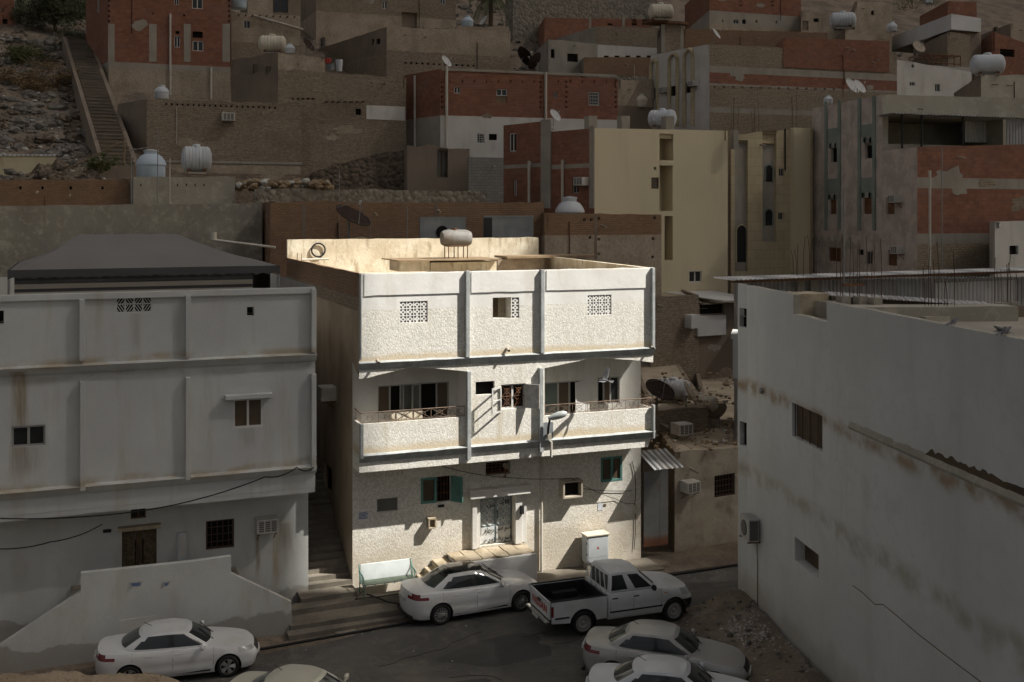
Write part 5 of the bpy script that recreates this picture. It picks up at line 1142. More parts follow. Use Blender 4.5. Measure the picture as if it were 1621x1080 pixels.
# cream tiled building
H23 = h_('apartment_block', 'narrow cream tiled building with two grey panels of arched windows', (1157, 213, 71), (1287, 203, 74), (1130, 82), 'cream_tile', 'cream_tile', jit=.06, par=.5,
   wins=[(1163, 222, 1184, 430, 'board', dict(dep=.25, glass='cement')), (1207, 212, 1229, 383, 'board', dict(dep=.25, glass='cement')), (1233, 267, 1241, 279, 'two'), (1232, 337, 1240, 348, 'two')])
slab(H23, 1254, 203, 1280, 470, .35, 'cream_paint', 'bay')
def archwin(H, x0, y0, x1, y1, dep, sidef=False, m='glass_dark', fr='green_trim', out=.0):
    """an arch-headed window: dark opening plate with a trim rim, standing on the wall plane at inward depth dep"""
    f = H.sf if sidef else H.fr; fn = H.sfn if sidef else H.fn; a, b, c, d = f.rect(x0, y0, x1, y1, dep); r = (c-a)/2; pts = [(a, b), (c, b)]
    for k in range(9): t = math.pi*k/8; pts.append(((a+c)/2+r*math.cos(t), d-r+r*math.sin(t)))
    mb = MB(); mb.prism(pts, fn, dep-.02, dep-.001, 0)
    o = mb.build('window', m, H.root); mb = MB()
    mb.tube([fn(x, z, dep-.03) for x, z in pts[1:]+[pts[0]]], .05, 4); mb.build('frame', fr, o); return o
archwin(H23, 1211, 261, 1223, 288, .23); archwin(H23, 1210, 331, 1223, 357, .23); archwin(H23, 1165, 356, 1182, 415, .23, fr='cream_paint')
pipe(H23, 1243, 204, 270, .05, 'cable_black', .05)

# pink building, in two bodies
K2 = dict(dep=.2)
H22 = h_('apartment_block', 'dusty pink building with green trimmed twin arches and a roofed open terrace', (1397, 150, 66), (1720, 158, 71), (1285, 74.5), 'grey_plaster', 'pink_plaster', jit=.02, par=.3,
   wins=[(1406, 187, 1588, 230, 'board', dict(dep=4., glass='grey_plaster')), (1592, 187, 1640, 240, 'board', dict(dep=.3, glass='sheet_grey'))],
   swins=[(1315, 234, 1325, 257, 'hole', K2), (1369, 226, 1381, 251, 'hole', K2), (1313, 315, 1324, 339, 'board', dict(dep=.15, glass='rust')), (1366, 313, 1380, 339, 'board', dict(dep=.15, glass='rust')), (1311, 392, 1332, 414, 'board', dict(dep=.15, glass='rust')), (1358, 395, 1367, 404, 'hole'), (1371, 398, 1381, 419, 'two')])
H22b = h_('x', '', (1452, 233, 62), (1720, 226, 67), (1396, 65.5), 'red_brick', 'pink_plaster', parent=H22.root, pname='front_wing', par=.4, jit=.02, bands=[(281, 'cement'), (298, 'red_brick'), (370, 'cement'), (386, 'herringbone')], sbands=[],
   swins=[(1403, 313, 1416, 339, 'board', dict(dep=.15, glass='rust')), (1405, 396, 1420, 421, 'board', dict(dep=.15, glass='rust'))], zb=H22.fr.o.z)
for y0, y1, x0s in ((152, 365, ((1308, 1311.5), (1329, 1332.5), (1360.5, 1364.5), (1384, 1388))),):
    for x0, x1 in x0s: slab(H22, x0, y0+(1390-x0)*.12, x1, y1, .1, 'green_trim', 'wall_strip', sidef=True)
for x0, x1, y0, y1 in ((1312, 1329, 203, 226), (1312, 1329, 283, 306), (1365, 1384, 197, 216), (1365, 1384, 281, 304)): slab(H22, x0, y0, x1, y1, .05, 'green_trim', 'wall_panel', sidef=True)
for xs, y in ((((1314, 1318), (1322, 1326)), 226), (((1368, 1373), (1377, 1382)), 217), (((1312, 1316.5), (1320.5, 1325)), 307), (((1365, 1370), (1376, 1381)), 304)):
    for x0, x1 in xs: archwin(H22, x0, y, x1, y+9, -.02, True, 'dark')
mb = MB(); s_, z_ = H22.fr.p(1380, 186, -1); a, b = H22.fr.p(1403, 186, -.6)[0], H22.fr.p(1597, 186, -.6)[0]; z_ = H22.fr.p(1500, 186, -.3)[1]
mb.box(a, b, -1.4, .3, z_, z_+.07); mb.build('terrace_roof', 'sheet_grey', H22.root)
mb = MB()
for px in (1428, 1459, 1524): s_ = H22.fr.p(px, 210, -1)[0]; mb.cyl((s_, -1., z_-3.2), (s_, -1., z_), .07, n=6)
mb.build('terrace_post', 'plastic_black', H22.root)
a, b, c, d = H22.fr.rect(1526, 185, 1585, 226, 1.5); mb = MB(); mb.box(a, c, 1.4, 1.45, b, d); mb.build('terrace_screen', 'sheet_white', H22.root)
# dentil zigzag on the foot of the pink wing
fB = lambda x0, x1, y0, y1: H22.sf.rect(x0, y0, x1, y1, -.03)
mb = MB(); a, b, c, d = fB(1287, 1352, 372, 392); n = 6; pts = [(a, b), (c, b)]
for k in range(2*n, -1, -1): pts.append((a+(c-a)*k/(2*n), d if k % 2 else b+(d-b)*.35))
mb.prism(pts, H22.sfn, -.05, -.002); mb.build('zigzag_band', 'grey_plaster', H22.root)

# large herringbone house
H17 = h_('brick_house', 'long herringbone brick house with a white arched end wall and red brick bands', (1123, 70, 92), (1420, 84, 98), (1030, 98.5), 'herringbone', 'white_plaster', jit=.04, par=.5, sbands=[],
   bands=[(104, 'cement'), (115, 'red_brick'), (132, 'cement'), (135, 'herringbone'), (170, 'cement'), (178, 'herringbone')], wins=[(1130+k*14.5, 136+k*.3, 1133+k*14.5, 139+k*.3, 'hole') for k in range(15)],
   swins=[(1034, 139, 1041, 158, 'hole'), (1062, 136, 1072, 152, 'hole'), (1086, 131, 1097, 147, 'hole')])
H17b = h_('x', '', (1240, 60, 94.2), (1408, 65, 97.65), (1226, 99), 'red_brick', 'red_brick', parent=H17.root, pname='upper_storey', par=.3, jit=.03, zb=at(1240, 106, 94).z)
for x0, x1, y0 in ((1033, 1043, 96), (1062, 1075, 86), (1086, 1099, 79)):
    f = H17.sf; a, b, c, d = f.rect(x0, y0, x1, 200, -.1); r = (c-a)/2; mb = MB()
    mb.tube([H17.sfn(a, b, -.06), H17.sfn(a, d-r, -.06)]+[H17.sfn((a+c)/2-r*math.cos(math.pi*k/8), d-r+r*math.sin(math.pi*k/8), -.06) for k in range(1, 8)]+[H17.sfn(c, d-r, -.06), H17.sfn(c, b, -.06)], .2, 4)
    mb.build('arch_trim', 'cream_tile', H17.root)
H16 = h_('stair_tower', 'small brick stair room with cement corners carrying a cream tank', (1047, 38, 108), (1082, 38, 109), (1040, 113), 'mud_brick', 'dark_shaded_mud', swins=[(1042, 48, 1045, 60, 'hole')], par=.1)
for x0, x1 in ((1047, 1053), (1077, 1082)): slab(H16, x0, 39, x1, 82, .03, 'cement', 'column')
slab(H16, 1030, 33.5, 1088, 37.5, .4, 'rust', 'roof_slab', 1.5)
H15 = h_('brick_house', 'brown brick house with white lower storey and grey side wall', (944, 42, 114), (1044, 44, 116), (880, 122), 'mud_brick', 'cement', bands=[(71, 'white_plaster')], sbands=[], wins=[(956+k*17, 88, 964+k*17, 93, 'hole') for k in range(5)])
h_('brick_house', 'red brick parapet house with grey columns under the rocky retaining wall', (862, 28, 122), (1032, 31, 125), (850, 130), 'red_brick', 'red_brick', jit=.05, wins=[(x, 37, x+8, 40, 'hole') for x in (962, 1000, 1016)])
for x in (932, 985): slab(HOUSES[-1], x, 28, x+4, 48, .05, 'cement', 'column')
h_('brick_house', 'low brick house between the red brick storey and the arched end wall', (924, 91, 104), (1032, 91, 106), (905, 112), 'brown_brick', 'cement', bands=[(118, 'rubble_stone')])
h_('grey_house', 'grey concrete house with slanting shadows beside the dark dishes', (868, 62, 105), (946, 70, 107), (838, 118), 'cement', 'cement', wins=[(898, 85, 915, 98, 'hole'), (872, 78, 878, 92, 'hole')])
h_('tan_house', 'small tan house in shade behind the round cream tank', (978, 128, 96), (1034, 126, 98), (970, 103), 'mud_plaster', 'dark_shaded_mud', bands=[(167, 'dark_shaded_mud')])
h_('brick_house', 'brick house with a plain parapet behind the long herringbone house', (1082, 46, 112), (1310, 52, 117), (1075, 120), 'brown_brick', 'dark_shaded_mud', jit=.05)
H18 = h_('brick_house', 'red brick topped house with small square windows at the top edge', (1123, -30, 120), (1268, -30, 124), (1084, 134), 'red_brick', 'red_brick', bands=[(17, 'cement'), (38, 'mud_plaster')], jit=0,
   wins=[(1161, 31, 1170, 38, 'two'), (1175, 31, 1181, 38, 'hole'), (1196, 32, 1199, 36, 'hole'), (1228, 33, 1230, 37, 'hole'), (1143, 31, 1145, 35, 'hole')]+[(x, y, x+5, y+1.5, 'hole') for x in (1170, 1220) for y in (2, 8)])
h_('tan_house', 'tan house with a dark open roof shelter right of the red brick house', (1268, 18, 121), (1354, 22, 123), (1262, 128), 'mud_plaster', 'dark_shaded_mud', wins=[(1288, 29, 1296, 35, 'hole'), (1270, 33, 1280, 48, 'board', dict(glass='dark_shaded_mud'))])
h_('tan_house', 'plain tan house with one square window above the white metal shed', (1353, 3, 120), (1412, 5, 121), (1346, 127), 'mud_plaster', 'dark_shaded_mud', wins=[(1379, 17, 1384, 24, 'hole')])
h_('tan_house', 'tan house under a low parapet beside the white ribbed tank', (1338, 47, 108), (1410, 50, 109), (1318, 114), 'mud_plaster', 'dark_shaded_mud', par=.2)
h_('metal_shed', 'white sheet metal rooftop shed on the upper right', (1506, 22, 111), (1553, 29, 112.5), (1408, 126), 'sheet_flat', 'sheet_flat', par=.05, jit=0, zb=at(1506, 47, 111).z, cat='shed', roof='sheet_flat', group=None)
h_('tan_house', 'tan brick house directly under the white metal shed', (1502, 45, 112), (1553, 47, 113.5), (1470, 120), 'mud_plaster', 'dark_shaded_mud', par=.1)
h_('tan_house', 'boxy brown brick house below the shed with a dark side', (1500, 51, 106), (1536, 55, 107), (1446, 117), 'mud_brick', 'dark_shaded_mud', par=.3)
h_('brick_house', 'distant red brick house on the skyline slope', (1500, 2, 132), (1546, 3, 133), (1456, 142), 'red_brick', 'red_brick')
h_('brick_house', 'small orange brick house with a dark arched opening at the right edge', (1571, 50, 110), (1640, 74, 112), (1553, 116), 'red_brick', 'red_brick', jit=.05, wins=[(1583, 78, 1606, 90, 'hole')])
h_('tan_house', 'flat tan house at the upper right edge below the rocks', (1600, 37, 122), (1700, 37, 124), (1552, 130), 'mud_plaster', 'dark_shaded_mud', swins=[(1571, 43, 1577, 50, 'hole')])
H21 = h_('white_house', 'white plastered house with rusty roof frames on the right', (1410, 93, 100), (1538, 114, 103), (1395, 108), 'white_plaster', 'cement', par=.1, wins=[(1440, 130, 1448, 136, 'two'), (1480, 133, 1488, 145, 'two'), (1443, 102, 1447, 107, 'hole')])
h_('grey_house', 'mottled grey plaster house carrying the large white tank', (1553, 119, 75), (1720, 119, 79), (1510, 86), 'grey_plaster', 'dark_shaded_mud', par=.1)
h_('brick_house', 'red brick house behind dusty bushes in the top left corner', (-60, -30, 98), (22, -30, 100), (-70, 106), 'red_brick', 'red_brick', wins=[(4, 30, 12, 38, 'hole')])
h_('grey_house', 'grey concrete house behind the green tree in the top left corner', (34, -30, 101), (118, -30, 104), (24, 108), 'cement', 'dark_shaded_mud', wins=[(52, -10, 66, 12, 'two', K)])
h_('stone_wall', 'high pebbly retaining wall at the top centre beside the palm', (812, -20, 128), (1040, -20, 131), (800, 130), 'rubble_stone', cat='wall', group=None)
h_('tan_house', 'low mud house with a dark yard under the palm tree', (722, 43, 112), (806, 42, 114), (712, 118), 'mud_plaster', 'dark_shaded_mud', jit=.1)

h_('white_house', 'white rendered block with one square opening at the right edge', (1575, 352, 60), (1690, 348, 63), (1566, 63), 'white_plaster', 'white_plaster', par=.3, wins=[(1598, 389, 1612, 403, 'hole')])
# low houses in the gap right of the white house
HLW = h_('low_house', 'low single storey house with peeling plaster and a flat earth roof', (1068, 716, 43.6), (1190, 708, 45.6), (1012, 55), 'poor_plaster', 'mud_brick', par=.02, jit=.05, zb=-1.2, group='low houses beside the white house',
   wins=[(1131, 751, 1164, 786, 'grille', dict(frame='rod_rust', glass='dark'))])
h_('low_house', 'earth roofed house one level up with a rough block parapet wall', (1030, 651, 47.5), (1121, 644, 49.2), (1000, 64), 'mud_brick', 'mud_brick', par=.02, jit=.05, zb=0, group='low houses beside the white house', roof='sand_roof')
h_('low_house', 'flat earth roof behind the satellite dishes at the corner building', (1119, 664, 49.5), (1200, 668, 51), (1100, 66), 'mud_plaster', 'mud_brick', par=.02, jit=.04, zb=0, group='low houses beside the white house')
h_('brick_house', 'tan block house half in shadow beneath the white sheet roof', (1030, 470, 62), (1106, 467, 64), (1000, 70), 'mud_brick', 'mud_brick', par=.2, zb=1, group='low houses beside the white house')
H43 = h_('brick_house', 'shaded brown brick house under a white sheet metal roof', (1106, 480, 64.2), (1185, 480, 66), (1100, 70), 'dark_shaded_mud', 'dark_shaded_mud', par=.2, zb=1, group='low houses beside the white house', wins=[(1108, 482, 1146, 497, 'hole')])  # wall standing in shade, its shade put into the darker mud colour
slab(H43, 1102, 500, 1147, 531, .3, 'sheet_flat', 'metal_screen'); slab(H43, 1087, 498, 1102, 519, .9, 'sheet_flat', 'metal_screen')
mb = MB(); q = [H43.fr.p(1075, 463, 4)[0], H43.fr.p(1190, 463, 0)[0]]; z = H43.fr.p(1130, 478, -.8)[1]
mb.hexa([(q[0]-.4, -.9, z), (q[1], -.9, z), (q[1], 5, z+.25), (q[0]-1.2, 5, z+.25), (q[0]-.4, -.9, z+.06), (q[1], -.9, z+.06), (q[1], 5, z+.31), (q[0]-1.2, 5, z+.31)]); mb.build('sheet_roof', 'sheet_flat', H43.root)
# metal gate and its corrugated awning
gp = Fr(*(MAIN.w(WG+.15, .15, 0).xy), A)
a, b, c, d = gp.rect(1019, 745, 1053, 864); g = thing('metal_gate', 'rusty grey sheet metal gate under a corrugated awning', 'gate', tuple(gp.w((a+c)/2, 0, b)), A)
mb = MB(); w_ = (c-a)/2; mb.box(-w_, w_*.45, -.03, .03, 0, d-b); mb.build('gate_leaf', 'gate_metal', g)
mb = MB(); mb.box(w_*.48, w_+.12, -.03, .03, 0, d-b); mb.build('gate_leaf', 'gate_metal', g)
mb = MB(); mb.box(-w_-.06, w_+.18, -.05, .05, d-b, d-b+.5); mb.build('gate_top', 'dark_shaded_mud', g)
mb = MB(); h = d-b; n = 12; z0 = gp.p(1040, 746, -1.2)[1]-b; z1 = gp.p(1025, 714, .3)[1]-b
for i in range(n):
    x0, x1 = -w_-.1+(2*w_+.35)*i/n, -w_-.1+(2*w_+.35)*(i+1)/n; xm = (x0+x1)/2
    mb.quad((x0, -1.1, z0), (xm, -1.1, z0+.05), (xm, .35, z1+.05), (x0, .35, z1)); mb.quad((xm, -1.1, z0+.05), (x1, -1.1, z0), (x1, .35, z1), (xm, .35, z1+.05))
mb.build('awning', 'sheet_grey', g)
# sheet metal roofs behind the corner building
QH = h_('sheet_shed', 'long shed of white and grey corrugated sheets behind the corner building', (1167, 444, 46), (1720, 440, 56), (1162, 47.5), 'sheet_grey', 'sheet_grey', par=.05, jit=0, zb=0, cat='shed', roof='sheet_white', group=None)
slab(QH, 1480, 446, 1606, 486, .06, 'sheet_white', 'sheet_panel')
mb = MB(); a, b = QH.fr.p(1163, 440, -.9)[0], QH.fr.p(1700, 436, -.9)[0]; z = QH.hz+.06; n = 90
for i in range(n):
    x0, x1 = a+(b-a)*i/n, a+(b-a)*(i+1)/n; xm = (x0+x1)/2; e = z+(b-a)*0
    mb.quad((x0, -.9, e), (xm, -.9, e+.05), (xm, .6, e+.09), (x0, .6, e+.04)); mb.quad((xm, -.9, e+.05), (x1, -.9, e), (x1, .6, e+.04), (xm, .6, e+.09))
mb.build('corrugated_roof', 'sheet_white', QH.root)
mb = MB(); mb.box(a, b, -.8, -.7, z-.1, z-.01); mb.box(a+6, b-14, -.86, -.8, z-.42, z-.3, 0); mb.build('roof_beam', 'rust', QH.root)
# lean-to and little walls on the corner building's own roof
def R_(px, py, z): p = atz(px, py, z); return p
zq = RZR
P0, P1 = at(1312, 469, 37.5), at(1572, 486, 36.9)
lt = thing('lean_to', 'lean-to roof of white corrugated sheet over a dark store on the corner roof', 'lean-to', tuple(Vector((P0.x, P0.y, zq))), math.atan2(P1.y-P0.y, P1.x-P0.x))
mb = MB(); W = (Vector((P1.x, P1.y))-Vector((P0.x, P0.y))).length; n = 50; z0, z1 = P0.z-zq, P1.z-zq
for i in range(n):
    x0, x1 = W*i/n, W*(i+1)/n; xm = (x0+x1)/2; za, zb = z0+(z1-z0)*i/n, z0+(z1-z0)*(i+1)/n; zm = (za+zb)/2+.05
    mb.quad((x0, 0, za), (xm, 0, zm), (xm, .9, zm+.075), (x0, .9, za+.075)); mb.quad((xm, 0, zm), (x1, 0, zb), (x1, .9, zb+.075), (xm, .9, zm+.075))
mb.build('sheet_roof', 'sheet_white', lt)
mb = MB(); mb.quad((0, .7, -.1), (W+1.5, .7, -.1), (W+1.5, .7, z1-.02), (0, .7, z0-.02)); mb.box(.1, .2, .05, .15, -.1, z0-.03); mb.box(W-.2, W-.1, .05, .15, -.1, z1-.03); mb.build('store_front', 'dark_shaded_mud', lt)
for i, (x0, y0, x1, y1, Y, m, lab) in enumerate(((1308, 478, 1330, 512, 37.0, 'grey_plaster', 'rough plaster stub wall behind the notch in the long parapet'), (1466, 502, 1508, 530, 35.5, 'grey_plaster', 'low grey cement wall with steel rods behind the long parapet'),
        (1535, 486, 1572, 530, 37., 'cement', 'grey roof room with a dark hatch on the corner roof'), (1572, 486, 1606, 530, 36.8, 'platform_stone', 'yellowish roof room at the right edge of the corner roof'), (1255, 466, 1312, 505, 37.2, 'platform_stone', 'tan plaster wall seen through the parapet notch'),
        (1326, 487, 1612, 489, 35.6, 'grey_plaster', 'long low grey plaster wall running behind the long parapet'))):
    a, b = at(x0, y0, Y), at(x1, y0, Y*1.01); an = math.atan2(b.y-a.y, b.x-a.x); W = (b-a).length
    t = thing('roof_wall', lab, 'roof wall', (a.x, a.y, zq), an, 'walls on the corner roof'); mb = MB(); hgt = a.z-zq; n = 6
    for k in range(n):
        p, q = W*k/n, W*(k+1)/n; j0, j1 = .03*mn.noise((p*3, i, 1)), .03*mn.noise((q*3, i, 1))
        mb.hexa([(p, 0, -.1), (q, 0, -.1), (q, 1.1, -.1), (p, 1.1, -.1), (p, 0, hgt+j0), (q, 0, hgt+j1), (q, 1.1, hgt+j1), (p, 1.1, hgt+j0)])
    mb.build('wall', m, t)
    if i == 2 and hgt > 0: mb = MB(); mb.quad((W*.25, -.006, hgt*.05), (W*.9, -.006, hgt*.05), (W*.9, -.006, hgt*.42), (W*.25, -.006, hgt*.42)); mb.build('hatch', 'dark', t)

# repairs, spouts and conduits that break up the hillside walls
def weather():
    rr = random.Random(21)
    for H in HOUSES:
        if 'category' not in H.root.keys() or H.root['category'] not in ('house', 'wall', 'building') or H.front_mat in ('sheet_grey', 'sheet_flat', 'cream_paint', 'white_plaster', 'rubble_stone', 'swirl_cement'): continue
        free = lambda a, b, c, d: not any(h[0] < c and h[2] > a and h[1] < d and h[3] > b for h in H.holes)
        alt = {'red_brick': ('cement', 'mud_brick'), 'brown_brick': ('cement', 'mud_plaster'), 'mud_brick': ('mud_plaster', 'dark_shaded_mud', 'cement'), 'mud_plaster': ('mud_brick', 'cement', 'dark_shaded_mud')}.get(H.front_mat, ('cement', 'mud_plaster'))
        for k in range(4 if H.W > 9 else 2):
            r = rr.uniform(.35, 1.1); s_ = rr.uniform(.12, .88)*H.W; z_ = H.hz-rr.uniform(1.3, 5.5); e = rr.uniform(.35, .8)
            if not free(s_-r*1.5, z_-r, s_+r*1.5, z_+r) or s_-r*1.4 < .1 or s_+r*1.4 > H.W-.1 or z_ < 1: continue
            pts = []
            for i in range(18):
                a = 2*math.pi*i/18; q = r*(.8+.6*mn.noise((math.cos(a)*1.5+s_, math.sin(a)*1.5, z_))); pts.append((s_+q*1.3*math.cos(a), z_+q*e*math.sin(a)))
            mb = MB(); mb.prism(pts, H.fn, -.018, -.002); mb.build('plaster_patch', rr.choice(alt), H.root)
        for k in range(2 if H.W > 9 else 1):
            s_ = rr.uniform(.1, .9)*H.W; z_ = H.hz-rr.uniform(.45, .8); mb = MB()
            if not free(s_-.1, z_-.2, s_+.1, z_+.1): continue
            mb.cyl(H.fn(s_, z_, .1), H.fn(s_, z_-.1, -.55), .06, n=6); mb.build('roof_spout', 'poor_plaster', H.root)
        if H.W > 7:
            s_ = rr.uniform(.15, .85)*H.W; z_ = H.hz-rr.uniform(.3, 1.2); L = rr.uniform(2, 4)
            if free(s_-.1, z_-L, s_+.1, z_): mb = MB(); mb.tube([H.fn(s_, z_, -.04), H.fn(s_+.03, z_-L*.5, -.04), H.fn(s_, z_-L, -.04)], .03, 5); mb.build('conduit', rr.choice(('cable_black', 'pvc', 'rust')), H.root)
weather()

# ------------------------------------------------------------------ cars
def catmull(P, n):
    out = []; k = len(P); V = [Vector(p) for p in P]
    for i in range(k-1):
        p0, p1, p2, p3 = V[max(i-1, 0)], V[i], V[i+1], V[min(i+2, k-1)]
        for j in range(n):
            t = j/n; out.append(.5*((2*p1)+(-p0+p2)*t+(2*p0-5*p1+4*p2-p3)*t*t+(-p0+3*p1-3*p2+p3)*t**3))
    out.append(V[-1]); return out
NS = 10
def car(name, label, loc, rz, paint, kind='sedan', sc=1.0, opts=None, group='parked cars'):
    o = opts or {}
    root = thing(name, label, 'pickup truck' if kind == 'pickup' else 'car', loc, rz, group); root.scale = (sc,)*3
    if kind == 'sedan':
        H = o.get('h', 1.46); wr = .325; ax = (1.42, -1.36)
        R1 = [(2.36, 0, .52), (2.31, .42, .52), (2.10, .76, .52), (1.42, .88, .52), (.70, .895, .52), (-.15, .905, .52), (-.98, .90, .52), (-1.40, .89, .54), (-2.06, .80, .56), (-2.30, .45, .56), (-2.36, 0, .56)]
        R0 = [(x*.965, y*.965, .21) for x, y, z in R1]
        R2 = [(2.16, 0, .76), (2.12, .40, .77), (1.92, .70, .80), (1.40, .815, .875), (.72, .845, .93), (-.15, .86, .955), (-.98, .85, .975), (-1.42, .83, .985), (-2.06, .73, 1.0), (-2.24, .42, 1.02), (-2.28, 0, 1.03)]
        B = [(1.02, 0, .985), (.99, .38, .98), (.86, .64, .965), (.78, .72, .955), (.66, .765, .95), (-.15, .785, .965), (-.98, .765, .985), (-1.30, .70, 1.0), (-1.52, .60, 1.03), (-1.66, .34, 1.05), (-1.70, 0, 1.055)]
        T = [(.30, 0, H-.06), (.28, .30, H-.065), (.20, .49, H-.08), (.12, .54, H-.085), (.02, .565, H-.075), (-.22, .58, H-.05), (-.70, .565, H-.06), (-.86, .535, H-.075), (-.96, .47, H-.09), (-1.03, .27, H-.085), (-1.05, 0, H-.08)]
    else:
        H = 1.72; wr = .36; ax = (1.62, -1.48)
        R1 = [(2.42, 0, .68), (2.40, .45, .68), (2.24, .80, .68), (1.62, .88, .68), (.86, .89, .68), (.2, .89, .68), (-.5, .89, .68), (-.62, .885, .68), (-.66, .84, .68), (-.66, .4, .68), (-.66, 0, .68)]
        R0 = [(x*(.97 if x > 0 else 1), y*.97, .36) for x, y, z in R1]
        R2 = [(2.26, 0, .98), (2.22, .45, .99), (2.02, .76, 1.01), (1.55, .83, 1.06), (.90, .845, 1.09), (.2, .85, 1.10), (-.5, .85, 1.10), (-.6, .845, 1.10), (-.64, .80, 1.10), (-.65, .4, 1.10), (-.65, 0, 1.10)]
        B = [(1.18, 0, 1.13), (1.16, .42, 1.13), (1.06, .68, 1.12), (.98, .745, 1.11), (.85, .79, 1.11), (.2, .80, 1.12), (-.45, .795, 1.12), (-.53, .78, 1.12), (-.58, .72, 1.12), (-.60, .38, 1.12), (-.60, 0, 1.12)]
        T = [(.52, 0, H-.03), (.50, .36, H-.035), (.44, .58, H-.05), (.37, .63, H-.06), (.28, .655, H-.05), (-.05, .66, H-.03), (-.38, .655, H-.03), (-.46, .64, H-.04), (-.50, .59, H-.05), (-.53, .32, H-.04), (-.54, 0, H-.04)]
    rings = [catmull(r, NS) for r in (R0, R1, R2, B, T)]; n = len(rings[0])-1
    mid = [((a+b)/2) for a, b in zip(rings[1], rings[2])]
    def bulge(a, b, v, out, up):
        p = a.lerp(b, v); k = 4*v*(1-v); nrm = Vector((p.x*.12, p.y, 0)); l = max(nrm.length, 1e-3)
        e = min(1, l*2.5); return p+nrm/l*out*k*e+Vector((0, 0, up*k))
    strips = [(0, 1, 5, .03, 0), (1, 2, 5, .035, 0), (2, 3, 4, .0, .022), (3, 4, 8, .035, 0)]
    acc = {}
    def addq(key, q, s):
        m = acc.setdefault(key, {}); 
        m.setdefault('q', []).append([Vector((p.x, p.y*s, p.z)) for p in (q if s > 0 else q[::-1])])
    def wheelcut(p):
        for x in ax:
            d = Vector((p.x-x, p.z-wr)); 
            if abs(p.y) > .5 and d.length < wr*1.2:
                return x
        return None
    for si, (ia, ib, nv, out, up) in enumerate(strips):
        for i in range(n):
            k = (i+.5)/NS
            for j in range(nv):
                v0, v1 = j/nv, (j+1)/nv; vm = (v0+v1)/2
                q = [bulge(rings[ia][i], rings[ib][i], v0, out, up), bulge(rings[ia][i+1], rings[ib][i+1], v0, out, up), bulge(rings[ia][i+1], rings[ib][i+1], v1, out, up), bulge(rings[ia][i], rings[ib][i], v1, out, up)]
                if si < 2:
                    ins = [wheelcut(p) for p in q]
                    if all(x is not None for x in ins): continue
                    for t in range(4):
                        if ins[t] is not None:
                            d = Vector((q[t].x-ins[t], q[t].z-wr)); d = d.normalized()*wr*1.2 if d.length > 1e-4 else Vector((0, wr*1.2)); q[t] = Vector((ins[t]+d.x, q[t].y, wr+d.y))
                key = 'body'
                if kind == 'sedan':
                    if si == 3 and .09 < vm < .93:
                        if k < 1.95: key = 'windscreen'
                        elif 3.55 < k < 4.9 or 2.9 < k < 3.55 and vm < .62-(3.5-k)*.5: key = 'front_window'
                        elif 5.1 < k < 6.55 or 6.55 <= k < 7.0 and vm < .6: key = 'rear_window'
                        elif 4.9 <= k <= 5.1: key = 'pillar'
                        elif k > 8.2: key = 'rear_screen'
                    elif si == 3 and o.get('panoroof') and vm > .93 and (k < 2.1 or k > 8.2): key = 'roof_glass'
                    elif si == 1 and 1.1 < k < 2.5 and vm > .55: key = 'headlight'
                    elif si == 1 and (7.5 < k < 9.2 and .6 < vm < .8 or 7.9 < k < 8.7 and .6 < vm): key = 'tail_light'
                    elif si == 1 and k < 1.0 and .2 < vm < .8: key = 'grille'
                    elif si == 0 and k < 1.3 and .25 < vm < .8: key = 'grille'
                    elif si < 3 and 3.55 < k < 4.95 and (si > 0 or vm > .25): key = 'door'
                    elif si < 3 and 5.0 < k < 6.75 and (si > 0 or vm > .25): key = 'door2'
                else:
                    if si == 3 and .10 < vm < .90:
                        if k < 1.95: key = 'windscreen'
                        elif 3.5 < k < 4.85: key = 'front_window'
                        elif 5.15 < k < 6.4: key = 'rear_window'
                        elif k > 8.3: key = 'rear_screen'
                    elif si == 1 and 1.3 < k < 2.5 and vm > .35: key = 'headlight'
                    elif si == 1 and k < 1.2 and .2 < vm < .85: key = 'grille'
                    elif si == 0 and k < 2.6: key = 'bumper'
                    elif si < 3 and 3.6 < k < 4.95 and (si > 0 or vm > .25): key = 'door'
                    elif si < 3 and 5.05 < k < 6.5 and (si > 0 or vm > .25): key = 'door2'
                for s in (1, -1):
                    addq(key+('' if key in ('body', 'windscreen', 'rear_screen', 'grille', 'bumper') else ('|L' if s > 0 else '|R')), q, s)
    # roof
    tr = rings[4]; cr = [Vector((p.x, 0, p.z+.035*(1-abs((i/n)-.5)*2)**.6)) for i, p in enumerate(tr)]
    for i in range(n):
        for j in range(5):
            f = lambda a, b, v: a.lerp(b, v)+Vector((0, 0, .03*(1-(1-v)**2)))
            q = [f(tr[i], cr[i], j/5), f(tr[i+1], cr[i+1], j/5), f(tr[i+1], cr[i+1], (j+1)/5), f(tr[i], cr[i], (j+1)/5)]
            key = 'roof_glass' if o.get('panoroof') and (j > 0 or not 2.3 < i/NS < 8.) else 'roof' 
            for s in (1, -1): addq(key if key != 'roof' else 'body', q, s)
    matof = dict(body=paint, windscreen='car_glass', rear_screen='car_glass_rear', front_window='car_glass', rear_window='car_glass', pillar='plastic_black', headlight='lamp_clear', tail_light='tail_red', grille='plastic_black', door=paint, door2=paint, roof_glass='roof_glass', bumper='plastic_black')
    objs = {}
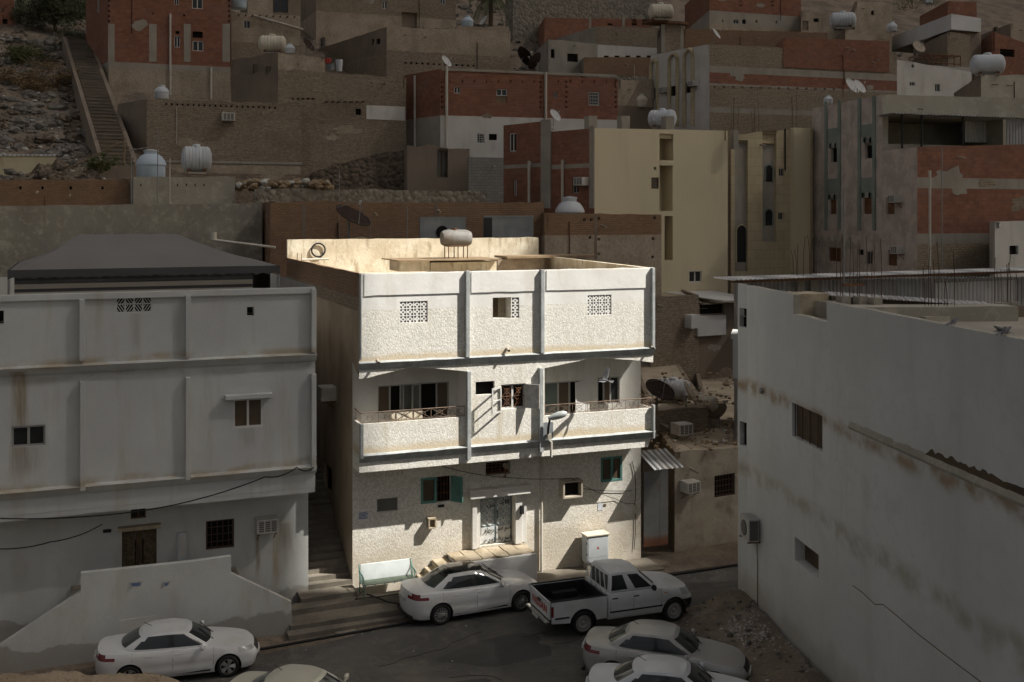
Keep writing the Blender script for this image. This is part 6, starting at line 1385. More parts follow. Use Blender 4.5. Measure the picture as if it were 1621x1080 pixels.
    for key, dct in acc.items():
        nm = key.split('|')[0]; mb = MB(); idx = {}; fs = []
        for q in dct['q']:
            ids = []
            for p in q:
                kk = (round(p.x, 4), round(p.y, 4), round(p.z, 4))
                if kk not in idx: idx[kk] = len(mb.v); mb.v.append(tuple(p))
                if idx[kk] not in ids: ids.append(idx[kk])
            if len(ids) > 2: fs.append(tuple(ids))
        mb.f = fs; mb.m = [0]*len(fs); mb.sm = [True]*len(fs)
        onm = {'door2': 'door', 'front_window': 'window', 'rear_window': 'window', 'pillar': 'door_pillar'}.get(nm, nm)
        objs[key] = mb.build(onm, matof[nm], root, sharp=38)
    # door handles, seams, mirrors, sills
    for s in (1, -1):
        for dk, xx, i0 in (('door', -.02 if kind == 'sedan' else .3, 36), ('door2', -.82 if kind == 'sedan' else -.42, 50)):
            key = dk+('|L' if s > 0 else '|R'); par = objs.get(key, root); z = .86 if kind == 'sedan' else .98; y = s*(.885 if kind == 'sedan' else .88)
            mb = MB(); mb.box(xx-.1, xx+.1, y-.02, y+.022, z-.018, z+.018); mb.build('handle', paint if kind == 'sedan' else 'plastic_black', par, .008)
        for i in ((36, 50, 67) if kind == 'sedan' else (36, 50, 65)):
            mb = MB(); pts = [rings[0][i].lerp(rings[1][i], .4), rings[0][i].lerp(rings[1][i], .7)+Vector((0, .025, 0)), rings[1][i]+Vector((0, .003, 0)), bulge(rings[1][i], rings[2][i], .5, .037, 0), rings[2][i]+Vector((0, .003, 0)), rings[3][i]]
            if i == 67 and kind == 'sedan': pts = pts[3:]
            mb.tube([(p.x, p.y*s, p.z) for p in pts], .006, 4); mb.build('door_seam', 'plastic_black', root)
        mb = MB(); mx = .68 if kind == 'sedan' else .86; mz = 1.02 if kind == 'sedan' else 1.2; M = Matrix.Translation((mx, s*.99, mz)) @ Matrix.Diagonal((.5, .9, .62, 1))
        mb.lathe([(.01, -.15), (.09, -.12), (.135, 0), (.11, .1), (.01, .14)], 12, M); mb.cyl((mx+.02, s*.8, mz-.05), (mx, s*.95, mz-.03), .03, n=6); mb.build('wing_mirror', paint if kind == 'sedan' else 'plastic_black', root)
        mb = MB(); y = s*(.90 if kind == 'sedan' else .905); z = .30 if kind == 'sedan' else .58
        if kind == 'sedan': mb.box(-.92, .92, min(y, y-s*.03), max(y, y-s*.03), z-.03, z+.02)
        else: mb.box(-.6, 1.2, min(y-s*.03, y+s*.012), max(y-s*.03, y+s*.012), z-.02, z+.03)
        mb.build('side_moulding', 'plastic_black', root, .006)
        mb = MB()
        for i in range(34, 68, 2): p, q = rings[3][i], rings[3][i+2]; mb.cyl((p.x, s*(p.y+.006), p.z+.01), (q.x, s*(q.y+.006), q.z+.01), .011, n=4, cap=False)
        mb.build('window_trim', 'plastic_black' if kind == 'pickup' else 'chrome', root)
    mb = MB(); wx, wz = (1.0, 1.005) if kind == 'sedan' else (1.14, 1.15)
    for y in (-.35, .18): mb.tube([(wx, y, wz), (wx-.22, y+.16, wz+.135), (wx-.40, y+.34, wz+.25)], .012, 4)
    mb.build('wiper', 'plastic_black', root)
    mb = MB(); mb.cyl((-.75, 0, H-.02), (-1.0, 0, H+.12), .008, n=4); mb.build('aerial', 'plastic_black', root)
    # wheels
    rimk = o.get('rim', 'multi')
    def wheel(x, s, par=root):
        y0 = s*(.80 if kind == 'sedan' else .80); t = MB(); Mx = Matrix.Translation((x, y0, wr)) @ Matrix.Rotation(R(-90*s), 4, 'X')
        hw = .10; t.lathe([(wr*.66, -hw), (wr*.93, -hw), (wr, -hw*.6), (wr, hw*.6), (wr*.93, hw), (wr*.70, hw*.98), (wr*.68, hw*.3)], 28, Mx); t.f = t.f[:-2]; t.m = t.m[:-2]; t.sm = t.sm[:-2]
        w_ = t.build('tyre', 'tyre', None); wo = bpy.data.objects.new('wheel', None); COL.objects.link(wo); wo.parent = par; w_.parent = wo
        r = MB(); rr = wr*.69
        r.lathe([(rr, .02), (rr, .085), (rr*.93, .088), (rr*.90, .05), (rr*.9, -.02)], 28, Mx); r.f = r.f[:-2]; r.m = r.m[:-2]; r.sm = r.sm[:-2]
        r.lathe([(.001, .078), (rr*.2, .075), (rr*.24, .04)], 14, Mx)
        ns = {'multi': 14, 'five': 5, 'steel': 0}[rimk]
        for k in range(ns):
            a = 2*math.pi*k/ns; wdt = .022 if rimk == 'multi' else .06
            for e in ((0,) if rimk == 'multi' else (-.16, .16)):
                p = Mx @ Vector((rr*.16*math.cos(a), rr*.16*math.sin(a), .066)); q = Mx @ Vector((rr*.92*math.cos(a+e), rr*.92*math.sin(a+e), .07)); r.cyl(p, q, wdt*.6, wdt*.75, 5)
        if rimk == 'steel': r.lathe([(rr*.3, .03), (rr*.5, .055), (rr*.62, .07), (rr*.78, .03), (rr*.92, .04)], 20, Mx)
        r.build('rim', 'rim' if rimk != 'steel' else 'alu', wo, sharp=40)
        b = MB(); b.lathe([(.001, .015), (rr*.91, .015)], 20, Mx); b.build('brake_disc', 'plastic_black', wo)
        a_ = MB(); prof = []
        for i in range(15):
            an = math.pi*(-.12+1.24*i/14); prof.append((x+wr*1.18*math.cos(an), wr+wr*1.18*math.sin(an)))
        for i in range(14):
            p, q = prof[i], prof[i+1]; ya, yb = s*.52, s*(.86 if kind == 'sedan' else .85); a_.quad((p[0], ya, p[1]), (p[0], yb, p[1]), (q[0], yb, q[1]), (q[0], ya, q[1]))
        a_.add([(p[0], s*.53, p[1]) for p in prof], [tuple(range(len(prof)))]); a_.build('wheel_arch', 'plastic_black', root)
    for x in ax:
        for s in (1, -1): wheel(x, s)
    mb = MB(); zf = .2 if kind == 'sedan' else .36; mb.box(-2.0 if kind == 'sedan' else -2.3, 2.05, -.74, .74, zf, zf+.05); mb.build('underbody', 'plastic_black', root)
    if kind == 'sedan':
        mb = MB(); mb.box(-2.385, -2.33, -.27, .27, .70, .82); mb.build('number_plate', 'plate', root, .005)
        mb = MB(); mb.box(2.325, 2.375, -.25, .25, .42, .52); mb.build('number_plate', 'plate', root, .005)
        mb = MB(); mb.box(-2.33, -2.22, -.62, .62, .22, .30); mb.build('rear_diffuser', 'plastic_black', root, .01)
    else:
        # load bed: sides with arches, floor, tailgate, black liner, rear bumper, headboard bars
        x0, x1, zb, zt = -2.52, -.69, .50, 1.10
        for s in (1, -1):
            pts = [(x1, .42), (ax[1]+wr*1.22, .42)]
            pts += [(ax[1]+wr*1.22*math.cos(math.pi*k/14), max(.42, wr+wr*1.22*math.sin(math.pi*k/14))) for k in range(15)]
            pts += [(ax[1]-wr*1.22, .42), (x0, .46), (x0, zt), (x1, zt)]
            mb = MB(); fs = lambda u, z, e: (u, s*(.885-e), z); mb.prism(pts, fs, 0, .05); mb.build('bed_side', paint, root, .015)
            mb = MB(); mb.cyl((x0, s*.86, zt+.012), (x1, s*.86, zt+.012), .028, n=8); mb.build('bed_rail', 'plastic_black', root)
            mb = MB(); mb.box(x0-.012, x0+.06, s*.885-.055 if s > 0 else -.895, .895 if s > 0 else s*.885+.055, .66, .98); mb.build('tail_light', 'tail_red', root, .01)
            mb = MB(); mb.box(x0+.1, -1.95, min(s*.89, s*.9), max(s*.89, s*.9), .58, .63); mb.build('side_moulding', 'plastic_black', root)
        mb = MB(); mb.box(x0, x1, -.83, .83, .60, .64); mb.box(x1-.06, x1-.005, -.83, .83, .6, zt-.02); mb.box(x0+.02, x1-.061, -.833, -.80, .641, zt-.02); mb.box(x0+.02, x1-.061, .80, .833, .641, zt-.02)
        for s in (1, -1): mb.box(ax[1]-.42, ax[1]+.42, min(s*.55, s*.80), max(s*.55, s*.80), .641, .84)
        for k in range(9): mb.box(x0+.1, x1-.1, -.52+.13*k-.03, -.52+.13*k+.03, .641, .655)
        mb.build('bed_liner', 'plastic_black', root, .01)
        mb = MB(); mb.box(x0-.045, x0-.002, -.80, .80, .56, zt); tg = mb.build('tailgate', paint, root, .012)
        mb = MB(); mb.box(x0-.065, x0-.046, -.12, .12, .9, .97); mb.build('handle', 'plastic_black', tg, .005)
        cu = bpy.data.curves.new('lettering', 'FONT'); cu.body = 'NISSAN'; cu.size = .33; cu.extrude = .004; cu.align_x = 'CENTER'; cu.align_y = 'CENTER'; cu.space_character = 1.1; cu.offset = .008
        tmp = bpy.data.objects.new('lettering', cu); COL.objects.link(tmp); bpy.context.view_layer.update()
        me = bpy.data.meshes.new_from_object(tmp.evaluated_get(bpy.context.evaluated_depsgraph_get())); bpy.data.objects.remove(tmp)
        lt_ = bpy.data.objects.new('lettering', me); COL.objects.link(lt_); lt_.parent = tg; me.materials.clear(); me.materials.append(MATS['ink_red'])
        lt_.location = (x0-.05, 0, .80); lt_.rotation_euler = (R(90), 0, R(-90))
        mb = MB(); mb.box(x0-.2, x0-.05, -.82, .82, .42, .54); mb.build('rear_bumper', 'chrome', root, .03)
        mb = MB(); mb.box(x0-.212, x0-.2, -.22, .22, .43, .53); mb.build('number_plate', 'plate', root)
        mb = MB(); zz = H+.0
        for y in (-.72, -.36, 0, .36, .72): mb.cyl((x1+.02, y, zt-.05), (x1-.0, y*.86, zz), .018, n=6)
        for z in (1.2, zz): mb.cyl((x1+.01, -.70*(1 if z < 1.3 else .9), z), (x1+.01, .70*(1 if z < 1.3 else .9), z), .018, n=6)
        mb.build('headboard_bars', 'car_white_old', root)
        for s in (1, -1):
            mb = MB(); mb.box(1.25, 1.38, min(s*.855, s*.885), max(s*.855, s*.885), .93, .97); mb.build('indicator', 'lamp_amber', root)
    return root
def wheelpos(px, py): return atz(px, py, ZS)
def carat(p, ang, fwd, side, sc):   # near-side front wheel contact -> car centre
    c, s_ = math.cos(ang), math.sin(ang); return (p.x-(c*fwd+s_*side*-1*-1)*sc+0, p.y-(s_*fwd-c*side)*sc, ZS+.004)
def put(name, label, rw, ang, ax_r, half, sc, paint, **k):   # rear near wheel contact pixel
    p = wheelpos(*rw); c, s_ = math.cos(ang), math.sin(ang); lx, ly = ax_r, -half      # near side is the car's right (-y)
    x = p.x-(c*lx-s_*ly)*sc; y = p.y-(s_*lx+c*ly)*sc
    return car(name, label, (x, y, ZS+.003), ang, paint, sc=sc, **k)
put('parked_car', 'white saloon with a dark glass roof parked against the house platform', (699, 990), R(24.5), -1.36, .89, 1.07, 'car_white', opts=dict(panoroof=True, rim='multi'))
put('pickup_truck', 'white double cab pickup with an empty black lined bed', (924, 1006), R(20), -1.48, .89, 1.08, 'car_white_old', kind='pickup', opts=dict(rim='steel'))
p = wheelpos(361, 1073); a_ = R(16); c, s_ = math.cos(a_), math.sin(a_)
car('parked_car', 'white saloon below the stair wall on the left, half behind the soil heap', (p.x-(c*1.42+s_*.89)*1.0, p.y-(s_*1.42-c*.89)*1.0, ZS+.003), a_, 'car_white', sc=1.0, opts=dict(rim='five'))
p = atz(480, 1053, .86); car('parked_car', 'pale champagne saloon cut off by the bottom edge of the photo', (p.x+.25, p.y-.55, ZS+.003), R(-14), 'car_champagne', sc=1.0, opts=dict(rim='five'))
p = atz(1033, 993, .93); car('parked_car', 'dusty silver saloon parked on the dirt beside the pickup', (p.x+.38, p.y-.1, ZS+.05), R(-15), 'car_silver', sc=1.04, opts=dict(rim='five'))
p = atz(1047, 1047, .93); car('parked_car', 'white saloon in front of the silver one, lower edge of the photo', (p.x+.38, p.y-.1, ZS+.003), R(-10), 'car_white_old', sc=1.04, opts=dict(rim='five'))

# ------------------------------------------------------------------ small repeated things
def mk_ac():
    o = thing('air_conditioner', 'x', 'x'); mb = MB(); mb.box(-.33, .33, -.48, .1, 0, .43); mb.build('casing', 'ac_case', o, .015)
    g = MB(); g.box(-.29, .29, -.484, -.4795, .04, .39); g.build('grille', 'ac_grille', o)
    s = MB()
    for k in range(4): x = -.28+.56*k/3; s.box(x-.015, x+.015, -.495, -.4845, .04, .39)
    for k in range(6): z = .06+.31*k/5; s.box(-.29, .29, -.492, -.4846, z-.006, z+.006)
    s.build('grille_bar', 'ac_case', o)
    for x in (-.26, .26): b = MB(); b.box(x-.02, x+.02, -.42, .02, -.05, -.004); b.cyl((x, -.35, -.03), (x, .02, -.3), .012, n=4); b.build('bracket', 'rust', o)
    return o
def ac_on(fr, px, py, d, label, sc=1., side=False):     # px,py: lower middle of the unit's front face
    s_, z = fr.p(px, py, d-.48*sc); q = fr.w(s_, d, z)
    place('ac', mk_ac, label, 'air conditioner', 'window air conditioners on the house walls', tuple(q), fr.ang, sc)
ac_on(LF, 424, 845, 0, 'rust streaked air conditioner by the barred window of the left house', 1.12)
SFM = Fr(MAIN.o.x, MAIN.o.y, A+R(90)); 
s_, z = SFM.p(529, 632, 0); q = SFM.w(s_, 0, z)
place('ac', mk_ac, 'air conditioner in the shaded alley wall of the sunlit house', 'air conditioner', 'window air conditioners on the house walls', (q.x, q.y, z), A-R(90), 1.2)
ac_on(HLW.fr, 1099, 781, 0, 'air conditioner beside the barred window of the low peeling house', 1.05)
ac_on(H6.fr, 362, 191, 0, 'upper left of the two air conditioners on the wide tan wall', 1.35); ac_on(H6b.fr, 453, 199, 0, 'air conditioner on the tan wall nearest the projecting beams', 1.35)
s_, z = H24.sf.p(925, 294, 0); q = H24.sf.w(s_, 0, z); place('ac', mk_ac, 'air conditioner by the arched window on the dark red brick flank', 'air conditioner', 'window air conditioners on the house walls', tuple(q), H24.sf.ang+R(180), 1.2)
for px, py, lab, hh in ((1100, 137, 'upper air conditioner on the white arched end wall', H17), (1053, 147, 'lower air conditioner on the white arched end wall', H17), (1423, 321, 'air conditioner next to a rusty twin arch window on the pink building', H22b), (1427, 402, 'lowest air conditioner on the pink building', H22b)):
    s_, z = hh.sf.p(px, py, 0); q = hh.sf.w(s_, 0, z); place('ac', mk_ac, lab, 'air conditioner', 'window air conditioners on the house walls', tuple(q), hh.sf.ang+R(180), 1.1)
q = atz(1075, 686, 3.55); place('ac', mk_ac, 'old air conditioner casing left on the low earth roof', 'air conditioner', 'window air conditioners on the house walls', tuple(q), A+R(4), 1.15)
# split unit on the tall wall
s_, z = RF.p(1197, 852, 0); t = thing('condenser_unit', 'grey condenser unit with a long drip pipe on the tall blank wall', 'air conditioner', tuple(RF.w(s_, 0, 0)+Vector((0, 0, z-RC.z))), RF.ang)
t.location.z = z
mb = MB(); mb.box(-.45, .45, -.42, -.06, 0, .75); mb.build('casing', 'alu', t, .02); mb = MB(); mb.lathe([(.26, 0), (.26, .03), (.22, .03)], 20, Matrix.Translation((0, -.42, .38)) @ Matrix.Rotation(R(90), 4, 'X')); mb.build('fan_guard', 'ac_grille', t)
mb = MB(); mb.quad((.4505, -.38, .05), (.4505, -.1, .05), (.4505, -.1, .7), (.4505, -.38, .7)); mb.build('louvre_panel', 'ac_grille', t)
mb = MB(); mb.box(-.42, -.38, -.45, -.002, -.05, -.004); mb.box(.38, .42, -.45, -.002, -.05, -.004); mb.tube([(.2, -.05, 0), (.22, -.03, -1), (.2, -.03, -3.4)], .014, 4); mb.build('bracket', 'rust', t)

def mk_vtank(col):
    def f():
        o = thing('water_tank', 'x', 'x'); mb = MB(); mb.lathe([(.02, 0), (.58, 0), (.62, .06), (.62, .55), (.66, .58), (.66, .64), (.60, .78), (.47, .97), (.32, 1.06), (.30, 1.07), (.30, 1.2), (.02, 1.22)], 28); mb.build('tank_body', col, o, sharp=35)
        mb = MB(); mb.lathe([(.31, 1.17), (.33, 1.2), (.33, 1.25), (.02, 1.3)], 20); mb.build('lid', 'tank_white', o, sharp=30); return o
    return f
def mk_htank(col, rib=True):
    def f():
        o = thing('water_tank', 'x', 'x'); mb = MB(); M = Matrix.Translation((0, 0, .72)) @ Matrix.Rotation(R(90), 4, 'Y'); pr = [(.02, -.98), (.3, -.96), (.52, -.86), (.6, -.72)]
        for k in range(7):
            x = -.66+k*.22; pr += [(.62, x-.07), (.62, x+.07), (.585, x+.09), (.585, x+.13)] if rib else [(.62, x)]
        pr += [(.6, .76), (.52, .88), (.3, .98), (.02, 1.)]; mb.lathe(pr, 24, M); mb.build('tank_body', col, o, sharp=30)
        mb = MB(); mb.lathe([(.24, 1.22), (.25, 1.38), (.2, 1.44), (.02, 1.46)], 16); mb.build('lid', col, o, sharp=30)
        mb = MB()
        mb.box(-.6, .6, -.45, .45, 0, .1); mb.build('cradle', 'cement', o)
        for x in (-.5, .5): mb = MB(); mb.box(x-.09, x+.09, -.45, .45, .101, .24); mb.build('saddle', 'rust', o)
        return o
    return f
GT = 'water tanks on the roofs'
def tank(kind, px, py, Y, label, sc, rz=0):    # px,py: bottom middle
    q = at(px, py, Y); mk = {'vw': mk_vtank('tank_white'), 'vb': mk_vtank('tank_blue'), 'vc': mk_vtank('tank_cream'), 'hw': mk_htank('tank_white'), 'hc': mk_htank('tank_cream'), 'hs': mk_htank('tank_white', False)}[kind]
    place('tank'+kind, mk, label, 'water tank', GT, tuple(q), rz, sc)
    # a plinth carries it down to the roof below
tank('vb', 239, 282, 65.2, 'blue domed water tank on the grey plaster house', 1.35)
tank('hw', 311, 276, 67, 'white lobed water tank on a low frame right of the blue one', (.92, 1.25, 1.3), R(20))
tank('vw', 256, 157, 77.2, 'small white round tank on the edge of the wide tan roof', .8)
tank('hc', 431, 86, 85, 'long cream tank lying on its side above the tan upper room', 1.1, R(8))
tank('vw', 459, 85, 83, 'small white covered tank beside the long cream one', .62)
tank('vb', 377, 14, 94, 'pale blue tank at the top edge beside the red brick block', 1.15)
tank('vb', 740, 43, 113, 'pale blue tank half hidden under the palm', .95)
tank('vw', 902, 357, 64.5, 'white domed tank behind the plastered brick building', 1.35)
tank('hw', 1048, 204, 72, 'large white tank on the cream painted block', .95, R(-25))
tank('vc', 1014, 170, 97.5, 'round cream tank on a pedestal beside the arched end wall', 1.0)
tank('hc', 1046, 33, 107.5, 'cream ribbed tank on the brick stair room', 1.25, R(5))
tank('hw', 1334, 47, 109, 'white ribbed tank on the low tan parapet', 1.3, R(-8))
tank('vw', 1412, 50, 109, 'small white tank cut by the metal shed', .8)
tank('hs', 1563, 121, 76, 'big white humped tank on the mottled grey house', 1.15, R(-10))
tank('vw', 1311, 165, 76, 'white tank peeping over the pink building parapet', .5)
tank('hw', 1066, 636, 50.5, 'white lobed tank between the dishes on the earth roof', .8, R(-30))
tank('hc', 1118, 651, 49.8, 'cream barrel tank lying beside the tall corner building', .55, R(-40))
tank('vw', 1470, 6, 131, 'tiny white tank at the top edge above the shed', .8)
# metal tank on thin legs on the sunlit roof
s_, z = MP(722, 410, 8.4); q = MAIN.w(s_, 8.4, z); t = thing('water_tank', 'rusty metal drum tank on thin legs on the sunlit roof', 'water tank', tuple(q), A, GT); r = .39; hz = .55+r
mb = MB(); mb.lathe([(.05, -.72), (.3, -.68), (r*.93, -.55), (r, -.42), (r, .42), (r*.93, .55), (.3, .68), (.05, .72)], 22, Matrix.Translation((0, 0, hz)) @ Matrix.Rotation(R(90), 4, 'Y')); mb.build('drum', 'tank_metal', t, sharp=40)
for x in (-.45, 0, .45):
    for y in (-.28, .28): mb = MB(); mb.cyl((x, y, 0), (x, y, .62), .022, n=6); mb.build('leg', 'rust', t)
mb = MB(); mb.cyl((-.5, -.28, .6), (.5, -.28, .6), .02, n=5); mb.cyl((-.5, .28, .6), (.5, .28, .6), .02, n=5); mb.build('frame', 'rust', t)
mb = MB(); mb.cyl((-.1, 0, hz+r-.03), (-.1, 0, hz+r+.07), .15, n=12); mb.build('lid', 'rust', t)

def mk_dish(col, tl=58):
    def f():
        o = thing('satellite_dish', 'x', 'x'); mb = MB(); M = Matrix.Translation((0, -.12, .9)) @ Matrix.Rotation(R(tl), 4, 'X')
        pr = [(r_, .32*r_*r_) for r_ in (.02, .2, .4, .55, .68)]; mb.lathe(pr+[(.70, .165), (.68, .135)], 28, M); mb.f = [f_ for f_ in mb.f if len(f_) == 4]; mb.m = mb.m[:len(mb.f)]; mb.sm = mb.sm[:len(mb.f)]
        mb.build('reflector', col, o)
        mb = MB()
        tip = M @ Vector((0, 0, .78))
        for a in (0, 2.1, 4.2): mb.cyl(M @ Vector((.66*math.cos(a), .66*math.sin(a), .14)), tip, .012, n=4)
        mb.build('feed_arm', 'pole_grey', o); mb = MB(); mb.cyl(tip, M @ Vector((0, 0, .64)), .05, n=8); mb.build('receiver', 'dish_pale', o)
        mb = MB(); mb.cyl((0, 0, -.1), (0, 0, .85), .04); mb.cyl((0, 0, .05), (.35, .25, -.05), .02); mb.cyl((0, 0, .05), (-.35, .25, -.05), .02); mb.build('mast', 'pole_grey', o); return o
    return f
def dish(kind, px, py, Y, label, sc, rz):
    place('dish'+kind, mk_dish({'d': 'dish_dark', 't': 'dish_tan', 'p': 'dish_pale', 'D': 'dish_dark'}[kind], 33 if kind == 'D' else 58), label, 'satellite dish', 'satellite dishes on the roofs', tuple(at(px, py, Y)), rz, sc)
dish('D', 552, 386, 56.5, 'big dark satellite dish in front of the brown brick building', 1.45, R(62))
dish('D', 1040, 652, 48.0, 'large dark dish lying low beside the balcony of the sunlit house', 1.0, R(35))
dish('t', 1086, 652, 49.2, 'tan dish standing edge on between the two roof tanks', .9, R(75))
dish('t', 1139, 680, 49.8, 'small tan dish alone on the earth roof', .8, R(-150))
dish('d', 826, 113, 103, 'dark dish left of the grey concrete house', 1.5, R(120)); dish('d', 851, 117, 102, 'second dark dish close to the grey concrete house', 1.3, R(-120))
dish('p', 704, 112, 83.5, 'pale dish on the corner of the red and white house', .75, R(60)); dish('p', 1345, 156, 75, 'left one of two pale dishes on the pink building', .9, R(40)); dish('p', 1357, 155, 74, 'right one of two pale dishes on the pink building', .8, R(40))
dish('p', 1131, 67, 96, 'pale dish on the end of the herringbone house', .8, R(60)); dish('t', 1452, 90, 101, 'grey dish above the white plastered house', .95, R(20)); dish('d', 485, 89, 83, 'dark dish tilted on the tan upper room', .9, R(70))
dish('p', 768, 44, 113, 'pale dish beside the palm trunk', .8, R(-60)); dish('p', 876, 198, 79.5, 'pale dish on the dark red brick house', .75, R(50))

# poles, rods, pipes
def pole(px, y0, y1, Y, label, r=.035, m='pole_grey', name='pole', arm=None):
    a, b = at(px, y1, Y), at(px, y0, Y); t = thing(name, label, name.replace('_', ' '), tuple(a)); mb = MB(); mb.cyl((0, 0, 0), (b.x-a.x, 0, b.z-a.z), r, n=6); mb.build('shaft', m, t)
    mb = MB(); mb.cyl((0, 0, -.02), (0, 0, .08), r*2.2, n=8); mb.build('foot', m, t)
    if arm: mb = MB(); mb.cyl((0, 0, b.z-a.z-.1), (arm[0], arm[1], b.z-a.z+arm[2]), r*.8, n=5); mb.build('arm', m, t)
pole(249.5, 205, 366, 61, 'thin steel pole rising past the blue tank', .03)
pole(208, 235, 326, 63.5, 'pipe frame post left of the blue tank', .035, arm=(1.3, 0, .1)); pole(269, 250, 322, 63.8, 'leaning pale pipe right of the blue tank', .035, 'pvc')
pole(645, 327, 392, 57.5, 'short grey pole on the sunlit roof edge', .03); pole(537, 270, 384, 57.2, 'thin aerial pole crossing the large dark dish', .02)
pole(1336, 300, 448, 46, 'tall thin mast in front of the pink building', .03); pole(1472, 270, 448, 60.8, 'pale drain pipe standing against the red brick wing', .07, 'pvc')
pole(1491, 232, 448, 61, 'slim grey conduit standing against the red brick wing', .03)
pole(587, 340, 388, 57, 'small aerial post beside the metal panel', .02)
pole(197, 220, 262, 67, 'leaning scaffold pole at the foot of the hill stair', .05, 'timber', arm=(-3.6, .1, -1.9))
def rods(px, py, Y, n, h, label, w_=.5):
    q = at(px, py, Y); t = thing('rebar_column', label, 'steel rods', tuple(q), A, 'rusty starter bars on the roofs'); mb = MB(); mb.box(-w_*.35, w_*.35, -w_*.35, w_*.35, -1.2, .02); mb.build('column_stub', 'cement', t)
    for k in range(n):
        x, y = w_*.5*(-1+2*(k % 3)/2)*.6, w_*.3*(1 if k % 2 else -1); hh = h*rnd.uniform(.55, 1.05); mb = MB(); mb.tube([(x, y, 0), (x*1.1, y, hh*.6), (x*1.3+rnd.uniform(-.12, .12), y, hh)], .012, 4); mb.build('rod', 'rod_rust', t)
for px, py, Y, n, h, lab in ((1335, 470, 37, 4, 2.4, 'rods rising in front of the metal shed near the notch'), (1362, 470, 37, 4, 2.4, 'short rods right of the mast on the corner roof'), (1385, 472, 36.8, 3, 2.2, 'pair of rods above the white lean-to'), (1475, 500, 36.2, 5, 2.4, 'tall rods sprouting from the grey cement stub wall'),
        (1500, 500, 36.4, 3, 2.2, 'rods at the right end of the grey cement stub wall'), (1585, 480, 38, 4, 1.9, 'rods above the yellowish roof room'), (1600, 478, 38.5, 3, 1.9, 'rods at the right edge above the roof room'), (1163, 207, 69.5, 4, 2.2, 'rods on the corner of the cream painted block'),
        (1196, 215, 73, 4, 2.5, 'rods on the left of the tiled building top'), (1256, 204, 74.5, 3, 3.0, 'rods on the right of the tiled building top'), (1264, 438, 47.5, 4, 2.0, 'rods behind the shed roof left of the mast'), (1285, 438, 47.8, 3, 2.0, 'rods behind the shed roof nearest the mast')):
    rods(px, py, Y, n, h, lab)
# metal hoardings on the roof behind the white house
for (x0, y0, x1, y1, Y, lab, hole) in ((665, 346, 737, 392, 55.5, 'grey metal panel with a round black hole behind the drum tank', True), (766, 344, 844, 392, 56.6, 'plain grey metal panel right of the drum tank', False)):
    a, b = at(x0, y0, Y), at(x1, y0, Y*1.02); an = math.atan2(b.y-a.y, b.x-a.x); W = (b-a).length; c = at(x0, y1, Y); hgt = a.z-c.z
    t = thing('hoarding', lab, 'metal hoarding', (a.x, a.y, c.z), an, 'metal panels behind the sunlit roof'); mb = MB(); mb.box(0, W, 0, .08, -.3, hgt); mb.box(-.03, W+.03, -.03, .1, hgt+.002, hgt+.08); mb.build('panel', 'steel_panel', t)
    if hole: mb = MB(); mb.cyl((W*.48, -.05, hgt*.52), (W*.48, -.004, hgt*.52), .34, n=20); mb.build('duct_hole', 'dark', t)
    else: mb = MB(); mb.box(-.02, W*.16, -.04, -.003, -.2, hgt-.03); mb.build('door', 'plastic_black', t)
# ring leaning on the sunlit roof wall, white pipe below it
s_, z = MP(504, 396, DB-.3); q = MAIN.w(s_, DB-.3, z); mb = MB(); n = 28; r1, r2 = .32, .04
mb.add([((r1+r2*math.cos(b))*math.cos(a), r2*math.sin(b), (r1+r2*math.cos(b))*math.sin(a)) for a in [2*math.pi*i/n for i in range(n)] for b in [2*math.pi*j/8 for j in range(8)]], [(i*8+j, i*8+(j+1) % 8, ((i+1) % n)*8+(j+1) % 8, ((i+1) % n)*8+j) for i in range(n) for j in range(8)], 0, True)
o = mb.build('bicycle_tyre', 'black_rubber'); o.location = q; o.rotation_euler = (0, 0, A); tag(o, 'black bicycle tyre hanging on the sunlit roof wall', 'tyre')
s_, z = MP(499, 411, DB-.5); q = MAIN.w(s_, DB-.5, z); mb = MB(); mb.cyl((-.65, 0, 0), (.65, 0, .02), .05); o = mb.build('pipe', 'pvc'); o.location = q; o.rotation_euler = (0, 0, A); tag(o, 'short white pipe below the tyre on the sunlit roof wall', 'pipe')
a, b = LF.w(*[LF.p(333, 378, 9)[0], 9, 0]), None
s1, z1 = MP(338, 380, 12); s2, z2 = MP(436, 392, 11); p, q = MAIN.w(s1, 12, z1), MAIN.w(s2, 11, z2); mb = MB(); mb.cyl(p, q, .06); mb.cyl(p, p+Vector((0, 0, .35)), .14); o = mb.build('pipe', 'pvc'); tag(o, 'long pale pipe running from the swirled grey wall to the sunlit roof', 'pipe')
# rebar stubs on the brick parapet
for k, (px, py) in enumerate(((470, 418), (477, 419))):
    p = at(px, py, 43.5); mb = MB(); mb.tube([p-Vector((0, 0, .15)), p, p+Vector((.02, 0, .45))], .015, 4); o = mb.build('steel_rod', 'rod_rust'); tag(o, 'short rusty rod sticking out of the brick side parapet of the sunlit house', 'steel rod', 'rods in the side parapet')
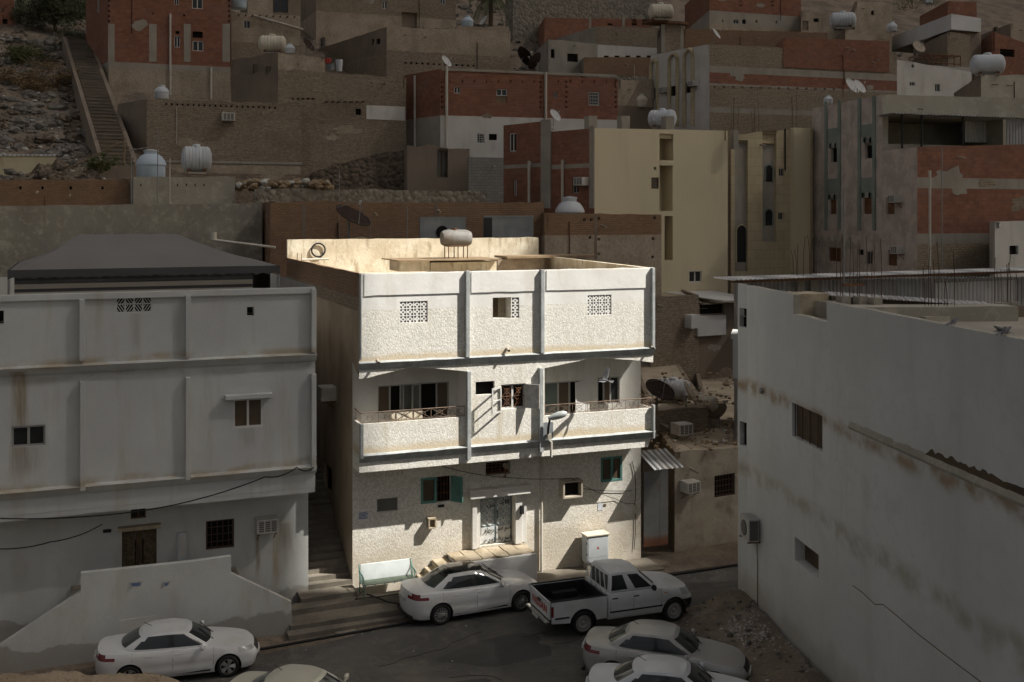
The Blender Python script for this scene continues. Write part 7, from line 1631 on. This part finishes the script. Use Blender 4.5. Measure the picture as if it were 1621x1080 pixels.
# bench
def bench():
    a, b = MP(570, 925, -1.0), MP(657, 912, -1.0); s0, s1 = a[0]+.1, b[0]; q = MAIN.w((s0+s1)/2, -.78, -.16); W = (s1-s0)/2; t = thing('bench', 'white backed bench with a slatted green seat in front of the sunlit house', 'bench', tuple(q), A)
    mb = MB(); mb.hexa([(-W+.05, .18, .45), (W-.05, .18, .45), (W-.05, .22, .45), (-W+.05, .22, .45), (-W+.05, .32, .98), (W-.05, .32, .98), (W-.05, .36, .98), (-W+.05, .36, .98)]); mb.build('backrest', 'bench_white', t, .01)
    mb = MB()
    for k in range(5): y = -.32+.11*k; mb.box(-W+.05, W-.05, y, y+.095, .42, .45)
    mb.build('seat', 'bench_green', t, .006)
    mb = MB()
    for k in range(6): x = -W+.08+(2*W-.16)*k/5; mb.box(x-.015, x+.015, -.34, .22, .39, .418)
    mb.build('seat_frame', 'teal_paint', t)
    for x in (-W, W):
        mb = MB(); mb.tube([(x, -.34, 0), (x, -.36, .45), (x, -.34, .66), (x, -.2, .72), (x, .2, .74), (x, .3, .9)], .024, 6); mb.tube([(x, .25, 0), (x, .22, .45), (x, .34, .98)], .024, 6); mb.cyl((x, -.36, .42), (x, .24, .42), .02)
        for k in range(2): y = -.15+.2*k; mb.cyl((x, y, .42), (x, y+.02, .72), .014, n=5)
        mb.build('arm_frame', 'teal_paint', t)
bench()
# electric cabinet
a, b, c, d = MAIN.rect(926, 844, 960, 893, -.42); q = MAIN.w((a+c)/2, -.4, -.42); t = thing('electric_cabinet', 'grey electric cabinet with a small warning sign on the sunlit wall', 'electric cabinet', tuple(q), A); W = (c-a)/2; Hc = d+.42
mb = MB(); mb.box(-W+.04, W-.04, -.16, .22, 0, .25); mb.build('plinth', 'cement', t); mb = MB(); mb.box(-W, W, -.2, .26, .25, Hc-.06); mb.build('body', 'cabinet', t, .012); mb = MB(); mb.box(-W-.04, W+.04, -.25, .3, Hc-.058, Hc); mb.build('roof', 'tank_cream', t, .012)
mb = MB(); mb.box(-W+.05, W-.05, -.215, -.202, .45, Hc-.12); mb.box(-W+.05, W-.05, -.213, -.202, .28, .43); dr = mb.build('door', 'cabinet', t, .006)
mb = MB(); mb.add([(-.06, -.218, Hc*.58), (.06, -.218, Hc*.58), (0, -.218, Hc*.58+.11)], [(0, 1, 2)]); mb.build('warning_sign', 'ink_red', dr)
mb = MB()
for z in (.6, Hc-.3): mb.cyl((-W-.005, -.2, z-.05), (-W-.005, -.2, z+.05), .018)
mb.build('hinge', 'plastic_black', dr)
# street lamp on the balcony front with cut board behind it
s_, z = MP(867, 697, -1.25); q = MAIN.w(s_, -1.25, z); t = thing('street_lamp', 'pale street lamp on a dark bent arm at the balcony front', 'street lamp', tuple(q), A); zt_ = MP(868, 662, -1.25)[1]-z
mb = MB(); mb.tube([(0, .2, .15), (0, 0, .1), (.02, -.02, zt_*.6), (.05, -.1, zt_), (.12, -.25, zt_+.08)], .045, 6); mb.build('arm', 'plastic_black', t)
mb = MB(); mb.lathe([(.01, -.36), (.07, -.33), (.12, -.15), (.14, .08), (.12, .26), (.06, .36), (.01, .38)], 14, Matrix.Translation((.24, -.34, zt_+.13)) @ Matrix.Rotation(R(72), 4, 'Y') @ Matrix.Rotation(R(20), 4, 'X')); mb.build('lamp_head', 'lamp_shell', t, sharp=40)
mb = MB(); mb.box(-.16, .3, .18, .22, -.08, .62); mb.build('backboard', 'steel_panel', t); mb = MB(); mb.box(-.02, .14, -.05, .1, .02, .22); mb.build('ballast_box', 'cement', t)
# wall lamp bracket over the door
s_, z = MP(797, 757, 0); q = MAIN.w(s_, 0, z); t = thing('wall_lamp', 'rusty lamp bracket hanging above the ornate grey door', 'wall lamp', tuple(q), A); mb = MB(); mb.tube([(0, 0, .05), (-.02, -.25, .1), (-.06, -.35, .4), (-.12, -.4, .55)], .03, 5); mb.build('bracket', 'rust', t)
mb = MB(); mb.lathe([(.05, 0), (.13, .04), (.11, .16), (.03, .2)], 12, Matrix.Translation((-.15, -.42, .5)) @ Matrix.Rotation(R(50), 4, 'Y')); mb.build('lamp_head', 'poor_plaster', t)
# cables
def cable(pts, label, r=.016, sag=.25, m='cable_black', name='cable'):
    out = []
    for p, q in zip(pts, pts[1:]):
        for k in range(8): t = k/8; v = Vector(p).lerp(Vector(q), t); v.z -= sag*4*t*(1-t); out.append(v)
    out.append(Vector(pts[-1])); mb = MB(); mb.tube(out, r, 4); o = mb.build(name, m); tag(o, label, 'cable', 'loose cables')
LW = lambda px, py, d: LF.w(LF.p(px, py, d)[0], d, LF.p(px, py, d)[1])
MW = lambda px, py, d: MAIN.w(MP(px, py, d)[0], d, MP(px, py, d)[1])
cable([LW(497, 740, -1.4), LW(470, 740, -1.45), LW(420, 755, -1.45), LW(230, 808, -1.6), LW(-30, 820, -1.8)], 'black cable sagging from the corner ledge across the front of the left house', .02, .12)
cable([LW(162, 830, -.03), LW(80, 858, -.05), LW(-20, 868, -.08)], 'thin cable drooping across the lower wall of the left house', .014, .1)
cable([MW(700, 738, -.4), MW(790, 755, -.2), MW(905, 757, -.44), MW(912, 772, -.05), MW(1000, 777, -.04)], 'thin wire running over the grey door to the empty wall box', .012, .06)
cable([MW(905, 757, -.44), MW(975, 790, -.04), MW(1005, 797, -.04)], 'thin wire drooping from the empty wall box to the junction box', .01, .08)
cable([tuple(MAIN.w(s, d, z)) for s, d, z in ((WG+8, -1.78, ZS+.06), (WG, -1.95, ZS+.05), (6, -2.2, ZS+.04), (2.5, -2.75, ZS+.05), (-1, -3.05, ZS+.05), (-4.2, -3.3, ZS+.05))], 'bundle of black cables along the street kerb', .045, 0)
cable([tuple(MAIN.w(s, d, z)) for s, d, z in ((.3, -.9, -.1), (.9, -1.5, -.26), (1.4, -2.1, -.26), (2.6, -2.7, -.4))], 'black cable curling over the steps by the bench', .025, -.02)
cable([tuple(MAIN.w(s, d, z)) for s, d, z in ((.2, -.85, .02), (-.2, -1.2, -.12), (.6, -1.25, -.12), (2.4, -1.35, -.12))], 'black cable looped on the top step by the bench', .02, -.02)
# pigeons
def bird(fly):
    def f():
        o = thing('pigeon', 'x', 'x'); mb = MB()
        prof = [(.012, -.20), (.02, -.16), (.05, -.08), (.07, .02), (.06, .10), (.035, .15), (.036, .18), (.03, .205), (.012, .225), (.004, .25)]
        mb.lathe(prof, 12, Matrix.Translation((0, 0, .12)) @ Matrix.Rotation(R(90 if fly else 60), 4, 'Y')); mb.build('body', 'plumage', o)
        mb = MB(); a = R(0 if fly else -25); mb.add([(-.14, -.025, .12), (-.14, .025, .12), (-.34, .07, .10 if fly else .02), (-.34, -.07, .10 if fly else .02), (-.14, -.02, .105), (-.14, .02, .105), (-.34, .06, .09 if fly else .01), (-.34, -.06, .09 if fly else .01)], [(0, 1, 2, 3), (7, 6, 5, 4), (0, 3, 7, 4), (1, 5, 6, 2), (2, 6, 7, 3)]); mb.build('tail', 'plumage', o)
        for s in (1, -1):
            mb = MB()
            if fly: P = [(.08, .04, .14), (.10, .2, .24), (.02, .42, .40), (-.10, .40, .38), (-.10, .2, .22), (-.08, .04, .13)]
            else: P = [(.06, .065, .16), (.0, .085, .15), (-.16, .06, .06), (-.24, .02, .02), (-.12, .07, .06), (.02, .075, .08)]
            vs = [(x, s*y, z) for x, y, z in P]+[(x, s*(y+.004), z-.012) for x, y, z in P]; n = len(P); mb.add(vs, [tuple(range(n)), tuple(range(2*n-1, n-1, -1))]+[(i, (i+1) % n, n+(i+1) % n, n+i) for i in range(n)]); mb.build('wing', 'plumage', o)
        if not fly:
            mb = MB(); mb.cyl((.0, .02, 0), (.0, .02, .07), .006, n=4); mb.cyl((.0, -.02, 0), (.0, -.02, .07), .006, n=4); mb.build('foot', 'rust', o)
        return o
    return f
place('bf', bird(True), 'grey pigeon flying with spread wings before the right balcony window', 'pigeon', 'pigeons', tuple(MW(958, 607, -1.6)), R(150), 1.05, R(-30))
for px, py, rz, lab in ((1510, 533, 30, 'pigeon perched at the corner of the long parapet'), (1585, 537, 170, 'pigeon on the parapet edge at the right, near the other two'), (1592, 541, 20, 'pigeon nearest the right edge on the parapet')):
    s_, z = RF.p(px, py-8, .1); q = RF.w(s_, .1, 0); q.z = RZT-.02; place('bs', bird(False), lab, 'pigeon', 'pigeons', tuple(q), R(rz), .72)
q = at(1586, 526, 32.5); place('bs', bird(False), 'pigeon standing on the brown sheet roof', 'pigeon', 'pigeons', tuple(q), R(0), .72)
# brown sheet roof behind the long parapet
a, b, c, d = at(1512, 533, 34), at(1700, 540, 31), at(1700, 528, 33.5), at(1540, 527, 36.5); mb = MB(); mb.add([a, b, c, d]+[v-Vector((0, 0, .1)) for v in (a, b, c, d)], [(0, 1, 2, 3), (7, 6, 5, 4), (0, 4, 5, 1), (1, 5, 6, 2), (2, 6, 7, 3), (3, 7, 4, 0)]); o = mb.build('sheet_roof', 'rust'); tag(o, 'flat brown sheet roof behind the long parapet', 'sheet roof')

# ------------------------------------------------------------------ hillside: stair, rocks, bushes, tree, palm
def hillstair():
    a, b = at(190, 264, 70.5), at(120, 56, 96); n = 42; d = b-a; u = Vector((d.x, d.y, 0)).normalized(); v = Vector((-u.y, u.x, 0)); mb = MB()
    run = Vector((d.x, d.y, 0)).length/n
    for k in range(n):
        p = a+d*(k/n); w_ = .92-.1*k/n; z = a.z+d.z*(k+1)/n; q = [p+v*-w_, p+v*w_, p+v*w_+u*(run+.1), p-v*w_+u*(run+.1)]
        mb.hexa([(x.x, x.y, z-2.4) for x in q]+[(x.x, x.y, z-.09) for x in q])
        q = [p+v*-w_-u*.09, p+v*w_-u*.09, p+v*w_+u*(run+.1), p-v*w_+u*(run+.1)]; e = rnd.uniform(-.02, .02)
        mb.hexa([(x.x, x.y, z-.088+e) for x in q]+[(x.x, x.y, z+e) for x in q], 1)
    o = struct(mb.build('hill_steps', ['dark_shaded_mud', 'step_stone'])); mb = MB()
    for s in (1.05, -1.05):
        for k in range(0, n, 3):
            p, q = a+d*(k/n)+v*s, a+d*(min(n, k+3)/n)+v*s
            e = v*.14
            mb.hexa([p-e-Vector((0, 0, 2.5)), p+e-Vector((0, 0, 2.5)), q+e-Vector((0, 0, 2.5)), q-e-Vector((0, 0, 2.5)), p-e+Vector((0, 0, .15)), p+e+Vector((0, 0, .15)), q+e+Vector((0, 0, .15)), q-e+Vector((0, 0, .15))])
    tag(mb.build('stair_wall', 'dark_shaded_mud'), 'low stone side walls bounding the long hill stair', 'wall')
hillstair()
def rocks():
    mb = MB()
    for k in range(3200):
        px, py = rnd.uniform(-20, 165), rnd.uniform(55, 285); Y = 70+(268-py)/208*26+rnd.uniform(-2, 2); p = at(px, py, Y); z = terr(p.x, p.y)
        r = abs(rnd.gauss(0, .13))+.04
        if rnd.random() < .03: r = rnd.uniform(.3, .8)
        rock(mb, (p.x, p.y, z+.75*mn.noise((p.x*.18, p.y*.18, 1))+.4*mn.noise((p.x*.5, p.y*.5, 5))+r*.1), r, 1 if rnd.random() < .1 and r < .3 else (2 if mn.noise((p.x*.35, p.y*.35, 9)) > .05 else 0))
    for (xa, xb, ya, yb, n) in ((45, 85, 100, 160, 2200), (-14, 30, 112, 150, 900), (-60, -30, 92, 130, 500)):
        for k in range(n):
            x, y = rnd.uniform(xa, xb), rnd.uniform(ya, yb); r = min(1.1, abs(rnd.gauss(0, .32))+.08); rock(mb, (x, y, terr(x, y)+.9*mn.noise((x*.18, y*.18, 1))+.5*mn.noise((x*.5, y*.5, 5))+r*.1), r)
    struct(mb.build('rocks', ['hill_stone', 'litter_pale', 'dark_rubble']), 'stuff')
    mb = MB()      # debris on the low earth roofs and behind the grey walls
    for (x0, x1, y0, y1, z, n) in ((1030, 1165, 660, 712, None, 160), (1030, 1165, 590, 640, 4.75, 90)):
        for k in range(n):
            px, py = rnd.uniform(x0, x1), rnd.uniform(y0, y1); zz = HLW.fr.o.z+HLW.hz-.02 if z is None else z; p = atz(px, py, zz); rock(mb, p, rnd.uniform(.03, .12), 1 if rnd.random() < .15 else 0)
            if rnd.random() < .25: mb.tube([p, p+Vector((rnd.uniform(-.8, .8), rnd.uniform(-.8, .8), .08))], .012, 4)
    for k in range(240):
        px, py = rnd.uniform(375, 520), rnd.uniform(287, 299); p = at(px, py, rnd.uniform(65, 68)); rock(mb, p, rnd.uniform(.08, .35), 1 if rnd.random() < .25 else 0)
    struct(mb.build('debris', ['timber', 'litter_pale']), 'stuff')
rocks()
def leaves(mb, c, rad, n, size, clumps, seed, flat=1.):
    rr = random.Random(seed); cl = []
    for k in range(clumps):
        v = Vector((rr.gauss(0, 1), rr.gauss(0, 1), rr.gauss(0, 1))).normalized()*rr.uniform(.25, 1.); cl.append((Vector((v.x*rad[0], v.y*rad[1], v.z*rad[2])), rr.uniform(.22, .42)))
    for k in range(n):
        p, s = cl[rr.randrange(clumps)]; q = Vector(c)+p+Vector((rr.gauss(0, 1)*rad[0], rr.gauss(0, 1)*rad[1], rr.gauss(0, 1)*rad[2]))*s*.55
        a = Vector((rr.uniform(-1, 1), rr.uniform(-1, 1), rr.uniform(-.6, .8))).normalized()*size*rr.uniform(.6, 1.4); b = a.orthogonal().normalized()*size*rr.uniform(.25, .5)
        mb.add([q-a, q+b, q+a, q-b], [(0, 1, 2, 3)])
    return cl
def tree(px, py, Y, h, rad, label, seed, name='tree'):
    q = at(px, py, Y); q.z = min(q.z, terr(q.x, q.y)+.5); t = thing(name, label, 'tree', tuple(q)); c = (0, 0, h); mb = MB(); cl = leaves(mb, c, rad, 7000, .17, 34, seed); mb.build('crown', 'leaf_green', t)
    tb = MB(); tb.tube([(0, 0, -.5), (.1, 0, h*.3), (-.1, .1, h*.6), (0, 0, h)], .16, 7)
    for p, s in cl[:14]: tb.tube([(0, 0, h*.45), tuple(Vector(c)*.8+p*.4), tuple(Vector(c)+p*.95)], .045, 5)
    tb.build('trunk', 'bark', t)
tree(86, 62, 100, 3.2, (3.6, 2.6, 2.8), 'green leafy tree at the top of the rocky slope', 5)
def bush(px, py, Y, rad, label, m, seed, n=900, name='bush', size=.12):
    q = at(px, py, Y); t = thing(name, label, 'bush', tuple(q), 0, 'bushes on the rocky slope'); mb = MB(); cl = leaves(mb, (0, 0, rad[2]*.7), rad, n, size, 14, seed); mb.build('foliage', m, t)
    sb = MB()
    for p, s in cl: sb.tube([(p.x*.15, p.y*.15, -.2), (p.x*.6, p.y*.6, rad[2]*.5), (p.x, p.y, rad[2]*.7+p.z)], .02, 4)
    sb.build('stem', 'leaf_dry', t)
bush(38, 112, 90, (2.2, 1.5, 1.7), 'yellow green weedy bush above the dry grass', 'leaf_weed', 8, 1500)
bush(20, 140, 86, (2.4, 1.4, 1.2), 'brown dry bush at the left edge of the slope', 'leaf_dry', 9, 1300); bush(85, 138, 87, (2.6, 1.4, 1.2), 'brown dry bush in the middle of the slope', 'leaf_dry', 10, 1500); bush(52, 150, 85.5, (1.6, 1.2, 1.0), 'low straw coloured bush under the weedy bush', 'leaf_dry', 12, 800)
bush(118, 80, 95, (1.6, 1.2, 1.4), 'dark bush close beside the top of the hill stair', 'leaf_green', 13, 1200)
bush(158, 270, 67.5, (1.0, .6, .7), 'small green weeds at the foot of the hill stair', 'leaf_weed', 14, 500)
bush(1445, 12, 132, (2.6, 1.5, 1.4), 'grey green shrub near the tiny tank at the top edge', 'leaf_weed', 15, 1200)
def palm():
    q = at(776, 44, 116); t = thing('palm_tree', 'drooping palm tree at the top centre edge', 'palm tree', tuple(q)); h = 3.2; mb = MB(); mb.tube([(0, 0, -1.5), (.1, 0, h*.5), (0, 0, h)], .26, 8); mb.build('trunk', 'bark', t)
    mb = MB(); rr = random.Random(3)
    for k in range(34):
        a = rr.uniform(0, 6.28); el = rr.uniform(-.5, 1.2); L = rr.uniform(2.4, 3.4); pts = []
        for i in range(9): u = i/8; r_ = L*u*math.cos(el*.6)*(1-.18*u); pts.append(Vector((math.cos(a)*r_, math.sin(a)*r_, h+L*u*math.sin(el)-2.4*u*u)))
        mb.tube(pts, .03, 4)
        for i in range(1, 9):
            for s in (1, -1):
                for e in (0, .5):
                    p = pts[i-1].lerp(pts[i], e); d = (pts[i]-pts[i-1]).normalized(); sd = d.cross(Vector((0, 0, 1))).normalized()*s; tip = p+sd*.5+d*.35-Vector((0, 0, .3)); wv = d*.045; mb.add([p-wv, p+wv, tip], [(0, 1, 2)])
    mb.build('crown', 'leaf_green', t)
palm()
# soil heap in the lower left corner
def heap():
    mb = MB(); c = atz(120, 1088, .1)
    def fn(u, v):
        x = -6.5+u*10.2; y = -3+v*4.2; e = min(1, 5*u)*min(1, (1-u)*7)*min(1, 3*v)*min(1, (1-v)*4.5); z = .95*e**.6*(1+.12*mn.noise((x*.6, y*.6, 1)))+.10*e*mn.noise((x*2.2, y*2.2, 7))+.05*e*mn.noise((x*6, y*6, 2)); return (c.x+x, c.y+y, ZS+.008+z-(0 if e > 0 else .05))
    mb.grid(fn, 110, 50); 
    for k in range(120): u, v = rnd.uniform(.05, .95), rnd.uniform(.3, .95); p = fn(u, v); rock(mb, p, rnd.uniform(.02, .08))
    o = mb.build('soil_heap', 'soil_heap'); tag(o, 'heap of pale brown soil in the lower left corner', 'soil heap')
heap()
# rusty frames on the white plastered house
a = at(1470, 112, 102); t = thing('roof_frame', 'rusty tube frame standing on the white plastered house', 'roof frame', tuple(a), A)
mb = MB()
for i in range(6):
    x = i*.78; mb.cyl((x, 0, 0), (x, 0, 1.6), .05, n=5); mb.cyl((x, 2.5, 0), (x, 2.5, 1.6), .05, n=5); mb.cyl((x, 0, 1.6), (x, 2.5, 1.6), .05, n=5)
for z in (.8, 1.6): mb.cyl((0, 0, z), (3.9, 0, z), .05, n=5); mb.cyl((0, 2.5, z), (3.9, 2.5, z), .05, n=5)
mb.build('tube_frame', 'rust', t)
for (px, py, Y, lab) in ((1452, 145, 97, 'white corrugated fence sheet on the low grey roof'),):
    a = at(1422, 134, Y); mb = MB(); mb.box(0, 5.4, 0, .06, -1, a.z-at(1422, 151, Y).z-.9); t = thing('sheet_fence', lab, 'fence', (a.x, a.y, at(1422, 151, Y).z), A); mb.build('sheet', 'sheet_white', t); mb = MB(); mb.cyl((0, -.05, -.4), (5.4, -.05, -.4), .04); mb.build('rail', 'rust', t)
# clutter near the tan upper room: buckets and a red cloth
for px, py, r_, h_2, m, lab in ((537, 113, .28, .9, 'tank_white', 'white plastic barrel on the tan roof'), (524, 112, .35, .5, 'steel_panel', 'grey tub on the tan roof beside the barrel'), (519, 100, .3, .35, 'red_cloth', 'red bundle on the tan roof beside the barrel')):
    q = at(px, py, 85); mb = MB(); mb.lathe([(r_*.8, 0), (r_, h_2*.9), (r_*1.05, h_2), (r_*.85, h_2), (r_*.7, h_2*.2)], 14); o = mb.build({'r': 'bundle'}.get(m[0], 'tub'), m); o.location = q; tag(o, lab, 'tub' if m != 'red_cloth' else 'bundle')
